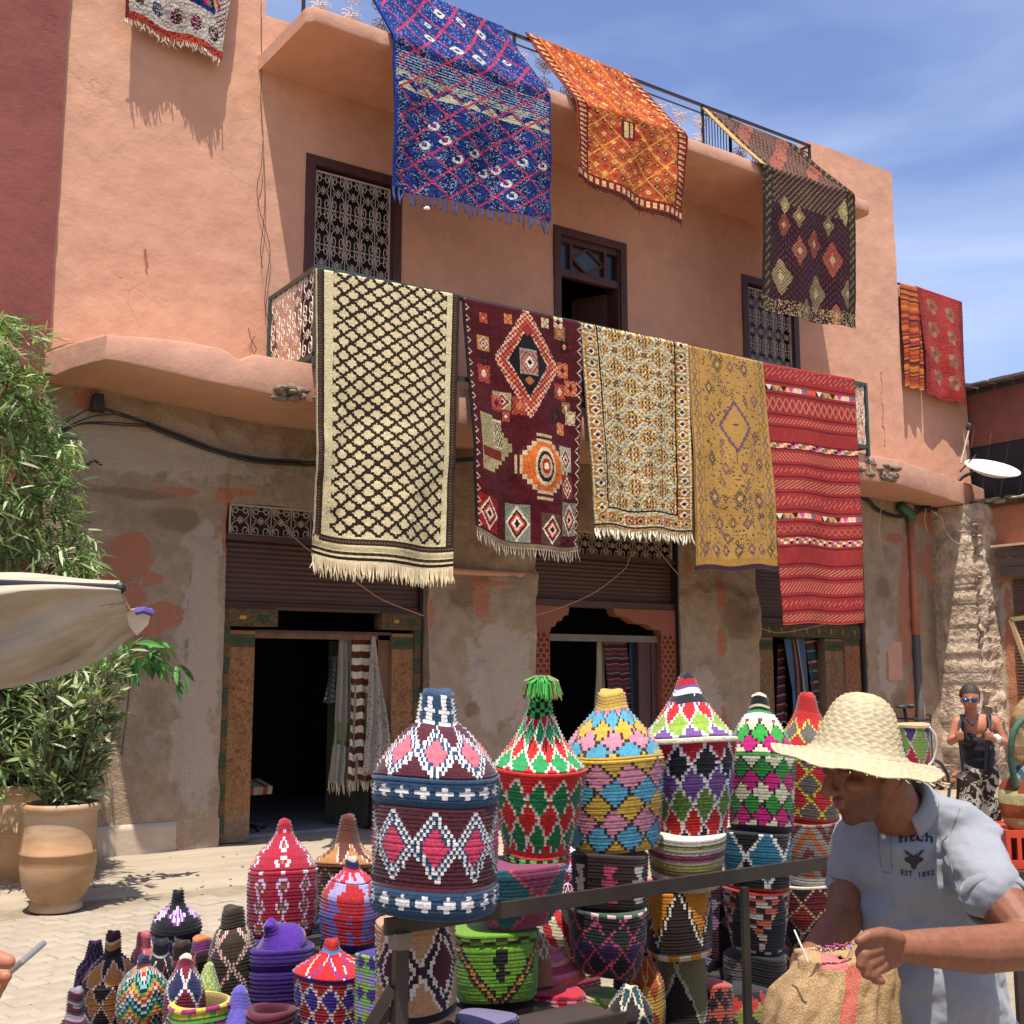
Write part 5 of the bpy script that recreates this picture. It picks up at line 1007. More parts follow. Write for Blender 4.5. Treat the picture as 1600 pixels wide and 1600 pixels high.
    e.rotation_euler = tilt if tilt else (rr.uniform(-.022, .022), rr.uniform(-.022, .022), 0)
    return e, r, h
CYL = [(0, .96), (.05, 1), (.95, 1), (1, .98)]
def cone(rim, neck=.26, nt=.84, top=.2, b0=.8, bulge=0.): return [(0, b0), (.03, b0 + .02), (rim * .5, (b0 + 1) / 2 + .03), (rim - .02, .98), (rim, 1.0), (rim + .02, 1.0), (rim + (nt - rim) * .35, .72 + bulge), (rim + (nt - rim) * .7, .44 + bulge), (nt, neck), (.985, top), (1, top * .6)]
W_ = 'd8d2cc'; NV = '24405a'; MR = '4a1a24'; PK = 'c43a58'
# front column of the cart
basket('largest basket, navy and white zigzags around pink diamonds on maroon', 678, 1078, 1442, 200, 2.45, [(0, .93), (.03, .98), (.07, 1), (.12, .985), (.13, .96), (.3, .985), (.48, .97), (.49, .955), (.5, 1), (.59, 1.0), (.6, 1.0), (.605, .98), (.66, .9), (.72, .76), (.78, .58), (.82, .44), (.835, .36), (.84, .33), (.97, .26), (.985, .24), (1, .16)],
       [(0, .13, lambda U, T: cross(U, T, .01, .12, 18, NV, W_)), (.13, .49, lambda U, T: zig(U, T, .14, .485, 9, (NV, W_, NV, W_), PK, MR)), (.49, .6, lambda U, T: cross(U, T, .5, .585, 18, NV, W_)), (.6, .835, lambda U, T: zig(U, T, .59, .85, 8, (NV, W_, NV, W_), 'd2606c', MR, .5)), (.835, 1, lambda U, T: np.where((abs(((U * 8) % 1) - .5) < .2)[..., None] | ((np.floor(T * 50) % 3 < 1) & (abs(((U * 8) % 1) - .5) < .4))[..., None], S(W_), S(NV))), (.975, 1, lambda U, T: sol(U, T, NV))], lid=.6, ncol=136, row=.0084)
G = '176a3c'; RD = 'b82420'
_, rB, hB = basket('red and green diamond basket with black-green checked neck and tassel', 838, 1074, 1362, 150, 2.98, [(0, .64), (.02, .68), (.06, .68), (.07, .66), (.3, .86), (.5, .98), (.515, 1.0), (.53, 1.0), (.6, .78), (.68, .56), (.76, .4), (.83, .3), (.84, .27), (.97, .19), (1, .12)],
       [(0, .03, lambda U, T: sol(U, T, 'b82420')), (.03, .065, lambda U, T: chk(U, T, 0, 1, 34, 1, '57b04a', '1c1c1c')), (.065, .1, lambda U, T: sol(U, T, 'b8342c')), (.1, .505, lambda U, T: lat(U, T, .06, .5, 12, 2, (RD, G), 'd8c4b4', .1)), (.505, .54, lambda U, T: sol(U, T, 'b8201c')), (.54, .835, lambda U, T: lat(U, T, .5, .84, 12, 2, (RD, '2c8a4c'), 'd8d0c0', .12)), (.835, 1, lambda U, T: chk(U, T, .835, 1, 16, 6, '3fae4c', '161a18'))], lid=.53, ncol=96)
YL = 'b8963a'; BL = '4a90a8'; PN = 'bb7a8a'; DKB = '3a2620'
basket('yellow, sky-blue and pink diamond basket with yellow neck', 960, 1078, 1336, 158, 3.18, [(0, .82), (.03, .86), (.3, .95), (.56, 1.0), (.57, 1), (.66, .86), (.74, .68), (.82, .46), (.86, .34), (.9, .29), (.97, .26), (1, .18)],
       [(0, .56, lambda U, T: lat(U, T, 0, .56, 9, 3, (YL, BL, PN), DKB, .09)), (.56, .6, lambda U, T: sol(U, T, YL)), (.6, .88, lambda U, T: lat(U, T, .55, .9, 9, 2.5, (YL, BL, PN), DKB, .09)), (.88, 1, lambda U, T: sol(U, T, 'c09a48'))], lid=.57)
basket('red, black, white, lilac and green diamond basket with cream rim and striped peak', 1083, 1052, 1310, 148, 3.36, [(0, .68), (.04, .7), (.3, .86), (.56, .98), (.58, 1.02), (.6, 1.0), (.68, .74), (.78, .5), (.88, .28), (.97, .17), (1, .1)],
       [(0, .56, lambda U, T: lat(U, T, -.06, .56, 10, 2.5, ('1d1f28', RD, '5f7c34', '6b4a84', '1d1f28', 'a02028'), W_, .11)), (.56, .6, lambda U, T: sol(U, T, 'c9bfa4')), (.6, .84, lambda U, T: lat(U, T, .6, .86, 9, 1.5, ('6b4a84', '84a03c', 'b8242c'), W_, .11)), (.82, .86, lambda U, T: sol(U, T, '20222c')), (.86, .9, lambda U, T: sol(U, T, W_)), (.9, .93, lambda U, T: sol(U, T, '6b4a84')), (.93, .97, lambda U, T: sol(U, T, 'a8242c')), (.97, 1, lambda U, T: sol(U, T, '24222a'))], lid=.6)
MG = 'b31a6a'; GN = '2a7a34'; CR = 'c4c0a0'
basket('magenta, green and cream diamond basket with black and cream striped tip', 1190, 1084, 1302, 110, 3.62, [(0, .84), (.04, .88), (.3, .94), (.53, 1.0), (.56, .98), (.68, .8), (.78, .6), (.84, .44), (.87, .3), (.97, .25), (1, .16)],
       [(0, .05, lambda U, T: sol(U, T, '22262a')), (.05, .54, lambda U, T: lat(U, T, .02, .54, 10, 3, (CR, MG, GN), '201a20', .08)), (.54, .57, lambda U, T: sol(U, T, GN)), (.57, .82, lambda U, T: lat(U, T, .56, .86, 9, 2, (CR, MG, '2f9a3c'), '201a20', .08)), (.82, .85, lambda U, T: sol(U, T, W_)), (.85, .88, lambda U, T: sol(U, T, GN)), (.88, 1, lambda U, T: np.where((np.floor(T * 40) % 3 < 1)[..., None], S(CR), S('1c1c20')))], lid=.56)
basket('red basket with grey diamonds outlined in yellow and black beside the straw hat', 1264, 1083, 1292, 104, 3.9, [(0, .84), (.04, .88), (.3, .96), (.56, 1.0), (.66, .82), (.78, .5), (.86, .34), (.97, .24), (1, .15)],
       [(0, .06, lambda U, T: sol(U, T, '8c2020')), (.06, .8, lambda U, T: lat(U, T, .0, .8, 8, 4, ('a8242a', '5c5450'), 'b4b03a', .1)), (.8, 1, lambda U, T: sol(U, T, 'a3201e'))], lid=.56)
# second tier below
basket('maroon and peach cylinder basket with cream lozenge lines under the largest one', 650, 1442, 1606, 124, 2.62, CYL, [(0, .06, lambda U, T: sol(U, T, 'a07858')), (.06, .13, lambda U, T: sol(U, T, '181820')), (.13, 1, lambda U, T: zig(U, T, .0, 1.15, 5, ('d0c6b8', '20222c', '4a1a24', 'd0c6b8'), '4a1a24', 'b08460', .4))])
basket('plum and teal bowl with coral zigzag, upside under the red-green basket', 806, 1350, 1462, 166, 2.92, [(0, .56), (.1, .66), (.4, .84), (.9, .93), (1, .9)], [(0, 1, lambda U, T: lat(U, T, -.1, 1.1, 4, 1, ('74304c', '1f5058'), 'a8404a', .05, .2))])
basket('lime green basket with black and orange V on the cart shelf', 775, 1452, 1574, 130, 2.9, [(0, .84), (.06, .93), (.3, .98), (.8, 1), (.85, .94), (.87, 1), (1, 1)], [(0, 1, lambda U, T: vee(U, T, .02, .86, 2.6, '5f8a24', ('201c1c', 'b87426', '201c1c'), .16)), (.86, .96, lambda U, T: chk(U, T, .86, .96, 20, 2, '6a8a2c', '2a2420')), (.3, .8, lambda U, T: np.where(((abs(U - .52) < .012 + .022 * ((T * 6) % 1)))[..., None], S('1c1818'), vee(U, T, .02, .86, 2.6, '5f8a24', ('201c1c', 'b87426', '201c1c'), .16)))])
basket('dark brown basket with white and pink stepped figures below the yellow one', 953, 1332, 1430, 118, 3.12, [(0, .84), (.08, .9), (.6, .98), (1, 1)], [(0, 1, lambda U, T: np.where(((abs(((U * 7) % 1) - .5) < .06 + .2 * ((T * 3.4) % 1)) & (T > .2) & (T < .85))[..., None], np.where((np.floor(U * 7) % 2 < 1)[..., None], S('c9c2b4'), S('a83a58')), S('2c1c1c')))])
basket('dark open basket with violet and black diamonds dotted pink', 950, 1420, 1533, 122, 3.08, [(0, .7), (.1, .82), (.5, .97), (1, 1)], [(0, 1, lambda U, T: lat(U, T, 0, 1, 9, 2.3, ('1e2a22', '17151c', '35204a'), 'a8405a', .12)), (.94, 1, lambda U, T: chk(U, T, 0, 1, 30, 1, '2c4a34', 'c4a0a0'))], open_top=True)
basket('basket banded in beige, mauve and olive below the cream-rimmed one', 1073, 1304, 1397, 126, 3.3, [(0, .78), (.1, .84), (.8, .98), (1, 1)], [(0, 1, lambda U, T: np.array([S(q) for q in ('a89880', '7c3454', 'b8ac98', '6c5a40', '8c8a48', 'a89880', '7c3454', 'b0a48c', '7a7a40', 'bcb2a4')])[np.clip((T * 10).astype(int), 0, 9)])])
basket('orange basket with black panels and white zigzag on the cart', 1062, 1390, 1504, 104, 3.28, [(0, .9), (.06, .96), (.5, 1), (1, .98)], [(0, .1, lambda U, T: chk(U, T, 0, 1, 18, 1, 'b87a20', 'c4b8a0')), (.1, 1, lambda U, T: vee(U, T, .15, 1.0, 4.5, 'b8761a', ('1c1614', 'cfc6b4', '1c1614'), .25, '2a1a16', True))])
basket('slim black basket with olive leaf panel on the lower deck', 1067, 1500, 1640, 84, 3.28, [(0, .96), (.5, .98), (1, .9)], [(0, 1, lambda U, T: lat(U, T, .2, 1.6, 3, 1, ('201a18', '6a6444'), 'a8a090', .05, .1))])
basket('black basket with blue and white beaded diamonds beneath the magenta one', 1184, 1298, 1394, 106, 3.58, [(0, .86), (.06, .9), (.6, .98), (1, .98)], [(0, 1, lambda U, T: lat(U, T, .1, 1.1, 5, 1, ('141418', '226078'), 'c8c4bc', .1, .3)), (0, .06, lambda U, T: sol(U, T, 'a83828'))])
basket('black basket with coral and grey stepped triangles and red rim', 1184, 1388, 1494, 102, 3.56, [(0, .7), (.05, .76), (.5, .9), (1, 1)], [(0, .06, lambda U, T: chk(U, T, 0, 1, 20, 1, '1c1820', 'b8b0a8')), (.06, .94, lambda U, T: np.where((((abs(((U * 4.4 + .2) % 1) - .5) * 2) < T) & ((np.floor(T * 12) + np.floor(U * 26)) % 3 > 0))[..., None], np.where((np.floor(T * 12) % 2 < 1)[..., None], S('a8503c'), S('a89c94')), S('1c181e'))), (.94, 1, lambda U, T: sol(U, T, 'a03020'))])
basket('grey and burnt-orange chevron basket partly behind the polo shirt', 1266, 1284, 1384, 96, 3.86, [(0, .92), (.5, 1), (1, .98)], [(0, 1, lambda U, T: np.array([S(q) for q in ('6e6660', '8c4a2c', '77706a', '5a2a24')])[(np.floor(T * 6 + abs(((U * 5) % 1) - .5) * 6) % 4).astype(int)]), (0, .12, lambda U, T: sol(U, T, 'b0a898'))])
basket('dark red basket with cream dotted lozenges next to the forearm', 1268, 1380, 1488, 106, 3.84, [(0, .78), (.5, .94), (1, 1)], [(0, 1, lambda U, T: lat(U, T, 0, 1, 7, 2, ('5c1a20', '2c1a1c', '7c2426'), 'a89a70', .09, .3)), (.94, 1, lambda U, T: sol(U, T, 'b8ac9c'))])
# behind and below, glimpsed between the bars
basket('wine basket with white dotted lozenges glimpsed between the stacks', 886, 1385, 1500, 64, 3.6, [(0, .8), (.5, 1), (.6, .98), (.8, .6), (1, .2)], [(0, 1, lambda U, T: lat(U, T, 0, 1, 8, 3, ('3a141c', '5a1a2a'), 'c0a0a8', .16))])
basket('small lilac, red and white beaded basket behind the brown one', 884, 1328, 1392, 48, 3.9, [(0, .8), (.5, 1), (1, .7)], [(0, 1, lambda U, T: lat(U, T, 0, 1, 9, 3, ('b8b0c0', '5a3a9a', 'c83a5a'), W_, .12))])
basket('red and cream swirled basket behind the plum bowl', 872, 1405, 1502, 62, 3.3, [(0, .7), (.4, 1), (.7, .9), (1, .5)], [(0, 1, lambda U, T: np.where((((U * 6 + T * 1.6) % 1) < .5)[..., None], S('b02430'), S('c4bc98')))])
basket('pink and coral striped cone lid lying behind the lime basket', 868, 1482, 1540, 92, 3.1, [(0, 1), (.3, .8), (.6, .46), (.8, .36), (1, .2)], [(0, 1, lambda U, T: np.array([S(q) for q in ('c85a4a', 'c8788a', '9c3a4a', 'd09080', 'b86a84', 'a85a5a')])[(T * 6 * .99).astype(int)])])
basket('tan and white cone basket just right of the lime one', 842, 1462, 1545, 44, 3.0, [(0, 1), (.5, .8), (1, .4)], [(0, 1, lambda U, T: sol(U, T, '8a6248')), (.5, 1, lambda U, T: lat(U, T, 0, 1, 8, 3, ('8a6248',), 'c9c0b0', .2))])
basket('scarlet and pink dashed basket on the lower deck', 868, 1552, 1680, 92, 2.95, CYL, [(0, 1, lambda U, T: np.where((((U * 9 + np.floor(T * 14) * .37) % 1) < .45)[..., None], S('a8182c'), np.where((np.floor(T * 14) % 3 < 1)[..., None], S('c47a84'), S('6a1420'))))])
basket('orange, green and cream speckled basket on the lower deck', 935, 1556, 1680, 70, 3.05, CYL, [(0, 1, lambda U, T: lat(U, T, 0, 1, 8, 5, ('b86a2c', '6a9a3c', 'c4b088', '5a1c28'), None))])
basket('slate blue basket with white dotted edge on the lower deck', 992, 1532, 1660, 62, 3.3, CYL, [(0, 1, lambda U, T: vee(U, T, 0, 1, 4, '22384c', ('b8b8b8', '181820'), .1, '14161c'))])
basket('deep purple basket at the very bottom below the shelf', 760, 1592, 1700, 96, 2.7, CYL, [(0, 1, lambda U, T: sol(U, T, '2c1a4c')), (.5, 1, lambda U, T: lat(U, T, 0, 1, 6, 2, ('2c1a4c',), '6a6080', .06))])
basket('olive basket with red and black hourglass diamonds at the lower deck end', 1165, 1548, 1680, 110, 3.4, [(0, 1), (.6, 1), (.8, .9), (1, .7)], [(0, 1, lambda U, T: lat(U, T, 0, 1, 11, 4, ('6a6a34', '8c2420', '1c1a1c'), None))])
basket('shadowy dark basket with grey squares behind the right post', 1150, 1490, 1560, 96, 3.7, [(0, 1), (.5, .95), (1, .5)], [(0, 1, lambda U, T: chk(U, T, 0, 1, 12, 3, '1e191c', '3c3438'))])
basket('black beaded basket low between the post and the sack', 1200, 1495, 1600, 60, 3.5, CYL, [(0, 1, lambda U, T: sol(U, T, '17141a'))])
basket('red and yellow checked basket glimpsed left of the orange one', 1010, 1380, 1510, 46, 3.6, CYL, [(0, 1, lambda U, T: lat(U, T, 0, 1, 8, 5, ('a82430', '20181c', 'b8a878'), None))])
basket('dark wine basket glimpsed right of the orange one', 1128, 1380, 1500, 44, 3.7, CYL, [(0, 1, lambda U, T: sol(U, T, '3a1a26')), (.4, .8, lambda U, T: lat(U, T, 0, 1, 6, 4, ('8a7080', '2a1c2a'), None))])
# left display
CRm = '9c1f33'
basket('tall crimson basket with vertical chains of white and green beaded lozenges', 439, 1283, 1468, 106, 4.3, [(0, .93), (.05, .97), (.4, 1), (.56, .98), (.585, .93), (.6, .92), (.7, .72), (.8, .42), (.88, .24), (.97, .18), (1, .12)],
       [(0, 1, lambda U, T: sol(U, T, CRm)), (.04, .58, lambda U, T: np.where((abs(((U * 9) % 1) - .5) * 2 < abs(((T * 5.6) % 1) - .5) * -1.3 + .66)[..., None] & ~(abs(((U * 9) % 1) - .5) * 2 < abs(((T * 5.6) % 1) - .5) * -1.3 + .42)[..., None], S('c9bcd0'), np.where((abs(((U * 9) % 1) - .5) * 2 < abs(((T * 5.6) % 1) - .5) * -1.3 + .22)[..., None], S('5f7a3c'), S(CRm)))), (.62, .9, lambda U, T: np.where((abs(((U * 5) % 1) - .5) * 2 < abs(((T * 7) % 1) - .5) * -1.1 + .5)[..., None] & ~(abs(((U * 5) % 1) - .5) * 2 < abs(((T * 7) % 1) - .5) * -1.1 + .3)[..., None], S('d0c4d8'), np.where((abs(((U * 5) % 1) - .5) * 2 < abs(((T * 7) % 1) - .5) * -1.1 + .14)[..., None], S('8a8a3c'), S(CRm))))], lid=.59, ncol=100, row=.0125)
basket('brown basket with broad conical lid and beaded triangles behind the crimson one', 540, 1275, 1425, 98, 4.6, [(0, .9), (.4, .95), (.46, .97), (.48, 1.0), (.52, .96), (.6, .6), (.7, .38), (.8, .3), (.97, .22), (1, .15)],
       [(0, 1, lambda U, T: sol(U, T, '5a3024')), (.48, .7, lambda U, T: vee(U, T, .5, .72, 6, '5a3024', ('c4b0a0',), .2, '9a6a3c', True)), (0, .44, lambda U, T: lat(U, T, 0, .44, 8, 2, ('5a3024', '4a241c'), 'a89060', .1))], lid=.48, row=.0125)
basket('rounded red and lavender jagged basket with striped neck', 545, 1342, 1494, 92, 4.1, [(0, .78), (.1, .92), (.4, 1), (.6, .95), (.74, .72), (.82, .4), (.86, .26), (.96, .2), (1, .12)],
       [(0, 1, lambda U, T: np.where(((fbm(np.round(U * 9 + .0, 1) * 1.2, T * 7, seed=5) + .1 * np.sin(U * 60)) > .52)[..., None], S('a8262c'), np.where((T > .55)[..., None], S('9a92b8'), S('6a5a96')))), (0, .1, lambda U, T: sol(U, T, '202a6a')), (.84, .9, lambda U, T: sol(U, T, 'a82a28')), (.9, .95, lambda U, T: sol(U, T, '2a2050')), (.95, 1, lambda U, T: sol(U, T, 'a8a090'))], lid=.74, row=.012)
basket('black gourd-shaped basket with violet and white beaded lozenges', 273, 1394, 1500, 78, 4.2, [(0, .6), (.15, .86), (.4, 1), (.55, .9), (.66, .62), (.74, .36), (.8, .24), (.98, .2), (1, .14)],
       [(0, 1, lambda U, T: sol(U, T, '16141a')), (.05, .45, lambda U, T: np.where(((T - .05) / .38 + abs(((U * 5) % 1) - .5) * 2 < .9)[..., None], np.where(((np.floor(U * 100) + np.floor(T * 26)) % 3 < 1)[..., None], S('b8a8cc'), S('6a2a84')), S('16141a'))), (.52, .8, lambda U, T: np.where((abs((T - .66) / .14) + abs(((U * 5) % 1) - .5) * 2.4 < 1)[..., None], np.where(((np.floor(U * 60) + np.floor(T * 34)) % 2 < 1)[..., None], S('c4b8d4'), S('7a3a80')), S('16141a')))], row=.012)
basket('dark olive basket netted with cream and red checked lozenges', 362, 1420, 1590, 74, 3.8, [(0, .96), (.3, 1), (.55, .98), (.7, .84), (.78, .66), (.8, .52), (.97, .44), (1, .36)],
       [(0, 1, lambda U, T: sol(U, T, '352a1e')), (0, .8, lambda U, T: np.where(((((U * 4 + T * 2.2 + .1) % 1) < .17) | (((U * 4 - T * 2.2 + .1) % 1) < .17))[..., None], np.where(((np.floor(U * 88) + np.floor(T * 44)) % 2 < 1)[..., None], S('c4b8a4'), S('843a38')), S('352a1e')))], lid=.8, row=.011)
eP, rP, hP = basket('open purple basket holding its own tilted lid', 435, 1480, 1640, 104, 3.8, [(0, .8), (.4, .92), (.72, .98), (.8, .94), (.84, 1), (1, .96)], [(0, 1, lambda U, T: sol(U, T, '3a1c68'))], open_top=True, row=.013)
p = eP.location + Vector((-.0, -.0, hP * 1.02)); 
eL, _, _ = basket('purple cone lid lying aslant in the open purple basket', 430, 1438, 1500, 84, 3.7, [(0, .9), (.06, 1), (.15, .95), (.4, .62), (.62, .34), (.75, .26), (.96, .2), (1, .14)], [(0, 1, lambda U, T: sol(U, T, '472380'))], row=.012, name='cone_cover')
eL['category'] = 'lid'; eL.location = eP.location + Vector((-.01, -.02, hP - .005)); eL.rotation_euler = (R(12), R(-32), 0)
basket('squat basket with flat red lid and red and violet lozenge wall', 513, 1472, 1612, 110, 3.5, [(0, .9), (.3, .95), (.56, .98), (.57, .97), (.6, 1.03), (.64, .98), (.72, .68), (.82, .32), (.88, .22), (.98, .17), (1, .1)],
       [(0, .57, lambda U, T: lat(U, T, .0, .57, 11, 1.6, ('3a2478', '98202a'), 'c4b8a8', .14)), (.57, .6, lambda U, T: sol(U, T, '3c2a80')), (.6, .84, lambda U, T: vee(U, T, .6, .86, 6, 'a81e22', ('c4b8a8', '4a3490'), .1)), (.84, .88, lambda U, T: sol(U, T, '3a6a9a')), (.88, 1, lambda U, T: sol(U, T, 'a02420'))], lid=.57)
basket('ochre and dark brown diamond basket with banded knob at far left', 172, 1460, 1625, 86, 3.6, [(0, .7), (.2, .84), (.48, .98), (.5, 1), (.52, .98), (.64, .74), (.72, .46), (.77, .28), (.97, .24), (1, .14)],
       [(0, .5, lambda U, T: lat(U, T, .0, .5, 7, 1.5, ('a06a34', '241618'), 'c0a898', .08)), (.5, .75, lambda U, T: lat(U, T, .44, .76, 7, 1, ('241618', 'a86c34'), 'c0a898', .08, .5)), (.75, .82, lambda U, T: sol(U, T, '241618')), (.82, .88, lambda U, T: sol(U, T, 'a87038')), (.88, .92, lambda U, T: sol(U, T, 'b8a890')), (.92, 1, lambda U, T: sol(U, T, '3c1a20'))], lid=.51)
def rain(U, T, n=6):
    k = (np.floor(T * 22 + abs(((U * n) % 1) - .5) * 9)).astype(int) % 7; return np.array([S(q) for q in ('9c2a28', 'b8863a', '3a7a44', '16181a', '6a9aa0', '16181a', 'b8b0a0')])[k]
basket('rainbow zigzag beaded basket in front of the ochre one', 222, 1497, 1625, 80, 3.4, [(0, .8), (.3, 1), (.6, .94), (.74, .7), (.83, .4), (.86, .24), (.97, .22), (1, .14)], [(0, .85, rain), (.85, .93, lambda U, T: sol(U, T, '7c2430')), (.9, .93, lambda U, T: sol(U, T, 'a8a4a8')), (.93, 1, lambda U, T: sol(U, T, '1c2440'))], row=.010)
basket('maroon basket with white-edged navy diamonds and white-tipped neck', 285, 1497, 1625, 62, 3.35, [(0, .95), (.4, 1), (.55, .98), (.7, .8), (.88, .38), (.97, .32), (1, .2)], [(0, 1, lambda U, T: lat(U, T, -.1, .9, 5, 2, ('6c1a32', '20284c'), 'cfc6c0', .1)), (.85, .95, lambda U, T: sol(U, T, '6c1a32')), (.95, 1, lambda U, T: sol(U, T, 'c0b8a0'))])
basket('small dusty pink pot basket with white chevrons', 222, 1458, 1520, 38, 4.0, [(0, .9), (.3, 1), (.5, .8), (.6, .55), (.95, .5), (1, .3)], [(0, 1, lambda U, T: vee(U, T, .1, .6, 6, '9c4248', ('c8b8a8',), 0, 'a85058')), (.6, 1, lambda U, T: sol(U, T, 'a85058'))])
basket('small black pot basket with white and red peaks', 249, 1470, 1545, 40, 3.75, [(0, .95), (.35, 1), (.55, .8), (.65, .6), (.95, .56), (1, .36)], [(0, 1, lambda U, T: vee(U, T, .05, .6, 7, '17161c', ('c8c4bc', 'a02830'), 0)), (.66, .72, lambda U, T: sol(U, T, 'b8b4b0'))])
basket('small brown-topped dark red pot basket', 282, 1471, 1540, 36, 3.8, [(0, .95), (.4, 1), (.5, .8), (.56, .7), (.95, .66), (1, .4)], [(0, .5, lambda U, T: vee(U, T, .0, .5, 7, '1c161a', ('8c2430',), 0)), (.5, .6, lambda U, T: sol(U, T, '7a2028')), (.6, 1, lambda U, T: sol(U, T, '2e2018'))])
basket('small violet and orange pot basket with fiery triangles', 314, 1466, 1540, 40, 3.9, [(0, .8), (.3, .9), (.5, 1), (.66, .9), (.7, .74), (.97, .7), (1, .5)], [(0, 1, lambda U, T: vee(U, T, .05, .66, 5, '7c3470', ('b83028', 'b88a2c'), 0, '1c1418')), (0, .2, lambda U, T: sol(U, T, 'a8241c')), (.7, 1, lambda U, T: sol(U, T, '7c3a70')), (.95, 1, lambda U, T: sol(U, T, 'b86a2c'))])
basket('lilac cone basket with teal and red flecks at the bottom', 372, 1546, 1660, 84, 3.3, [(0, 1), (.3, .9), (.5, .66), (.7, .42), (.95, .26), (1, .16)], [(0, 1, lambda U, T: sol(U, T, '5a50a0')), (0, .45, lambda U, T: lat(U, T, 0, .45, 7, 3, ('2c9a84', '5a50a0', 'a83040'), None))])
basket('tiny wine basket with grey bands at the bottom left corner', 113, 1548, 1660, 64, 3.4, [(0, 1), (.3, .9), (.5, .6), (.6, .4), (.95, .34), (1, .2)], [(0, 1, lambda U, T: np.where(((np.floor(T * 16) % 3) < 1)[..., None], S('7c7078'), S('4a1a2c'))), (0, .5, lambda U, T: vee(U, T, 0, .5, 5, '5a1a30', ('a8a098',), 0, '1c1a20'))])
basket('dark violet speckled basket half hidden behind the ochre one', 143, 1475, 1620, 58, 3.85, [(0, .9), (.5, 1), (.7, .86), (.8, .5), (1, .3)], [(0, 1, lambda U, T: lat(U, T, 0, 1, 12, 7, ('221426', '22141c'), '6a4a6c', .2))])
basket('open maroon coil basket at the bottom edge', 422, 1580, 1680, 76, 3.25, [(0, .8), (.5, 1), (.8, .96), (1, 1)], [(0, 1, lambda U, T: sol(U, T, '52182a'))], open_top=True, row=.014)
basket('open basket with magenta, green and yellow coils at the bottom edge', 312, 1566, 1660, 96, 3.3, [(0, .8), (.5, 1), (.8, .96), (1, 1)], [(0, 1, lambda U, T: lat(U, T, 0, 1, 8, 4, ('7c1c50', '5a9a3c', 'b8a83c', '8c2460', 'b84a2c'), None))], open_top=True, row=.014)
basket('pale green netted cone basket peeping behind the maroon one', 322, 1508, 1590, 52, 3.6, [(0, 1), (.5, .7), (1, .2)], [(0, 1, lambda U, T: lat(U, T, 0, 1, 9, 5, ('8a9a4c',), 'b8c08a', .2))])
basket('lilac, lime and violet checked basket between the squat one and the post', 580, 1492, 1640, 52, 3.2, CYL, [(0, 1, lambda U, T: lat(U, T, 0, 1, 8, 6, ('7a9a3c', '8a7ab0', '6a9a4c', '3a2a70'), None))])
basket('teal and dark basket behind the purple lid', 478, 1440, 1560, 60, 4.3, CYL, [(0, 1, lambda U, T: lat(U, T, 0, 1, 8, 5, ('14384c', '161620', '1c4a54'), None))])
# tassel on the red and green basket
p = dpt(838, 1074, 2.98); b = MB(); rg = random.Random(4)
tcol = ['2f9a3c', '2f9a3c', '4ab04c', 'b83a2c', 'c8c0b8', '2f9a3c', 'b84a60', '6aa04a']
for i in range(210):
    a = rg.uniform(0, 6.28); l = rg.uniform(.02, .05); up = rg.uniform(.01, .032); q = Vector((math.cos(a) * l, math.sin(a) * l, 0)); cc = S(tcol[int((a + 3.2) / 6.28 * 8 + rg.uniform(-1.5, 1.5)) % 8])
    b.tube([p + Vector((0, 0, -.005)), p + q * .45 + Vector((0, 0, up)), p + q * .95 + Vector((0, 0, up * .6)), p + q * 1.15 + Vector((0, 0, -.012 - .02 * rg.random()))], [.0012, .0016, .0016, .0012], 3, col=cc)
tb = [o for o in bpy.data.objects if o.get('label', '').startswith('red and green diamond basket')][0]
o = b.build('tassel', M_BASK); o['kind'] = 'stuff'; o.parent = tb; o.matrix_parent_inverse = Matrix.Translation(-tb.location)
# more baskets crowded behind the front columns
fl = [('dark teal and cream basket low in front of the shelf end', 985, 1545, 1680, 72, 2.9, '1c3c44', 'b0a88c'), ('dark grey netted basket bearing the coral and grey triangle one', 1184, 1494, 1640, 96, 3.56, '241c22', '6a5a58'), ('plum basket bearing the dark red lozenge one', 1268, 1488, 1640, 100, 3.84, '3a1a2c', '7a6048'), ('red and cream ringed basket behind the lime one', 905, 1395, 1530, 70, 3.55, 'a02030', 'c4b490'), ('rose and maroon zigzag basket behind the dotted one', 1012, 1425, 1560, 72, 3.75, '8c2a48', '3a1424'),
 ('indigo basket with pale dots behind the orange one', 1125, 1450, 1580, 66, 3.9, '1f2450', '8a8ab0'), ('brown and cream lozenge basket in the shade behind the right post', 1165, 1500, 1620, 80, 3.95, '4a2c20', 'a89878'),
 ('violet and pink basket in the shade under the red-rimmed one', 1215, 1470, 1600, 84, 4.1, '4a2468', 'a84a7a'), ('green and black basket low behind the forearm', 1275, 1470, 1600, 84, 4.2, '2c5a34', '16181a'),
 ('rust and yellow basket in the gap right of the lime one', 1010, 1500, 1640, 60, 3.2, '8c3a20', 'b08a34'), ('wine red plain-coiled basket on the lower deck', 905, 1530, 1650, 70, 3.5, '5a1828', '7a2a3c'),
 ('black and coral basket on the lower deck by the slim one', 1115, 1540, 1660, 62, 3.3, '1a171c', 'a04a38'), ('teal and plum basket under the shelf behind the maroon cylinder', 700, 1560, 1680, 60, 3.1, '1f5058', '5a2448')]
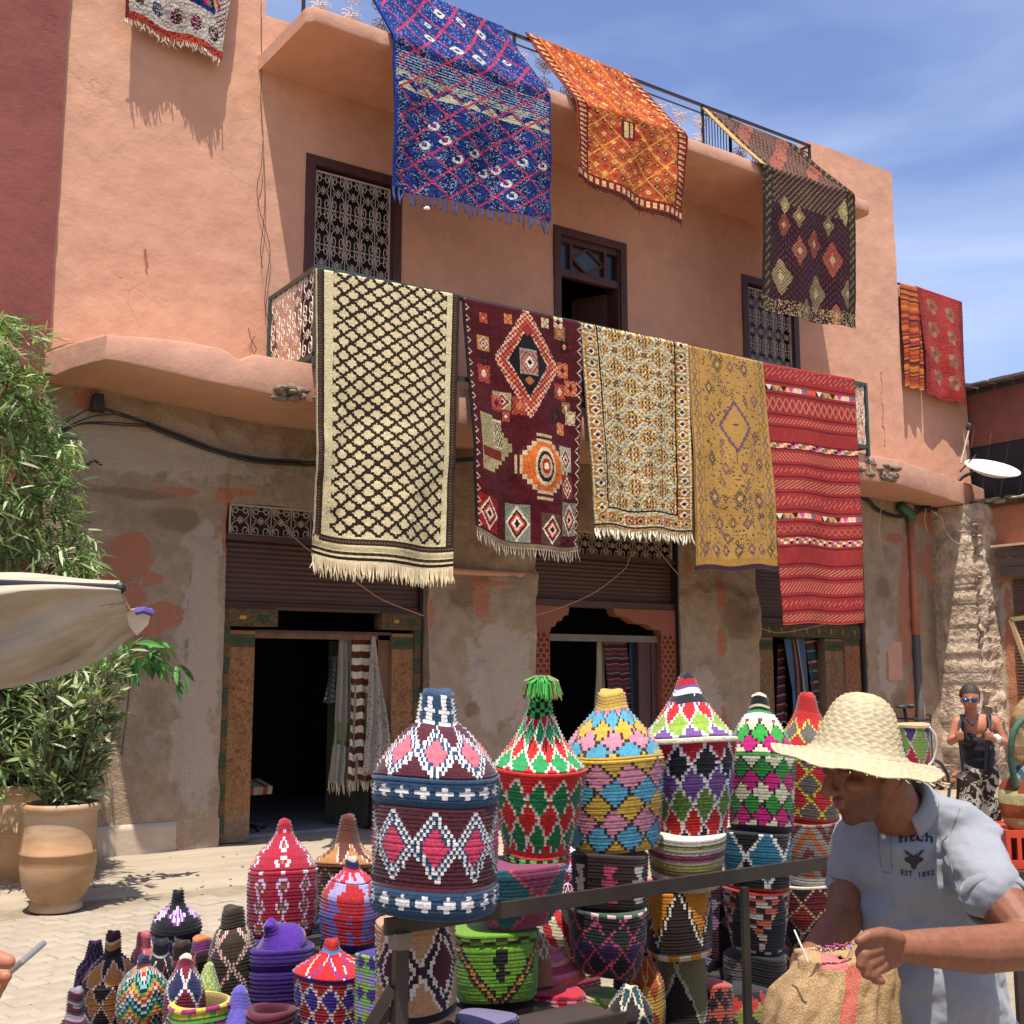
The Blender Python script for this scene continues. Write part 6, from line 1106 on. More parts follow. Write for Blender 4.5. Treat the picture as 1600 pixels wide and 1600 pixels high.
for i, (lb_, cx_, tp_, bt_, w_, t__, ca, cb) in enumerate(fl):
    basket(lb_, cx_, tp_, bt_, w_, t__, [(0, .9), (.4, 1), (.7, .96), (.78, .8), (.9, .5), (1, .25)] if i % 3 == 0 else CYL, [(0, 1, (lambda n_, m_: lambda U, T: lat(U, T, 0, 1, n_, m_, (ca, ca, cb) if n_ % 2 else (ca, '201a1c'), cb, .13))(6 + i % 4, 2 + i % 3))])
# ------------------------------------------------------------ cart
M_RAIL = plain('worn_dark_bar', S('38302b'), .5, .4, var=.3, scale=9, bump=.3)
M_PLANK = plain('dark_plank', S('30241f'), .8, var=.3, scale=8, streak=(.2, 1, 1), bump=.3)
ct = tag(empty('market_cart', (2.0, 2.5, 0)), 'dark metal-railed market cart carrying the stacked baskets in front of the shops', 'cart')
def cp(o): o.parent = ct; o.matrix_parent_inverse = Matrix.Translation(-ct.location); return o
yr_ = 2.2
b = MB(); b.beam((1.18, yr_, 1.125), (3.25, yr_ + .04, 1.125), .012, .034); cp(b.build('top_rail', M_RAIL))
for (x, s_) in ((1.215, .03), (2.225, .022), (3.2, .022)): b = MB(); b.box((x - s_ / 2, yr_ - s_ / 2 - .0, .02), (x + s_ / 2, yr_ + s_ / 2 - .01, 1.10)); cp(b.build('post', M_RAIL))
for (x, s_) in ((1.85, .036), (3.2, .026)): b = MB(); b.box((x - s_ / 2, 2.95, .02), (x + s_ / 2, 3.1 + s_, .86)); cp(b.build('post', M_RAIL))
for q in ((1.3, 2.28, 2.42), (1.42, 2.46, 2.6)):
    b = MB(); b.box((q[0], q[1], .80), (1.88, q[2], .82)); cp(b.build('shelf', M_PLANK))
b = MB(); b.box((1.24, 2.235, .812), (1.86, 2.25, .84)); cp(b.build('shelf_edge', M_RAIL))
b = MB(); b.box((1.3, 2.28, .42), (3.3, 2.95, .45)); cp(b.build('lower_deck', M_PLANK))
b = MB(); b.beam((1.5, 2.18, .69), (1.95, 2.19, .78), .012, .022); b.beam((1.95, 2.19, .4), (1.95, 2.19, .8), .015, .015); cp(b.build('wire_bracket', M_RAIL))
for q in (((1.2, yr_, 1.0), (.86, 2.35, .42)), ((1.2, yr_ + .02, .96), (.98, 2.3, .42))): b = MB(); b.beam(q[0], q[1], .012, .024); cp(b.build('brace', M_RAIL))
for x in (1.7, 3.0):
    wh = MB(); wh.tube([(x + .2 * math.cos(t), 2.7, .2 + .19 * math.sin(t)) for t in [i * 2 * math.pi / 24 for i in range(24)]], .025, 8, closed=True)
    for k in range(6): wh.beam((x, 2.7, .2), (x + .18 * math.cos(k * math.pi / 3), 2.7, .2 + .18 * math.sin(k * math.pi / 3)), .008, .008)
    cp(wh.build('wheel', M_RUBBER))
b = MB(); b.box((1.197, 2.18, 1.075), (1.233, 2.218, 1.112), jit=.004); cp(b.build('tape_wrap', plain('old_tape', S('7a6a5a'), .7)))
# display table and boxes below the baskets on the left
tb_ = tag(empty('display_table', (1.2, 3.3, 0)), 'low wooden table crowded with baskets left of the cart', 'table')
c0 = dpt(300, 1640, 3.6); c1 = dpt(110, 1640, 3.6); ax = (dpt(560, 1640, 3.6) - c1); ax.z = 0; ln = ax.length; ax.normalize(); nv = Vector((-ax.y, ax.x, 0)); zt = .44
for k in range(6):
    b = MB(); o0 = Vector((c1.x, c1.y, 0)) - nv * .45 + nv * (.17 * k); q0 = o0 - ax * .12; q1 = o0 + ax * (ln + .15); b.hexa([Vector((v.x, v.y, z)) for z in (zt - .03, zt) for v in (q0, q1, q1 + nv * .16, q0 + nv * .16)]); o = b.build('plank', M_PLANK); o.parent = tb_; o.matrix_parent_inverse = Matrix.Translation(-tb_.location)
for (u_, v_) in ((-.05, -.4), (ln + .05, -.4), (-.05, .5), (ln + .05, .5)):
    b = MB(); q = Vector((c1.x, c1.y, 0)) + ax * u_ + nv * v_; b.box((q.x - .03, q.y - .03, 0), (q.x + .03, q.y + .03, zt - .03)); o = b.build('leg', M_PLANK); o.parent = tb_; o.matrix_parent_inverse = Matrix.Translation(-tb_.location)
for (px, py, t, s_, lb_) in ((439, 1468, 4.3, .14, 'wooden box under the tall crimson basket'), (273, 1500, 4.2, .09, 'wooden box under the black gourd-shaped basket'), (540, 1425, 4.6, .12, 'wooden box under the brown conical basket'), (545, 1494, 4.1, .1, 'wooden box under the red and lavender basket'), (478, 1560, 4.3, .08, 'wooden box under the teal and dark basket')):
    q = dpt(px, py, t); z = dpt(px, py, t - .12).z - .004; e_ = tag(empty('wooden_box', (q.x, q.y, 0)), lb_, 'box')
    for sx, sy in ((-1, 0), (1, 0), (0, -1), (0, 1)):
        b = MB(); a_ = s_ * .95; b.box((sx * a_ - (.01 if sx else a_ - .01), sy * a_ - (.01 if sy else a_ - .01), 0), (sx * a_ + (.01 if sx else a_ - .01), sy * a_ + (.01 if sy else a_ - .01), z - .02)); o = b.build('side', M_PLANK); o.parent = e_
    b = MB(); b.box((-s_, -s_, z - .02), (s_, s_, z)); o = b.build('top', M_PLANK); o.parent = e_
# ------------------------------------------------------------ clay pots, shrubs, bamboo, awning
def clay():
    m, N, L, p = newmat('clay_pot'); n = nz(N, L, 3, 6, .6); n2 = nz(N, L, 1.2, 4, .6, sc3=(1, 1, 3))
    b = mixc(N, L, ramp(N, L, n.outputs[0], .35, .7).outputs[0], S('ac855c'), S('94704c')); b = mixc(N, L, ramp(N, L, n2.outputs[0], .45, .65).outputs[0], b, S('b8a080')); L.new(b, p.inputs['Base Color']); p.inputs['Roughness'].default_value = .85
    w2 = nz(N, L, 40, 4, sc3=(.2, .2, 3)); bumpn(N, L, p, [(w2.outputs[0], .25, .006)]); return m
M_CLAY = clay()
def leafmat(name, c1, c2, tr=.22):
    m, N, L, p = newmat(name); oi = N.new('ShaderNodeAttribute'); oi.attribute_name = 'Col'; L.new(oi.outputs[0], p.inputs['Base Color']); p.inputs['Roughness'].default_value = .6; p.inputs['Specular IOR Level'].default_value = .3
    t = N.new('ShaderNodeBsdfTranslucent'); mg = mixc(N, L, 1., oi.outputs[0], (1.1, 1.3, .6), 'MULTIPLY'); L.new(mg, t.inputs[0]); mi = N.new('ShaderNodeMixShader'); mi.inputs[0].default_value = tr
    L.new(p.outputs[0], mi.inputs[1]); L.new(t.outputs[0], mi.inputs[2]); L.new(mi.outputs[0], N['Material Output'].inputs[0]); return m
M_LEAF = leafmat('leaf_surface', 0, 0)
def leaf_geo(ln, wd, bend=.25, fold=.15, n=4):
    vs = []; fs = []
    for i in range(n + 1):
        t = i / n; w_ = wd * math.sin(math.pi * min(1, t * .92 + .06)) ** .8 if i < n else 0.0005; x = ln * t; z = -bend * ln * t * t
        vs += [(x, -w_ / 2, z + fold * w_), (x, 0, z), (x, w_ / 2, z + fold * w_)]
    for i in range(n): a = i * 3; fs += [(a, a + 3, a + 4, a + 1), (a + 1, a + 4, a + 5, a + 2)]
    return np.array(vs), np.array(fs)
def orient(d, roll=0):
    d = Vector(d).normalized(); s_ = d.cross(Vector((0, 0, 1)))
    if s_.length < .05: s_ = Vector((1, 0, 0))
    s_.normalize(); u = s_.cross(d); m = Matrix((d, s_, u)).transposed(); return m @ Matrix.Rotation(roll, 3, 'X')
def foliage(things, parent, geo, cols, rg, single=0, name='foliage'):
    """things: (pos, dir, scale); the first 'single' ones become leaf objects, the rest one mass"""
    G, Fg = geo; protos = []
    for c in cols[:3]:
        me = bpy.data.meshes.new('leaf'); me.from_pydata([tuple(v) for v in G], [], [tuple(f) for f in Fg]); me.materials.append(M_LEAF); facecol(me, np.array([c] * len(Fg), np.float32)); protos.append(me)
    VV = []; FF = []; CC = []; n = 0; inv = Matrix.Translation(-parent.location)
    for i, (p, d, s_) in enumerate(things):
        M_ = orient(d, rg.gauss(0, .5))
        if i < single:
            o = bpy.data.objects.new('leaf', protos[rg.randrange(len(protos))]); COL.objects.link(o); o.parent = parent; o.matrix_parent_inverse = inv; o.matrix_basis = Matrix.Translation(p) @ (M_.to_4x4() @ Matrix.Scale(s_, 4)); continue
        V = (G * s_) @ np.array(M_).T + np.array(p); VV.append(V); FF.append(Fg + n); n += len(V); c = np.array(cols[rg.randrange(len(cols))]) * rg.uniform(.75, 1.25); CC.append(np.tile(c, (len(Fg), 1)))
    if not VV: return None
    o = npmesh(name, np.concatenate(VV), np.concatenate(FF), M_LEAF, np.clip(np.concatenate(CC), 0, 1)); o['kind'] = 'stuff'; o.parent = parent; o.matrix_parent_inverse = inv; return o
M_BARK = plain('stem_bark', S('6a5a42'), .9, var=.3, bump=.3)
def big_pot(loc, s_, label, kind):
    e = tag(empty('potted_shrub', loc), label, 'potted plant'); 
    prof = [(.16, 0), (.175, .01), (.17, .04), (.155, .06), (.19, .1), (.235, .2), (.25, .3), (.247, .37), (.254, .375), (.256, .39), (.247, .4), (.24, .5), (.238, .62), (.24, .66), (.262, .665), (.265, .70), (.255, .715), (.235, .715), (.22, .69), (.21, .62)]
    b = MB(); b.lathe([(r * s_, z * s_) for r, z in prof], 40); o = b.build('pot', M_CLAY, e, smooth=True)
    b = MB(); b.lathe([(.22 * s_, .64 * s_), (.1 * s_, .655 * s_), (.005, .66 * s_)], 20); b.build('soil', plain('soil', S('4a3a2c'), .95), e); return e
GR = [S('66784a'), S('7c8a5c'), S('9ca478'), S('54663f'), S('aaae88'), S('5c6e48')]
e1 = big_pot((2.06, 8.72, 0), 1.03, 'large clay pot with tall oleander shrub standing in front of the plinth', 1)
# rear pot
e2 = big_pot(tuple(hp) if (hp := at(38, 1385, 'z', 0)) else (0, 0, 0), 1.1, 'shaded clay pot at the left edge behind the sunlit one, holding the tall bamboo', 2)
def shrub(e, nst, H, spread, rg, lean, geo, dens, single, cols, zb, whorl=4, leafs=(.8, 1.2), gap=.07, start=.12, extra=None):
    base = Vector(e.location) + Vector((0, 0, zb)); th = []; b = MB()
    for k in range(nst):
        a = rg.uniform(0, 6.28); r0 = rg.uniform(0, .12); hd = rg.uniform(.45, 1) * H; end = Vector((math.cos(a) * spread * rg.uniform(.3, 1), math.sin(a) * spread * rg.uniform(.3, 1), hd)) + Vector(lean) * hd
        p0 = base + Vector((math.cos(a) * r0, math.sin(a) * r0, -.05)); ctrl = p0 + Vector((end.x * .25, end.y * .25, hd * .6)); p1 = base + end; pts = [p0 * (1 - t) ** 2 + ctrl * 2 * t * (1 - t) + p1 * t * t for t in [i / 10 for i in range(11)]]
        b.tube(pts, [.012 * (1 - .75 * i / 10) for i in range(11)], 5); L_ = (p1 - p0).length; m = int(L_ * (1 - start) / gap)
        for j in range(m):
            t = start + (1 - start) * (j + rg.random()) / m; q = p0 * (1 - t) ** 2 + ctrl * 2 * t * (1 - t) + p1 * t * t; tg = ((ctrl - p0) * (1 - t) + (p1 - ctrl) * t).normalized()
            if rg.random() > dens: continue
            # side twig with a whorl of leaves
            tw = Vector((rg.gauss(0, 1), rg.gauss(0, 1), rg.uniform(-.1, .9))).normalized() * rg.uniform(.03, .16); q2 = q + tw; b.tube([q, q2], .003, 3, caps=False)
            for w_ in range(whorl + rg.randrange(3)):
                d = (tg * .5 + tw.normalized() * .7 + Vector((rg.gauss(0, .7), rg.gauss(0, .7), rg.gauss(0, .45)))).normalized(); th.append((q2, d, rg.uniform(*leafs)))
    if extra: th += extra
    o = b.build('stem', M_BARK); o.parent = e; o.matrix_parent_inverse = Matrix.Translation(-e.location); rg.shuffle(th)
    th.sort(key=lambda q: -(q[2] / max(.5, depth_of(q[0]))) if False else 0)
    foliage(th, e, geo, cols, rg, single); return th
rg = random.Random(21)
shrub(e1, 22, 1.12, .34, rg, (.10, -.06, 0), leaf_geo(.14, .026, .12), .85, 150, GR, .68 * 1.03, 5, gap=.06, start=.05)
# rear bush above the second pot
shrub(e2, 18, 1.1, .4, rg, (.02, .0, 0), leaf_geo(.14, .024, .25), .9, 0, [S('35482c'), S('44583a'), S('2c3e26')], .7, 5, gap=.07)
# branch of big leaves reaching right below the awning tip
ex = []
for (px, py) in ((205, 1010), (225, 1005), (240, 1020), (215, 1030), (250, 1015), (195, 1035), (180, 1020), (278, 1050), (235, 1035), (165, 1030)):
    for k in range(7): c0_ = at(px, py, 'y', 9.0); ex.append((c0_ + Vector((rg.gauss(0, .03), rg.gauss(0, .05), rg.gauss(0, .03))), Vector((rg.uniform(-.3, 1.2), rg.gauss(0, .5), rg.uniform(-.9, .3))), rg.uniform(1.0, 1.5)))
bp = tag(empty('climbing_branch', tuple(at(150, 1100, 'y', 9.3))), 'broad-leaved branch reaching right from behind the canvas awning', 'branch')
b = MB(); b.tube(smoothp([at(150, 1100, 'y', 9.3), at(185, 1040, 'y', 9.1), at(225, 1015, 'y', 9.0), at(272, 1045, 'y', 9.0)]), .008, 5); b.tube(smoothp([at(190, 1180, 'y', 9.3), at(200, 1100, 'y', 9.1), at(205, 1040, 'y', 9.0)]), .007, 5); o = b.build('stem', M_BARK); o.parent = bp; o.matrix_parent_inverse = Matrix.Translation(-bp.location)
foliage(ex, bp, leaf_geo(.14, .035, .3), [S('4a7a3a'), S('3c6a34'), S('5a8a44')], rg, 70)
# bamboo: tall mass in front of the dark red house
bb = tag(empty('bamboo', tuple(at(10, 1375, 'z', 0))), 'tall dense bamboo thicket along the left edge in front of the dark red house', 'bamboo')
b = MB(); th = []; base = Vector(bb.location)
outline = [(500, 60), (540, 78), (600, 70), (640, 85), (700, 122), (760, 125), (820, 135), (870, 150), (905, 150), (960, 120), (1040, 150), (1150, 130)]
def right_edge(py): 
    ys = [q[0] for q in outline]; return float(np.interp(py, ys, [q[1] for q in outline]))
for k in range(34):
    tx = rg.uniform(-140, 70); ty = rg.uniform(500, 700) if k < 22 else rg.uniform(700, 900); yd = rg.uniform(9.4, 10.3); top = at(tx, ty, 'y', yd); b0 = base + Vector((rg.gauss(-.1, .2), rg.gauss(.2, .2), .0)); mid = b0.lerp(top, .6) + Vector((rg.gauss(0, .1), 0, .4)); pts = [b0 * (1 - t) ** 2 + mid * 2 * t * (1 - t) + top * t * t for t in [i / 12 for i in range(13)]]; b.tube(pts, [.016 * (1 - .6 * i / 12) for i in range(13)], 6)
o = b.build('cane', plain('bamboo_cane', S('7a7a4a'), .6, var=.3)); o['kind'] = 'stuff'; o.parent = bb; o.matrix_parent_inverse = Matrix.Translation(-bb.location)
for i in range(1150):
    py = rg.uniform(500, 1240); re = right_edge(py); px = re - abs(rg.gauss(0, 1)) * 75 - rg.uniform(0, 30)
    if rg.random() < .35: px = rg.uniform(-160, re)
    if py < 560 and px > 10 and rg.random() < .6: px = rg.uniform(-60, 20)
    c0_ = at(px, py, 'y', rg.uniform(9.2, 10.3)); droop = Vector((rg.gauss(.25, .7), rg.gauss(-.2, .6), rg.uniform(-.9, .5)))
    for k in range(rg.randrange(5, 10)): th.append((c0_ + Vector((rg.gauss(0, .05), rg.gauss(0, .05), rg.gauss(0, .04))), droop + Vector((rg.gauss(0, .5), rg.gauss(0, .5), rg.gauss(0, .4))), rg.uniform(.6, 1.35)))
rg.shuffle(th); foliage(th, bb, leaf_geo(.15, .02, .12, n=3), [S('66804a'), S('7c945a'), S('98a874'), S('4e683a'), S('aab484'), S('465e36')], rg, 150)
# canvas awning corner
def awning():
    t0 = 3.6; rows = []; nU = 90
    def P_(px, py, t): return np.array(dpt(px, py, t))
    top = lambda u: P_(-120 + u * 305, 888 + u * 28 + 4 * math.sin(u * 9), 3.9)
    fold = lambda u: P_(-120 + u * 308, 930 + 3 * math.sin(u * 7) - u * 10, 3.35)
    low = [(-120, 1110), (0, 1077), (60, 1066), (110, 1052), (160, 1030), (190, 1006), (216, 988)]
    lx = np.linspace(0, 1, len(low))
    def lowp(u): return P_(float(np.interp(u, lx, [q[0] for q in low])), float(np.interp(u, lx, [q[1] for q in low])), 3.5)
    us = np.linspace(0, 1, nU + 1); V = []; nT, nB = 14, 60
    for j in range(nT + nB + 1):
        for u in us:
            if j <= nT: s_ = j / nT; p = top(u) * (1 - s_) + fold(u) * s_; p[2] += .02 * math.sin(s_ * math.pi)
            else:
                s_ = (j - nT) / nB; p = fold(u) * (1 - s_) + lowp(u) * s_; e_ = math.sin(s_ * math.pi) ** .6
                g1 = fbm(u * 2.2 + s_ * 1.5, s_ * 9 + u * 3, seed=51); wr = (abs(g1 - .5) * -.05) + .03 * math.sin((u * 1.6 + s_ * 3) * 2.3 + g1 * 2.5) + .014 * math.sin(u * 7 + s_ * 9)
                tear = .09 * math.exp(-((u - .93 + .25 * 0) / .05) ** 2) * 0; p = p + np.array((-.3, -.9, -.1)) * (wr * e_) 
            V.append(p)
    V = np.array(V); idx = np.arange((nU + 1) * (nT + nB + 1)).reshape(nT + nB + 1, nU + 1); F = np.stack([idx[:-1, :-1], idx[:-1, 1:], idx[1:, 1:], idx[1:, :-1]], -1).reshape(-1, 4)
    return V, F
V, F = awning(); M_CANV = plain('canvas_cloth', S('a89a84'), .9, var=.14, scale=5, bump=.5, bd=.01, bscale=14)
aw = tag(empty('market_awning', tuple(dpt(-100, 930, 3.6))), 'sagging grey-beige canvas awning corner with sunlit top at the left edge', 'awning')
o = npmesh('canvas', V, F, M_CANV, smooth=True); sm = o.modifiers.new('s', 'SOLIDIFY'); sm.thickness = .006; o.parent = aw; o.matrix_parent_inverse = Matrix.Translation(-aw.location)
b = MB(); b.tube([dpt(-160, 905, 3.5), dpt(187, 919, 3.37)], .012, 8); b.ball(dpt(188, 919, 3.37), .018, 8, 6); o = b.build('rib', M_IRONB); o.parent = aw; o.matrix_parent_inverse = Matrix.Translation(-aw.location)
b = MB(); b.tube([dpt(-150, 850, 3.6), dpt(-160, 1700, 3.75)], .03, 10); o = b.build('pole', M_WOODD); o.parent = aw; o.matrix_parent_inverse = Matrix.Translation(-aw.location)
b = MB(); pts = [(196, 952), (214, 950), (236, 955), (232, 975), (214, 992), (202, 978)]; f_ = [dpt(px, py, 3.4 + .01 * k) for k, (px, py) in enumerate(pts)]; bk = [p + Vector((.02, .07, 0)) for p in f_]; n = len(pts)
b.add(f_ + bk, [tuple(reversed(range(n))), tuple(range(n, 2 * n))] + [(i, (i + 1) % n, (i + 1) % n + n, i + n) for i in range(n)]); o = b.build('tip_flap', plain('white_cloth', S('c9bda8'), .9), smooth=False); o.parent = aw; o.matrix_parent_inverse = Matrix.Translation(-aw.location)
b = MB(); b.tube([dpt(212, 956, 3.38), dpt(224, 953, 3.38), dpt(238, 958, 3.4)], .011, 6, col=None); b.tube([dpt(212, 952, 3.39), dpt(238, 954, 3.4)], .007, 6); o = b.build('tie', plain('violet_tie', S('5a4a8a'), .8)); o.parent = aw; o.matrix_parent_inverse = Matrix.Translation(-aw.location)
b = MB(); b.tube([dpt(188, 920, 3.37), dpt(196, 940, 3.38), dpt(204, 955, 3.4)], .004, 4); o = b.build('cord', M_STRING); o.parent = aw; o.matrix_parent_inverse = Matrix.Translation(-aw.location)
b = MB()
for q in ([(48, 960), (70, 975), (95, 985), (112, 1000), (120, 1010)], [(95, 985), (82, 968), (76, 955)]): b.tube([dpt(px, py, 3.30) for px, py in q], .004, 4)
tag(b.build('seam_cord', M_STRING), kind='stuff').parent = aw; aw.children[-1].matrix_parent_inverse = Matrix.Translation(-aw.location)
# ------------------------------------------------------------ people
from mathutils.bvhtree import BVHTree
CR = CM @ Vector((1, 0, 0)); CU = Vector((0, 0, 1)); CT = -(CM @ Vector((0, 0, -1))); CT.z = 0; CT.normalize()      # right, up, towards the photographer
def mm(px, t): return px / FPX * t
class Blob:
    def __init__(s): s.b = MB()
    def cap(s, p, q, r1, r2, n=16):
        p = Vector(p); q = Vector(q); d = q - p; L_ = max(d.length, 1e-4); d.normalize(); pts = []; rs = []
        for i in range(5): a = math.pi / 2 * (1 - i / 5); pts.append(p - d * r1 * math.sin(a)); rs.append(max(.0008, r1 * math.cos(a)))
        for i in range(5): t = i / 4; pts.append(p.lerp(q, t)); rs.append(r1 + (r2 - r1) * t)
        for i in range(1, 6): a = math.pi / 2 * i / 5; pts.append(q + d * r2 * math.sin(a)); rs.append(max(.0008, r2 * math.cos(a)))
        s.b.tube(pts, rs, n); return s
    def chain(s, pts, rs):
        for i in range(len(pts) - 1): s.cap(pts[i], pts[i + 1], rs[i], rs[i + 1])
        return s
    def ell(s, c, r, ax=None, n=18, m=12):
        rot = Matrix(ax).transposed() if ax else None; s.b.ball(c, r, n, m, rot=rot); return s
    def mesh(s, name, voxel, smooth=4, mat=None, parent=None, fold=None, colfn=None, factor=.6):
        o = s.b.build(name + '_raw'); 
        m = o.modifiers.new('r', 'REMESH'); m.mode = 'VOXEL'; m.voxel_size = voxel; m.use_smooth_shade = True
        m2 = o.modifiers.new('s', 'SMOOTH'); m2.factor = factor; m2.iterations = smooth
        dg = bpy.context.evaluated_depsgraph_get(); dg.update(); ev = o.evaluated_get(dg); me = bpy.data.meshes.new_from_object(ev); me.name = name; bpy.data.objects.remove(o)
        n = len(me.vertices); co = np.empty(n * 3, np.float32); me.vertices.foreach_get('co', co); co = co.reshape(-1, 3)
        if fold is not None:
            no = np.empty(n * 3, np.float32); me.vertices.foreach_get('normal', no); no = no.reshape(-1, 3); co = co + no * fold(co, no)[:, None]; me.vertices.foreach_set('co', co.ravel())
        me.update(); me.materials.clear(); me.materials.append(mat); me.polygons.foreach_set('use_smooth', [True] * len(me.polygons))
        if colfn is not None:
            ce = np.empty(len(me.polygons) * 3, np.float32); me.polygons.foreach_get('center', ce); facecol(me, colfn(ce.reshape(-1, 3)).astype(np.float32))
        x = bpy.data.objects.new(name, me); COL.objects.link(x)
        if parent: x.parent = parent; x.matrix_parent_inverse = Matrix.Translation(-Vector(parent.location))
        return x
def skinmat(name, rough=.62):
    m, N, L, p = newmat(name); a = N.new('ShaderNodeAttribute'); a.attribute_name = 'Col'; n = nz(N, L, 60, 4); L.new(mixc(N, L, 1., a.outputs[0], ramp(N, L, n.outputs[0], .3, .7, (.8, .77, .74), (1.1, 1.08, 1.06)).outputs[0], 'MULTIPLY'), p.inputs['Base Color'])
    p.inputs['Roughness'].default_value = rough; p.inputs['Subsurface Weight'].default_value = .12; p.inputs['Subsurface Radius'].default_value = (.01, .004, .002); bumpn(N, L, p, [(nz(N, L, 180, 3).outputs[0], .15, .002)]); return m
M_SKIN = skinmat('skin')
def cloth(name, col, bump=.3, sc_=400, var=.1):
    m, N, L, p = newmat(name); n = nz(N, L, sc_, 3); n2 = nz(N, L, 30, 4); b = mixc(N, L, ramp(N, L, n.outputs[0], .3, .7).outputs[0], tuple(c * (1 - var) for c in col), tuple(c * (1 + var) for c in col)); L.new(b, p.inputs['Base Color']); p.inputs['Roughness'].default_value = .9
    p.inputs['Sheen Weight'].default_value = .2; p.inputs['Specular IOR Level'].default_value = .15; bumpn(N, L, p, [(n2.outputs[0], .25, .006), (n.outputs[0], bump, .001)]); return m
M_POLO = cloth('grey_blue_knit', S('84868a'))
man = tag(empty('person', tuple(dpt(1470, 1650, 2.65))[:2] + (0,)), 'man in straw hat and grey-blue polo shirt looking down and gathering a burlap sack', 'man')
K = lambda px, py, t: dpt(px, py, t)
# head
HC = K(1352, 1198, 2.56); fw = (-CR * .90 + CT * .30 - CU * .26).normalized(); sd_ = fw.cross(CU).normalized(); sd_ = sd_ if sd_.dot(CT) > 0 else -sd_; up = fw.cross(sd_); up = up if up.z > 0 else -up; AX = [fw, sd_, up]
hp_ = lambda x, y, z: HC + fw * x + sd_ * y + up * z
B = Blob()
B.ell(hp_(-.008, 0, .02), (.084, .072, .075), AX).ell(hp_(.03, 0, -.03), (.062, .060, .082), AX).ell(hp_(.045, 0, -.078), (.043, .044, .034), AX).ell(hp_(.068, 0, -.094), (.021, .024, .018), AX)
B.cap(hp_(.085, 0, .018), hp_(.113, 0, -.022), .009, .013).ell(hp_(.098, .012, -.027), (.012, .009, .008), AX).ell(hp_(.098, -.012, -.027), (.012, .009, .008), AX)
B.ell(hp_(.088, 0, -.050), (.012, .023, .0075), AX).ell(hp_(.087, 0, -.062), (.012, .02, .0075), AX)
for s_ in (-1, 1): B.cap(hp_(.08, s_ * .012, .03), hp_(.06, s_ * .052, .028), .012, .011).ell(hp_(.066, s_ * .042, -.018), (.022, .022, .018), AX).ell(hp_(-.008, s_ * .077, -.012), (.018, .010, .032), AX).cap(hp_(-.0, s_ * .06, -.035), hp_(.05, s_ * .035, -.09), .02, .016)
B.chain([hp_(-.03, 0, -.05), K(1398, 1262, 2.6), K(1422, 1300, 2.67)], [.060, .058, .06])
def mancol(P):
    C = np.tile(np.array(S('7c4c32')), (len(P), 1)); q = P - np.array(HC); z = q @ np.array(up); x = q @ np.array(fw); y = q @ np.array(sd_)
    st = np.clip((-.03 - z) / .02, 0, 1) * np.clip((.14 + z) / .02, 0, 1) * np.clip((x + .0) / .03, 0, 1); C = C * (1 - .45 * st[:, None]); lips = (abs(z + .056) < .011) & (x > .088) & (abs(y) < .025); C[lips] = S('7c443a'); br = (abs(z - .034 - .1 * 0) < .007) & (x > .055) & (abs(y) > .012) & (abs(y) < .055); C[br] = S('241812'); return C
# arms and hands share the skin mesh of the body
HR = [K(1552, 1392, 2.46), K(1618, 1476, 2.36), K(1530, 1484, 2.27), K(1452, 1481, 2.21), K(1410, 1479, 2.19)]
B.chain(HR, [.052, .047, .046, .036, .029])
B.ell(K(1388, 1484, 2.18), (.036, .022, .036), [CR, CT, CU]).cap(K(1402, 1479, 2.19), K(1372, 1480, 2.165), .026, .022).cap(K(1396, 1492, 2.18), K(1374, 1508, 2.165), .022, .017)
fing = [[(1374, 1468, 2.15), (1352, 1474, 2.135), (1343, 1490, 2.13), (1356, 1500, 2.135)], [(1372, 1482, 2.145), (1349, 1491, 2.125), (1345, 1508, 2.12), (1360, 1516, 2.13)], [(1374, 1496, 2.145), (1355, 1507, 2.125), (1353, 1522, 2.12), (1367, 1527, 2.13)], [(1380, 1508, 2.15), (1366, 1520, 2.13), (1367, 1531, 2.13), (1378, 1533, 2.135)]]
for k, f_ in enumerate(fing): B.chain([K(*q) for q in f_], [[.0115, .0105, .0095, .0085], [.012, .011, .010, .0085], [.011, .010, .0095, .008], [.010, .009, .0085, .0075]][k])
B.chain([K(1400, 1466, 2.17), K(1378, 1459, 2.15), K(1356, 1462, 2.13), K(1342, 1470, 2.125)], [.017, .0135, .0115, .009])
HLn = [K(1330, 1375, 2.74), K(1318, 1438, 2.66), K(1290, 1470, 2.56), K(1266, 1495, 2.48)]
B.chain(HLn, [.05, .044, .038, .028]); B.ell(K(1256, 1508, 2.46), (.03, .03, .036), [CR, CT, CU])
for (a, c, e_, f_) in (((1250, 1500, 2.44), (1240, 1512, 2.42), (1248, 1524, 2.40), (1258, 1524, 2.39)), ((1256, 1514, 2.44), (1244, 1524, 2.42), (1252, 1536, 2.40), (1262, 1536, 2.39)), ((1262, 1522, 2.45), (1250, 1536, 2.42), (1258, 1547, 2.41), (1266, 1546, 2.4)), ((1268, 1530, 2.45), (1258, 1546, 2.43), (1264, 1555, 2.42), (1270, 1554, 2.41))): B.chain([K(*a), K(*c), K(*e_), K(*f_)], [.011, .010, .009, .008])
B.chain([K(1266, 1496, 2.45), K(1276, 1506, 2.41), K(1280, 1518, 2.39)], [.014, .0115, .009])
B.ell(K(1430, 1345, 2.70), (.07, .05, .08), [CR, CT, CU]).cap(K(1430, 1345, 2.70), K(1520, 1330, 2.6), .03, .035).cap(K(1520, 1330, 2.6), K(1550, 1385, 2.47), .03, .045).cap(K(1430, 1345, 2.70), K(1335, 1360, 2.75), .03, .03)
B.mesh('body', .0036, 2, M_SKIN, man, colfn=mancol)
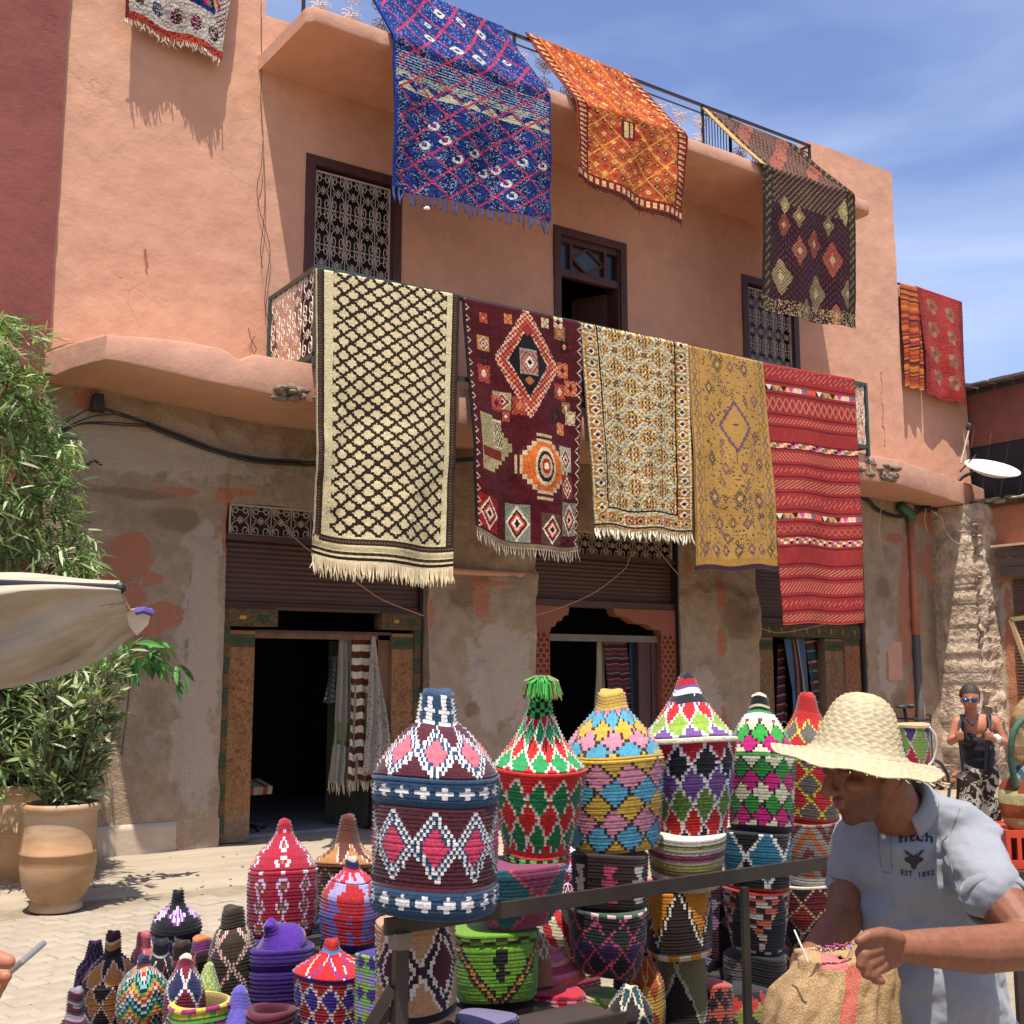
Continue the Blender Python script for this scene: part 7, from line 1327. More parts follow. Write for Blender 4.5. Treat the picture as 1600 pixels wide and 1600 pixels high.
# eyes
for s_ in (-1, 1):
    b = MB(); b.ball(hp_(.070, s_ * .031, .009), (.012, .012, .011), 12, 8); o = b.build('eye', plain('eye_white', S('b8b0a8'), .3, bump=0), smooth=True); o.parent = man; o.matrix_parent_inverse = Matrix.Translation(-man.location)
    b = MB(); b.ball(hp_(.073, s_ * .031, .011), (.015, .016, .012), 12, 8); o = b.build('eyelid', plain('lid_skin', S('6e422c'), .6, bump=0), smooth=True); o.parent = man; o.matrix_parent_inverse = Matrix.Translation(-man.location)
b = MB(); b.ball((0, 0, 0), 1, 28, 18); V = np.array(b.v); keep = []; HB = MB(); 
for f in b.f:
    c_ = V[list(f)].mean(0)
    if (c_[0] < .3 and -.5 < c_[2] < .3 and not (c_[0] > -.15 and c_[2] < -.1)): keep.append(f)
HB.v = [tuple(hp_(-.010 + x * .088, y * .076, .018 + z * .084) + Vector((0, 0, noise.noise(Vector((x, y, z)) * 9) * .002))) for x, y, z in b.v]; HB.f = keep; HB.c = [None] * len(keep); HB.m = [0] * len(keep)
def mp(o, par): o.parent = par; o.matrix_parent_inverse = Matrix.Translation(-Vector(par.location)); return o
mp(HB.build('hair', plain('black_hair', S('1a1512'), .8, var=.4, scale=60, bump=.6), smooth=True), man)
# polo shirt
A3 = [CR, CT, CU]; P = Blob()
P.ell(K(1425, 1350, 2.68), (.148, .115, .15), A3).ell(K(1360, 1340, 2.72), (.075, .075, .10), A3).ell(K(1500, 1330, 2.63), (.085, .085, .085), A3).ell(K(1432, 1276, 2.66), (.105, .08, .05), A3).ell(K(1412, 1322, 2.62), (.075, .075, .05), A3)
P.cap(K(1440, 1380, 2.7), K(1480, 1520, 2.7), .135, .128).cap(K(1480, 1520, 2.7), K(1500, 1680, 2.7), .128, .135).ell(K(1405, 1420, 2.66), (.095, .08, .11), A3).ell(K(1475, 1560, 2.64), (.125, .1, .16), A3)
P.cap(K(1510, 1318, 2.6), K(1550, 1392, 2.46), .068, .066).cap(K(1345, 1312, 2.74), K(1330, 1378, 2.74), .062, .060).cap(K(1440, 1262, 2.65), K(1520, 1305, 2.6), .05, .062)
def polofold(c, n):
    q = c - np.array(K(1450, 1400, 2.6)); x = q @ np.array(CR); z = q[:, 2]; y = q @ np.array(CT)
    w1 = np.sin((z * 26 + x * 14 + (fbm(x * 9, z * 9, y * 9, seed=61) - .5) * 5)) * .0035 * np.clip((z < .02) * 1. + .25, 0, 1); w2 = (np.abs(fbm(x * 7 + z * 5, z * 11 - x * 3, y * 5, seed=62) - .5)) * -.045 + .005
    w3 = np.sin((x * 60 - z * 45)) * .0016 * (z > -.1); return w1 + w2 + w3
polo = P.mesh('polo_shirt', .0062, 5, M_POLO, man, fold=polofold)
bvh = BVHTree.FromPolygons([v.co.copy() for v in polo.data.vertices], [tuple(p.vertices) for p in polo.data.polygons])
def onshirt(px, py, off=.002):
    d = (CM @ Vector(((px - 800) / FPX, -(py - 800) / FPX, -1.))).normalized(); h = bvh.ray_cast(CP, d)
    if h[0] is None: return dpt(px, py, 2.52)
    return h[0] - d * off
# cuffs, collar, placket
def cuff(c, ax_, r, wd, name='cuff'):
    ax_ = Vector(ax_).normalized(); u = ax_.orthogonal().normalized(); v = ax_.cross(u); b = MB(); V = []; n = 40; prof = [(r * .96, wd), (r * 1.0, wd), (r * 1.03, wd * .5), (r * 1.01, 0), (r * .93, -.002), (r * .90, wd * .5)]
    for (q, z) in prof:
        for j in range(n): a = 2 * math.pi * j / n; V.append(tuple(Vector(c) + ax_ * -z + (u * math.cos(a) + v * math.sin(a)) * q * (1 + .03 * math.sin(a * 3))))
    F = [(i * n + j, i * n + (j + 1) % n, (i + 1) * n + (j + 1) % n, (i + 1) * n + j) for i in range(len(prof) - 1) for j in range(n)]; b.add(V, F); return mp(b.build(name, M_POLO, smooth=True), man)
cuff(K(1556, 1410, 2.445), K(1556, 1410, 2.445) - K(1522, 1335, 2.58), .070, .03); cuff(K(1328, 1392, 2.74), K(1328, 1392, 2.74) - K(1342, 1322, 2.74), .060, .026)
def strip(pts_a, pts_b, name, mat, thick=.003, n=14, par=man, back=None):
    """soft folded cloth strip between two edge lines"""
    A_ = smoothp(pts_a, 6); B_ = smoothp(pts_b, 6); k = min(len(A_), len(B_)); V = []; m = 5
    for i in range(k):
        for j in range(m + 1): t = j / m; q = A_[i].lerp(B_[i], t); q = q + (CP - q).normalized() * (.006 * math.sin(t * math.pi)); V.append(tuple(q))
    F = [(i * (m + 1) + j, i * (m + 1) + j + 1, (i + 1) * (m + 1) + j + 1, (i + 1) * (m + 1) + j) for i in range(k - 1) for j in range(m)]
    b = MB(); b.add(V, F); o = b.build(name, mat, smooth=True); sm = o.modifiers.new('s', 'SOLIDIFY'); sm.thickness = thick; return mp(o, par)
cc0 = K(1402, 1264, 2.625); cax = (K(1392, 1240, 2.60) - K(1412, 1300, 2.66)).normalized(); cf = (-CR * .72 + CT * .69); cf = (cf - cax * cf.dot(cax)).normalized(); cs = cax.cross(cf); V = []; nn_ = 60; pr = [(.064, .012), (.066, .034), (.072, .040), (.080, .030), (.088, .014), (.093, .004)]
for i in range(nn_ + 1):
    a_ = R(-122 + 244 * i / nn_); fl_ = (abs(i / nn_ - .5) * 2) ** 5
    for (r_, z_) in pr: q = cc0 - cf * math.cos(a_) * r_ * 1.0 + cs * math.sin(a_) * r_ * .96 + cax * (z_ - fl_ * .014 * (1 if z_ < .03 else .6)); V.append(tuple(q))
m_ = len(pr); F = [(i * m_ + j, i * m_ + j + 1, (i + 1) * m_ + j + 1, (i + 1) * m_ + j) for i in range(nn_) for j in range(m_ - 1)]
b = MB(); b.add(V, F); o = b.build('collar', M_POLO, smooth=True); sm = o.modifiers.new('s', 'SOLIDIFY'); sm.thickness = .003; mp(o, man)
def seam(px, name='seam', r=.0012, mat=None):
    pts = []
    for a, c in zip(px[:-1], px[1:]):
        for t in range(8): pts.append(onshirt(a[0] + (c[0] - a[0]) * t / 8, a[1] + (c[1] - a[1]) * t / 8, .0006))
    b = MB(); b.tube(pts, r, 4); return mp(b.build(name, mat or cloth_seam), man)
cloth_seam = plain('seam_thread', S('6c7280'), .9, bump=0)
seam([(1372, 1292), (1374, 1330), (1378, 1362)]); seam([(1390, 1290), (1392, 1330), (1394, 1364)]); seam([(1378, 1362), (1394, 1364)]); seam([(1500, 1262), (1486, 1300), (1484, 1345), (1496, 1392)])
b = MB(); q = onshirt(1381, 1307, .003); b.ball(q, (.0065, .0065, .0065), 12, 8); mp(b.build('button', plain('pearl_button', S('c4c0b8'), .3, bump=0), smooth=True), man)
M_PRINT = plain('navy_print', S('23262f'), .8, var=.1, bump=0)
def wrap(me_v, me_f, name, fnpx, off=.0022):
    V = [tuple(onshirt(*fnpx(x, y), off)) for x, y in me_v]; b = MB(); b.add(V, me_f); o = b.build(name, M_PRINT); return mp(o, man)
def textgeo(body, bold=.0):
    cu = bpy.data.curves.new('t', 'FONT'); cu.body = body; cu.size = 1; cu.resolution_u = 3; cu.offset = bold; cu.space_character = 1.12; o = bpy.data.objects.new('t', cu); COL.objects.link(o); dg = bpy.context.evaluated_depsgraph_get(); dg.update(); me = bpy.data.meshes.new_from_object(o.evaluated_get(dg))
    bm = bmesh.new(); bm.from_mesh(me); bmesh.ops.triangulate(bm, faces=bm.faces); bm.to_mesh(me); bm.free()
    V = [(v.co.x, v.co.y) for v in me.vertices]; F = [tuple(p.vertices) for p in me.polygons]; bpy.data.objects.remove(o); w_ = max(v[0] for v in V); V = [(x / w_, y) for x, y in V]; return V, F
V, F = textgeo('fitch', .028); wrap(V, F, 'chest_lettering', lambda x, y: (1404 + 54 * x, 1317 - 4 * math.sin(x * math.pi * .8) - y * 20 + x * 1.5))
for i, (body, x0, wd) in enumerate((('EST', 1407, 19), ('1892', 1434, 26))):
    V, F = textgeo(body, .02); wrap(V, F, 'chest_lettering', lambda x, y: (x0 + wd * x, 1366 + 4 * math.sin((x0 + wd * x - 1405) / 55 * math.pi) * 1.0 - y * 12 + (x0 - 1405) * .03))
deer = [(0, -16), (4, -13), (5, -8), (8, -5), (12, -3), (16, 1), (14, 5), (9, 5), (8, 8), (-8, 8), (-9, 5), (-14, 5), (-16, 1), (-12, -3), (-8, -5), (-5, -8), (-4, -13)]
wrap([(x, y) for x, y in deer], [tuple(range(len(deer)))], 'chest_emblem', lambda x, y: (1428 + x * .95, 1344 - y * .95))
ant = [((-7, 8), (-12, 12), (-15, 18)), ((-9, 10), (-8, 15)), ((-12, 12), (-11, 17)), ((7, 8), (12, 12), (16, 19)), ((9, 10), (8, 15)), ((12, 12), (11, 18)), ((-6, 8), (-3, 12)), ((6, 8), (3, 12))]
for a in ant:
    b = MB(); pts = [onshirt(1428 + x * .95, 1344 - y * .85, .002) for x, y in a]; b.tube(pts, .0016, 4); mp(b.build('antler', M_PRINT), man)
# trousers below the frame
b = Blob(); b.cap(K(1500, 1640, 2.7), Vector((*K(1480, 1650, 2.72).xy, .5)), .13, .09).cap(K(1520, 1640, 2.75), Vector((*K(1540, 1650, 2.8).xy, .5)), .13, .09)
for c_ in (K(1480, 1650, 2.72), K(1540, 1650, 2.8)): b.cap((c_.x, c_.y, .5), (c_.x, c_.y, .1), .08, .06)
b.mesh('trousers', .015, 3, cloth('dark_denim', S('2c3444')), man)
for c_ in (K(1480, 1650, 2.70), K(1540, 1650, 2.78)): b = MB(); b.ball((c_.x - .04, c_.y - .02, .05), (.14, .06, .055), 14, 8, rot=Matrix.Rotation(R(150), 3, 'Z')); mp(b.build('shoe', plain('brown_shoe', S('3c2c22'), .6), smooth=True), man)
# straw hat
def straw():
    m, N, L, p = newmat('straw'); a = N.new('ShaderNodeAttribute'); a.attribute_name = 'Col'; n = nz(N, L, 90, 4); L.new(mixc(N, L, 1., a.outputs[0], ramp(N, L, n.outputs[0], .3, .7, (.82, .8, .74), (1.1, 1.08, 1.04)).outputs[0], 'MULTIPLY'), p.inputs['Base Color']); p.inputs['Roughness'].default_value = .75
    t = N.new('ShaderNodeBsdfTranslucent'); L.new(a.outputs[0], t.inputs[0]); mi = N.new('ShaderNodeMixShader'); mi.inputs[0].default_value = .08; L.new(p.outputs[0], mi.inputs[1]); L.new(t.outputs[0], mi.inputs[2]); L.new(mi.outputs[0], N['Material Output'].inputs[0]); bumpn(N, L, p, [(n.outputs[0], .4, .002)]); return m
HT = K(1341, 1175, 2.56); hu = (CU + CR * .15 - CT * .01).normalized(); hx = (CR - hu * CR.dot(hu)).normalized(); hy = hu.cross(hx)
prof = [(.002, .131), (.02, .130), (.04, .124), (.056, .112), (.068, .094), (.077, .072), (.085, .048), (.092, .024), (.1, .004), (.112, -.008), (.13, -.015), (.15, -.021), (.168, -.026), (.182, -.030)]
pl_ = [0]; 
for a, c in zip(prof[:-1], prof[1:]): pl_.append(pl_[-1] + math.hypot(c[0] - a[0], c[1] - a[1]))
nS, nA = 130, 260; s_ = np.linspace(0, pl_[-1], nS); rr_ = np.interp(s_, pl_, [p[0] for p in prof]); zz_ = np.interp(s_, pl_, [p[1] for p in prof]); A = np.arange(nA) * 2 * np.pi / nA
SS, AA = np.meshgrid(s_, A, indexing='ij'); RR_, _ = np.meshgrid(rr_, A, indexing='ij'); ZZ, _ = np.meshgrid(zz_, A, indexing='ij'); pit = .0125; fr_ = (SS / pit + AA / (2 * np.pi)) % 1
her = np.sin((AA * RR_.clip(.03) / .0042) + (np.abs(fr_ - .5) * 9)) ; env = 1 - np.abs(fr_ * 2 - 1) ** 4; disp = (her * .0011 + .0016) * env
out = disp; RR_ = RR_ * (1 + .012 * np.sin(AA * 2 + 1) * (SS / SS.max()) + .008 * np.sin(AA * 5 + SS * 40)) + out * .8; brim = np.clip((SS - .2) / .08, 0, 1) if False else np.clip((rr_[:, None] - .1) / .08, 0, 1); ZZ = ZZ + out * .6 + brim * (.016 * np.cos(AA * 2 + .3) + .008 * np.sin(AA * 3 + .5) + .003 * np.sin(AA * 9)); 
tip = np.exp(-((np.angle(np.exp(1j * (AA - np.pi)))) / .35) ** 2); RR_ = RR_ * (1 + .04 * tip * brim)
V = np.array(HT) + (RR_ * np.cos(AA))[..., None] * np.array(hx) + (RR_ * np.sin(AA))[..., None] * np.array(hy) + ZZ[..., None] * np.array(hu); idx = np.arange(nS * nA).reshape(nS, nA); j2 = np.roll(idx, -1, 1)
F = np.stack([idx[:-1], idx[1:], j2[1:], j2[:-1]], -1).reshape(-1, 4); cc = np.array(S('b9ab8a')) * (.86 + .2 * (her[:-1] > 0))[..., None] * (.7 + .3 * env[:-1])[..., None] * (.92 + .16 * fbm(AA[:-1] * 6, SS[:-1] * 60, seed=71))[..., None]
hat = npmesh('straw_hat', V.reshape(-1, 3), F, straw(), cc.reshape(-1, 3), smooth=True); sm = hat.modifiers.new('s', 'SOLIDIFY'); sm.thickness = .003; tag(hat, 'pale coiled straw hat with drooping brim on the head of the man', 'hat')
b = MB(); tipc = HT + hx * .186 - hu * .04
for k in range(9): b.tube([tipc + Vector((0, 0, rg.uniform(-.004, .004))), tipc + hx * rg.uniform(.01, .028) + CU * rg.uniform(-.012, .006)], .0012, 3, col=S('b9ab8a'))
for k in range(60):
    a = rg.uniform(0, 6.28); c_ = HT + hx * (.182 * math.cos(a)) + hy * (.182 * math.sin(a)) - hu * .04; b.tube([c_, c_ + hx * math.cos(a) * .012 + hy * math.sin(a) * .012 + CU * rg.uniform(-.006, .003)], .0008, 3, col=S('b9ab8a'))
o = b.build('loose_straw', hat.data.materials[0], hat); o['kind'] = 'stuff'
# burlap sack
def sackring(cx, cy, hw, t, dr, seed):
    out = []; n = 120; c_ = K(cx, cy, t); w_ = mm(hw, t)
    for j in range(n): a = 2 * math.pi * j / n; f_ = 1 + (.05 + .09 * max(0, 1 - seed / 4)) * math.sin(a * 9 + seed * .5) + .03 * math.sin(a * 17 - seed) + .10 * (fbm(math.cos(a) * 3 + 5, math.sin(a) * 3 + seed * .5, seed=81) - .5) * 2; out.append(c_ + CR * w_ * f_ * math.cos(a) + CT * dr * f_ * math.sin(a) + CU * (.012 * math.sin(a * 2 + 1) + .015 * math.cos(a)))
    return out
rings = []; ks = [(1322, 1492, 12, .006, -.0), (1321, 1484, 50, .03, -.0), (1320, 1487, 68, .05, 0), (1322, 1502, 72, .06, 0), (1316, 1522, 82, .075, 0), (1308, 1546, 93, .09, 0), (1302, 1575, 98, .1, 0), (1300, 1610, 102, .105, 0), (1298, 1680, 104, .11, 0), (1298, 1760, 90, .1, 0), (1298, 1790, 40, .05, 0)]
m = 70
for i in range(m + 1):
    f_ = i / m * (len(ks) - 1); a = int(min(f_, len(ks) - 2)); t = f_ - a; v = [ks[a][q] * (1 - t) + ks[a + 1][q] * t for q in range(4)]; rings.append(sackring(v[0], v[1], v[2], 2.33, v[3], f_))
V = [tuple(p) for r_ in rings for p in r_]; n = 120; F = np.array([(i * n + j, (i + 1) * n + j, (i + 1) * n + (j + 1) % n, i * n + (j + 1) % n) for i in range(m) for j in range(n)])
cols = np.tile(np.array(S('a3845e')), (len(F), 1)); rgs = np.random.RandomState(9); cols *= (.86 + .28 * rgs.rand(len(F), 1)); Vn = np.array(V)[F].mean(1)
for k, c_ in enumerate(Vn):
    q = CM.transposed() @ (Vector(c_) - CP); px = 800 + FPX * q.x / -q.z; py = 800 - FPX * q.y / -q.z
    if 1508 < py and abs(px - (1338 - (py - 1500) * .16)) < 12 and q.z > -2.33: cols[k] = S('b4624f')
    if 1484 < py < 1516 and 1282 < px < 1325 and q.z > -2.33: cols[k] = S('c0706a')
M_BUR = vcol('burlap', .95, .4, 300, .7, .004); sk = npmesh('burlap_sack', np.array(V), F, M_BUR, cols, smooth=True); tag(sk, 'tan burlap sack with a faded pink stripe gathered in the hands of the man', 'sack'); sm = sk.modifiers.new('s', 'SOLIDIFY'); sm.thickness = .003
b = MB(); b.tube([K(1262, 1502, 2.25), K(1252, 1478, 2.26), K(1241, 1453, 2.28)], [.0022, .002, .0018], 6); b.build('tie_end', plain('white_plastic', S('c9c0b4'), .5, bump=0), sk); b = MB()
for k in range(30):
    x_ = rg.uniform(1270, 1335); y_ = 1486 - (x_ - 1270) * .1 + rg.uniform(-3, 4); b.tube([K(x_, y_, 2.29), K(x_ + rg.uniform(-6, 6), y_ - rg.uniform(2, 7), 2.285), K(x_ + rg.uniform(-11, 11), y_ + rg.uniform(-5, 4), 2.28)], .0015, 3, col=S(rg.choice(['c0aa88', 'b04a8a', 'c0706a', '9ab0c4', 'b09468'])))
o = b.build('frayed_thread', M_BUR, sk); o['kind'] = 'stuff'
# woman
wo = tag(empty('person', tuple(dpt(1528, 1330, 10.2))[:2] + (0,)), 'woman with short dark hair, blue mirrored sunglasses, black tank top and leaf-print trousers', 'woman'); t_ = 10.2
Q = lambda px, py, dt=0: dpt(px, py, t_ + dt)
B = Blob(); B.ell(Q(1515.5, 1088), (.078, .09, .1), A3).ell(Q(1515.5, 1097, -.03), (.062, .07, .066), A3).cap(Q(1515.5, 1092, -.1), Q(1515.5, 1097, -.115), .011, .015).ell(Q(1515.5, 1103, -.085), (.024, .01, .007), A3).cap(Q(1516, 1104, .02), Q(1519, 1122, .03), .052, .058)
for s__ in (-1, 1): B.ell(Q(1515.5 + s__ * 13.4, 1094, .0), (.012, .02, .03), A3)
B.ell(Q(1524, 1136, .03), (.16, .1, .11), A3).cap(Q(1519, 1122, .03), Q(1497, 1128, .03), .05, .05).cap(Q(1519, 1122, .03), Q(1553, 1127, .03), .05, .05)
B.chain([Q(1496, 1129, .02), Q(1486, 1158, -.02), Q(1497, 1153, -.17)], [.048, .038, .026]); B.chain([Q(1554, 1129, .02), Q(1569, 1160, -.02), Q(1549, 1153, -.17)], [.048, .038, .026])
for (cx_, sg) in ((1499, 1), (1545, -1)):
    B.ell(Q(cx_, 1150, -.19), (.036, .026, .04), A3)
    for k in range(4): B.chain([Q(cx_ - sg * 3, 1145 + k * 3.2, -.2), Q(cx_ + sg * 4, 1144 + k * 3.2, -.225), Q(cx_ + sg * 6, 1146 + k * 3.2, -.2)], [.0105, .010, .009])
    B.chain([Q(cx_, 1146, -.19), Q(cx_ + sg * 2, 1139, -.2)], [.013, .010])
for s__ in (-1, 1): B.cap(Q(1531 + s__ * 14, 1300, .02), Q(1531 + s__ * 14, 1322, .02), .05, .04).cap(Q(1531 + s__ * 14, 1326, .02), Q(1531 + s__ * 15, 1330, -.14), .04, .03)
B.cap(Q(1524, 1150, .03), Q(1530, 1230, .03), .1, .1).cap(Q(1520, 1220, .03), Q(1517, 1300, .02), .07, .05).cap(Q(1542, 1220, .03), Q(1545, 1300, .02), .07, .05)
B.mesh('body', .0095, 2, M_SKIN, wo, colfn=lambda P: np.tile(np.array(S('ad6f52')), (len(P), 1)), factor=.45)
B = Blob(); B.ell(Q(1527, 1160, .03), (.155, .115, .13), A3).ell(Q(1515, 1155, -.03), (.07, .07, .06), A3).ell(Q(1539, 1155, -.03), (.07, .07, .06), A3).cap(Q(1528, 1165, .03), Q(1530, 1190, .03), .145, .135)
for q in ((1503, 1), (1546, 1)): B.chain([Q(q[0] + (4 if q[0] < 1520 else -4), 1150, -.06), Q(q[0], 1132, -.06), Q(q[0] - (0 if q[0] < 1520 else 0), 1119, -.0), Q(q[0], 1124, .09), Q(q[0] + (6 if q[0] < 1520 else -6), 1150, .13)], [.026, .022, .02, .02, .03])
B.mesh('tank_top', .010, 2, cloth('black_jersey', S('1b1a1f')), wo, fold=lambda c, n: np.sin(c[:, 2] * 75 + c[:, 0] * 8) * .004 * (c[:, 2] < 1.13))
def printcol(P):
    q = P - np.array(Q(1530, 1240)); x = q @ np.array(CR); z = q[:, 2]; y = q @ np.array(CT); a = fbm(x * 9 + 3, z * 6, y * 6, seed=91) * 9; v = np.sin(x * 75 * np.cos(a) + z * 75 * np.sin(a) + a * 2); b_ = fbm(x * 7, z * 7, y * 5, seed=93); C = np.where(((v > -.1) & (b_ > .4))[:, None], np.array(S('a89c8c')), np.array(S('30261f'))); C[b_ > .62] = S('b8ab98'); return C
B = Blob(); B.ell(Q(1531, 1206, .03), (.175, .14, .12), A3); B.chain([Q(1517, 1220, .02), Q(1514, 1262, .0), Q(1516, 1296, .02), Q(1516, 1318, .03)], [.115, .105, .08, .06]); B.chain([Q(1545, 1220, .02), Q(1549, 1262, 0), Q(1546, 1296, .02), Q(1546, 1318, .03)], [.115, .105, .08, .06])
B.mesh('trousers', .010, 2, vcol('printed_cotton', .9, .2, 200, .2), wo, fold=lambda c, n: (fbm(c[:, 0] * 8, c[:, 2] * 5, c[:, 1] * 8, seed=95) - .5) * .03, colfn=printcol)
b = MB(); b.ball((0, 0, 0), 1, 20, 14); V = np.array(b.v); HB = MB(); keep = [f for f in b.f if (V[list(f)].mean(0)[2] > .12 or (V[list(f)].mean(0)[1] < .25 and V[list(f)].mean(0)[2] > -.45))]
hc = Q(1515.5, 1087, .01); HB.v = [tuple(hc + CR * (x * .088 * (1 + .06 * noise.noise(Vector((x, y, z)) * 6))) + CT * (y * .1) + CU * (z * .112 * (1 + .03 * noise.noise(Vector((x, y, z)) * 5)))) for x, y, z in b.v]; HB.f = keep; HB.c = [None] * len(keep); HB.m = [0] * len(keep); mp(HB.build('hair', plain('dark_brown_hair', S('2a1c16'), .7, var=.4, scale=60, bump=.6), smooth=True), wo)
for s__ in (-1, 1):
    b = MB(); b.ball(Q(1516 + s__ * 6.6, 1094, -.105), (.035, .014, .019), 12, 8, rot=Matrix.Rotation(R(-YAW) * -1 + s__ * .2, 3, 'Z')); mp(b.build('sunglass_lens', plain('blue_mirror', S('1f4f8a'), .12, .7, bump=0), smooth=True), wo)
b = MB(); b.tube([Q(1503, 1092, -.03), Q(1505, 1092, -.1), Q(1516, 1091.5, -.125), Q(1527, 1092, -.1), Q(1529, 1092, -.03)], .005, 5); mp(b.build('sunglass_frame', M_RUBBER), wo)
b = MB(); b.tube(smoothp([Q(1508, 1118, -.03), Q(1512, 1126, -.085), Q(1519, 1131, -.1), Q(1526, 1126, -.085), Q(1529, 1118, -.03)]), .005, 5); b.ball(Q(1519, 1132, -.11), .014, 8, 6); mp(b.build('necklace', M_IRONB), wo)
b = MB(); b.tube(smoothp([Q(1505, 1118, .02), Q(1500, 1130, -.12), Q(1499, 1150, -.20), Q(1501, 1170, -.14), Q(1505, 1205, -.12)]), .013, 6); mp(b.build('strap', plain('strap_black', S('26242a'), .8), smooth=True), wo); b = MB(); b.tube(smoothp([Q(1542, 1118, .02), Q(1546, 1130, -.12), Q(1545, 1150, -.20), Q(1541, 1170, -.14), Q(1539, 1205, -.12)]), .013, 6); mp(b.build('strap', MATS['strap_black'], smooth=True), wo)
b = MB(); b.ball(Q(1527, 1150, .2), (.15, .1, .2), 14, 10); mp(b.build('backpack', MATS['strap_black'], smooth=True), wo)
b = MB(); b.tube([Q(1556, 1152, -.14), Q(1560, 1156, -.12)], .034, 12); mp(b.build('watch', plain('white_watch', S('d0ccc8'), .4, bump=0), smooth=True), wo)
# hand with a phone at the left edge
hn = tag(empty('person', tuple(dpt(-120, 1700, 1.5))[:2] + (0,)), 'passer-by at the left edge, only a hand holding up a phone in view', 'person'); H_ = lambda px, py, t=1.4: dpt(px, py, t)
B = Blob(); B.chain([H_(-560, 1250, 1.25), H_(-520, 1560, 1.2), H_(-190, 1540), H_(-120, 1535)], [.048, .042, .03, .026]); B.ell(H_(-85, 1538), (.045, .03, .04), A3); B.chain([H_(-70, 1515, 1.38), H_(-30, 1502, 1.37), H_(-4, 1499, 1.37), H_(13, 1503, 1.37)], [.014, .0125, .011, .009])
for k in range(4): B.chain([H_(-70, 1538 + k * 14, 1.42), H_(-25, 1540 + k * 12, 1.44), H_(-2 - k * 5, 1531 + k * 13, 1.42), H_(8 - k * 8, 1526 + k * 14, 1.40)], [.012, .011, .010, .0085])
B.mesh('body', .003, 3, M_SKIN, hn, colfn=lambda P: np.tile(np.array(S('a8694e')), (len(P), 1)))
sh_ = H_(-640, 1200, 1.25); gb = Vector((sh_.x, sh_.y, 0)); B = Blob(); B.cap(gb + Vector((0, 0, 1.36)), gb + Vector((0, 0, .95)), .16, .14).cap(H_(-560, 1215, 1.25), H_(-548, 1330, 1.24), .062, .06).cap(H_(-560, 1215, 1.25), gb + Vector((0, 0, 1.38)), .06, .09)
B.mesh('shirt', .012, 3, cloth('white_cotton', S('b4b0a8')), hn); B = Blob(); B.cap(gb + Vector((0, 0, .92)), gb + Vector((.0, .02, .85)), .15, .14)
for q in (-.09, .09): B.chain([gb + CR * q + Vector((0, 0, .85)), gb + CR * q + Vector((0, 0, .48)), gb + CR * q + Vector((0, 0, .05))], [.09, .065, .05]).cap(gb + CR * q + Vector((0, 0, .05)), gb + CR * q - CT * .14 + Vector((0, 0, .04)), .045, .04)
B.mesh('trousers', .012, 3, MATS['dark_denim'] if 'dark_denim' in MATS else M_PRINT, hn); B = Blob(); B.ell(gb + Vector((0, 0, 1.66)), (.078, .095, .11), A3).cap(gb + Vector((0, 0, 1.6)), gb + Vector((0, 0, 1.46)), .055, .06).cap(gb + Vector((0, 0, 1.66)) - CT * .09, gb + Vector((0, 0, 1.63)) - CT * .11, .011, .014)
B.mesh('head', .008, 2, M_SKIN, hn, colfn=lambda P: np.where((P[:, 2] > 1.70)[:, None], np.array(S('2a1c16')), np.array(S('a8694e'))))
b = MB(); a = H_(32, 1498, 1.40); c_ = H_(-70, 1585, 1.40); d = (c_ - a).normalized(); nn = (CP - a).normalized().cross(d).normalized(); bk = (a - CP).normalized(); bk = (bk - d * bk.dot(d)).normalized()
b.hexa([a, a + d * .145, a + d * .145 + bk * .07, a + bk * .07, a + nn * .008, a + d * .145 + nn * .008, a + d * .145 + bk * .07 + nn * .008, a + bk * .07 + nn * .008]); ph = b.build('phone', plain('phone_grey', S('8c8886'), .4, .3, bump=0)); bm_ = ph.modifiers.new('b', 'BEVEL'); bm_.width = .003; bm_.segments = 2; tag(ph, 'slim grey phone held by the hand at the left edge', 'phone')
# ------------------------------------------------------------ things at the right edge
G_ = lambda px, py, t: dpt(px, py, t)
def softbag(name, label, c, r, colfn, seed):
    B = Blob(); B.ell(c, r, A3).ell(c + CU * -r[2] * .3, (r[0] * .95, r[1] * .95, r[2] * .72), A3); e = tag(empty(name, c), label, 'bag'); o = B.mesh('bag_body', .012, 2, vcol('kilim_cloth', .9, .3, 180, .4), e, fold=lambda p, n: (fbm(p[:, 0] * 7, p[:, 2] * 7, p[:, 1] * 7, seed=seed) - .5) * .05, colfn=colfn); return e
bc = G_(1612, 1250, 5.0)
def kil(P):
    q = P - np.array(bc); x = q @ np.array(CR); z = q[:, 2]; k = np.floor((z + .4) / .055).astype(int) % 6; C = np.array([S(h_) for h_ in ('8c4426', 'a89a6c', '7a3a24', '5c7a64', 'a8542c', '9c8458')])[k]; zg = (np.abs(((x * 14 + z * 3) % 1) - .5) * 2 + (z * 18) % 1) % 1 < .3; C = C.copy(); C[zg & (x > -.03)] = S('c0a880'); C[np.abs(x + .045 + z * .1) < .012] = S('33404a'); return C
b1 = softbag('kilim_bag', 'plump patterned kilim bag in rust, cream and green on the red crate', bc, (.145, .11, .165), kil, 97)
uc = G_(1622, 1150, 5.1)
def kil2(P):
    q = P - np.array(uc); z = q[:, 2]; x = q @ np.array(CR); C = np.tile(np.array(S('8f7850')), (len(P), 1)); C[(np.floor(z / .04) % 3 == 1)] = S('7a5a3c'); C[(np.floor((x * 1 + z) / .02) % 2 == 0) & (np.floor(z / .04) % 3 == 0)] = S('a08c60'); return C
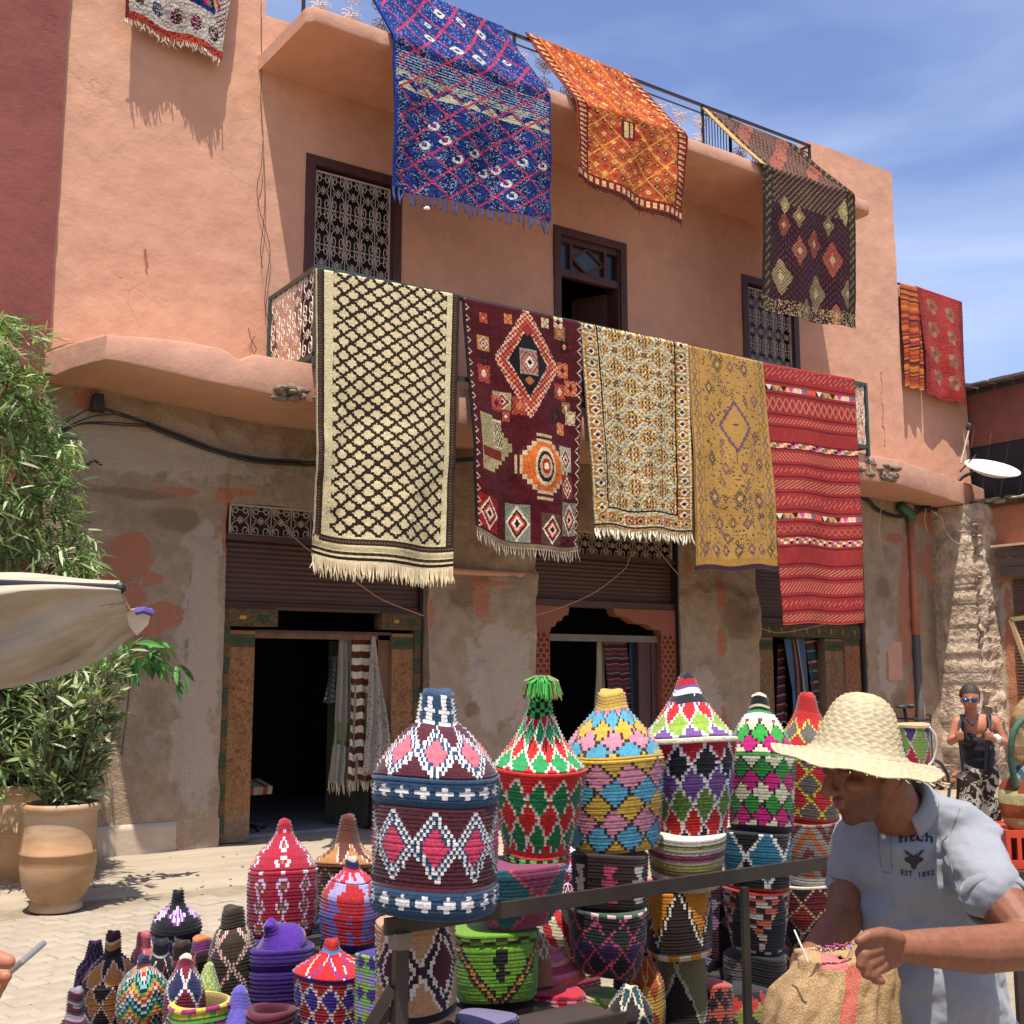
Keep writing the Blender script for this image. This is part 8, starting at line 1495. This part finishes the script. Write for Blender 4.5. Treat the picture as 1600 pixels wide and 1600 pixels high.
b2 = softbag('kilim_bag', 'beige woven bag with braided green cord standing behind the rust kilim bag', uc, (.13, .09, .19), kil2, 99)
b = MB(); b.tube(smoothp([G_(1588, 1232, 4.95), G_(1580, 1190, 4.95), G_(1582, 1150, 4.95), G_(1596, 1126, 4.97), G_(1615, 1118, 5.0)]), .014, 8); o = b.build('cord', plain('green_cord', S('35503f'), .8, var=.3, bump=.5), smooth=True); mp(o, b2)
cr_ = tag(empty('plastic_crate', G_(1630, 1350, 4.9)), 'red slotted plastic crate under the kilim bag at the right edge', 'crate'); c0 = G_(1572, 1298, 4.9); top = c0.z; ux = CR.copy(); ux.z = 0; ux.normalize(); uy = Vector((-ux.y, ux.x, 0)); M_CR = plain('red_plastic', S('b83a22'), .4, var=.08, bump=0)
def loc_(x, y, z): return c0 + ux * x + uy * y + Vector((0, 0, z))
b = MB()
for (z0, z1) in ((-.03, 0), (-.16, -.125)): b.hexa([loc_(x, y, z) for z in (z0, z1) for x, y in ((0, 0), (.5, 0), (.5, .02), (0, .02))])
for k in range(12): x0 = .0 + k * .045; b.hexa([loc_(x, y, z) for z in (-.125, -.03) for x, y in ((x0, 0), (x0 + .018, 0), (x0 + .018, .02), (x0, .02))])
mp(b.build('front_side', M_CR), cr_)
for q in (((0, .02), (.02, .32)), ((.48, .02), (.5, .32)), ((.02, .30), (.48, .32))): b = MB(); (xa, ya), (xb, yb) = q; b.hexa([loc_(x, y, z) for z in (-.16, 0) for x, y in ((xa, ya), (xb, ya), (xb, yb), (xa, yb))]); mp(b.build('side', M_CR), cr_)
b = MB(); b.hexa([loc_(x, y, z) for z in (-.16, -.15) for x, y in ((.02, .02), (.48, .02), (.48, .3), (.02, .3))]); b.hexa([loc_(x, y, z) for z in (-.02, -.005) for x, y in ((.02, .02), (.48, .02), (.48, .3), (.02, .3))]); mp(b.build('base', M_CR), cr_)
st_ = tag(empty('stall_table', loc_(.25, .16, -top)), 'dark wooden stall table below the red crate at the right edge', 'table')
b = MB(); b.hexa([loc_(x, y, z) for z in (-.2, -.163) for x, y in ((-.02, -.05), (.9, -.05), (.9, .5), (-.02, .5))]); mp(b.build('table_top', M_PLANK), st_)
for x, y in ((.0, -.03), (.84, -.03), (.0, .44), (.84, .44)): b = MB(); b.hexa([loc_(x + dx, y + dy, z) for z in (-top, -.2) for dx, dy in ((0, 0), (.04, 0), (.04, .04), (0, .04))]); mp(b.build('leg', M_PLANK), st_)
# bicycle with a big square basket behind the hat
bt = 13.0; bi = tag(empty('bicycle', G_(1428, 1290, bt)), 'bicycle with black saddle and rear rack standing behind the straw hat', 'bicycle'); gz = 0.0; J = lambda px, py, dt=0: dpt(px, py, bt + dt)
b = MB(); b.ball(J(1410, 1104), (.09, .07, .025), 12, 6); b.ball(J(1420, 1103), (.05, .09, .03), 12, 6); mp(b.build('saddle', M_RUBBER, smooth=True), bi)
sp = J(1413, 1108); b = MB(); b.tube([sp, Vector((sp.x + .1, sp.y, .75))], .018, 8); b.tube([(sp.x + .1, sp.y, .75), (sp.x + .18, sp.y + .05, .35)], .02, 8); b.tube([(sp.x + .1, sp.y, .75), (sp.x - .45, sp.y + .1, .8)], .02, 8); b.tube([(sp.x + .18, sp.y + .05, .35), (sp.x - .45, sp.y + .1, .75)], .02, 8); b.tube([(sp.x - .45, sp.y + .1, .95), (sp.x - .6, sp.y + .1, .33)], .018, 8); mp(b.build('frame', M_IRONB, smooth=True), bi)
for x_ in (.55, -.6):
    b = MB(); b.tube([(sp.x + x_ + .32 * math.cos(a), sp.y + .08, .33 + .32 * math.sin(a)) for a in [i * 2 * math.pi / 36 for i in range(36)]], .02, 6, closed=True)
    for k in range(12): b.tube([(sp.x + x_, sp.y + .08, .33), (sp.x + x_ + .31 * math.cos(k * math.pi / 6), sp.y + .08, .33 + .31 * math.sin(k * math.pi / 6))], .002, 3)
    mp(b.build('wheel', M_RUBBER), bi)
b = MB(); r0, r1 = J(1418, 1123), J(1454, 1125)
for k in range(3): b.tube([r0 + Vector((0, k * .06, .0)), r1 + Vector((0, k * .06, 0))], .012, 6)
for k in range(5): q = r0.lerp(r1, k / 4); b.tube([q, q + Vector((0, .14, 0))], .008, 5)
b.tube([r1, r1 + Vector((0, 0, .06)), r1 + Vector((-.06, 0, .06))], .012, 6); b.tube([r1, (r1.x, r1.y, .35)], .008, 5); mp(b.build('rear_rack', M_IRONB), bi)
_, _, _ = basket('wide green, red and lilac lozenge basket with tan rim behind the straw hat', 1426, 1131, 1240, 62, 12.2, [(0, .9), (.5, .97), (.93, 1), (.95, 1.05), (1, 1.02)], [(0, 1, lambda U, T: lat(U, T, .0, 1, 6, 1.4, ('1f6a44', 'a82438', '7a8f4c', '4a3a6a'), 'b8b0b0', .06)), (.94, 1, lambda U, T: sol(U, T, 'b89a70'))], row=.018)
b = MB(); b.tube(smoothp([G_(1452, 1136, 12.0), G_(1461, 1150, 12.0), G_(1463, 1170, 12.0), G_(1458, 1188, 12.0), G_(1451, 1196, 12.0)]), .014, 6); tag(b.build('hose', plain('white_hose', S('c0bab0'), .5, bump=0), smooth=True), 'curved white hose beside the wide lozenge basket', 'hose')
# pale wooden frame at the right edge
b = MB(); fr = [at(1580, 968, 'x', 15.2), at(1640, 960, 'x', 15.2), at(1640, 1075, 'x', 15.2), at(1612, 1060, 'x', 15.2)]
for a, c_ in ((0, 1), (1, 2), (2, 3), (3, 0)): b.beam(fr[a], fr[c_], .05, .06)
tag(b.build('picture_frame', plain('pale_wood', S('b09468'), .7, streak=(1, .2, 1))), 'pale wooden frame leaning in front of the roller door', 'frame')

# castor stool with a striped cushion in the first doorway
stl = tag(empty('stool', (4.5, WY + .75, .06)), 'low castor stool with striped cushion just inside the first doorway', 'stool')
b = MB(); b.tube([(4.5, WY + .75, .12), (4.5, WY + .75, .42)], .025, 10); mp(b.build('column', M_IRONB, smooth=True), stl)
for k in range(5): a = k * 1.2566; b = MB(); b.beam((4.5, WY + .75, .13), (4.5 + .22 * math.cos(a), WY + .75 + .22 * math.sin(a), .1), .03, .03); b.ball((4.5 + .22 * math.cos(a), WY + .75 + .22 * math.sin(a), .088), .028, 8, 6); mp(b.build('leg', M_IRONB), stl)
b = MB()
for k in range(9): x = 4.28 + k * .05; b.hexa([(x, WY + .6, .42), (x + .05, WY + .6, .42), (x + .05, WY + .95, .44), (x, WY + .95, .44), (x, WY + .58, .50), (x + .05, WY + .58, .50), (x + .05, WY + .95, .55), (x, WY + .95, .55)], S(('a88a70', '8c4a34', 'b09a80')[k % 3]))
mp(b.build('cushion', M_FLAT), stl)
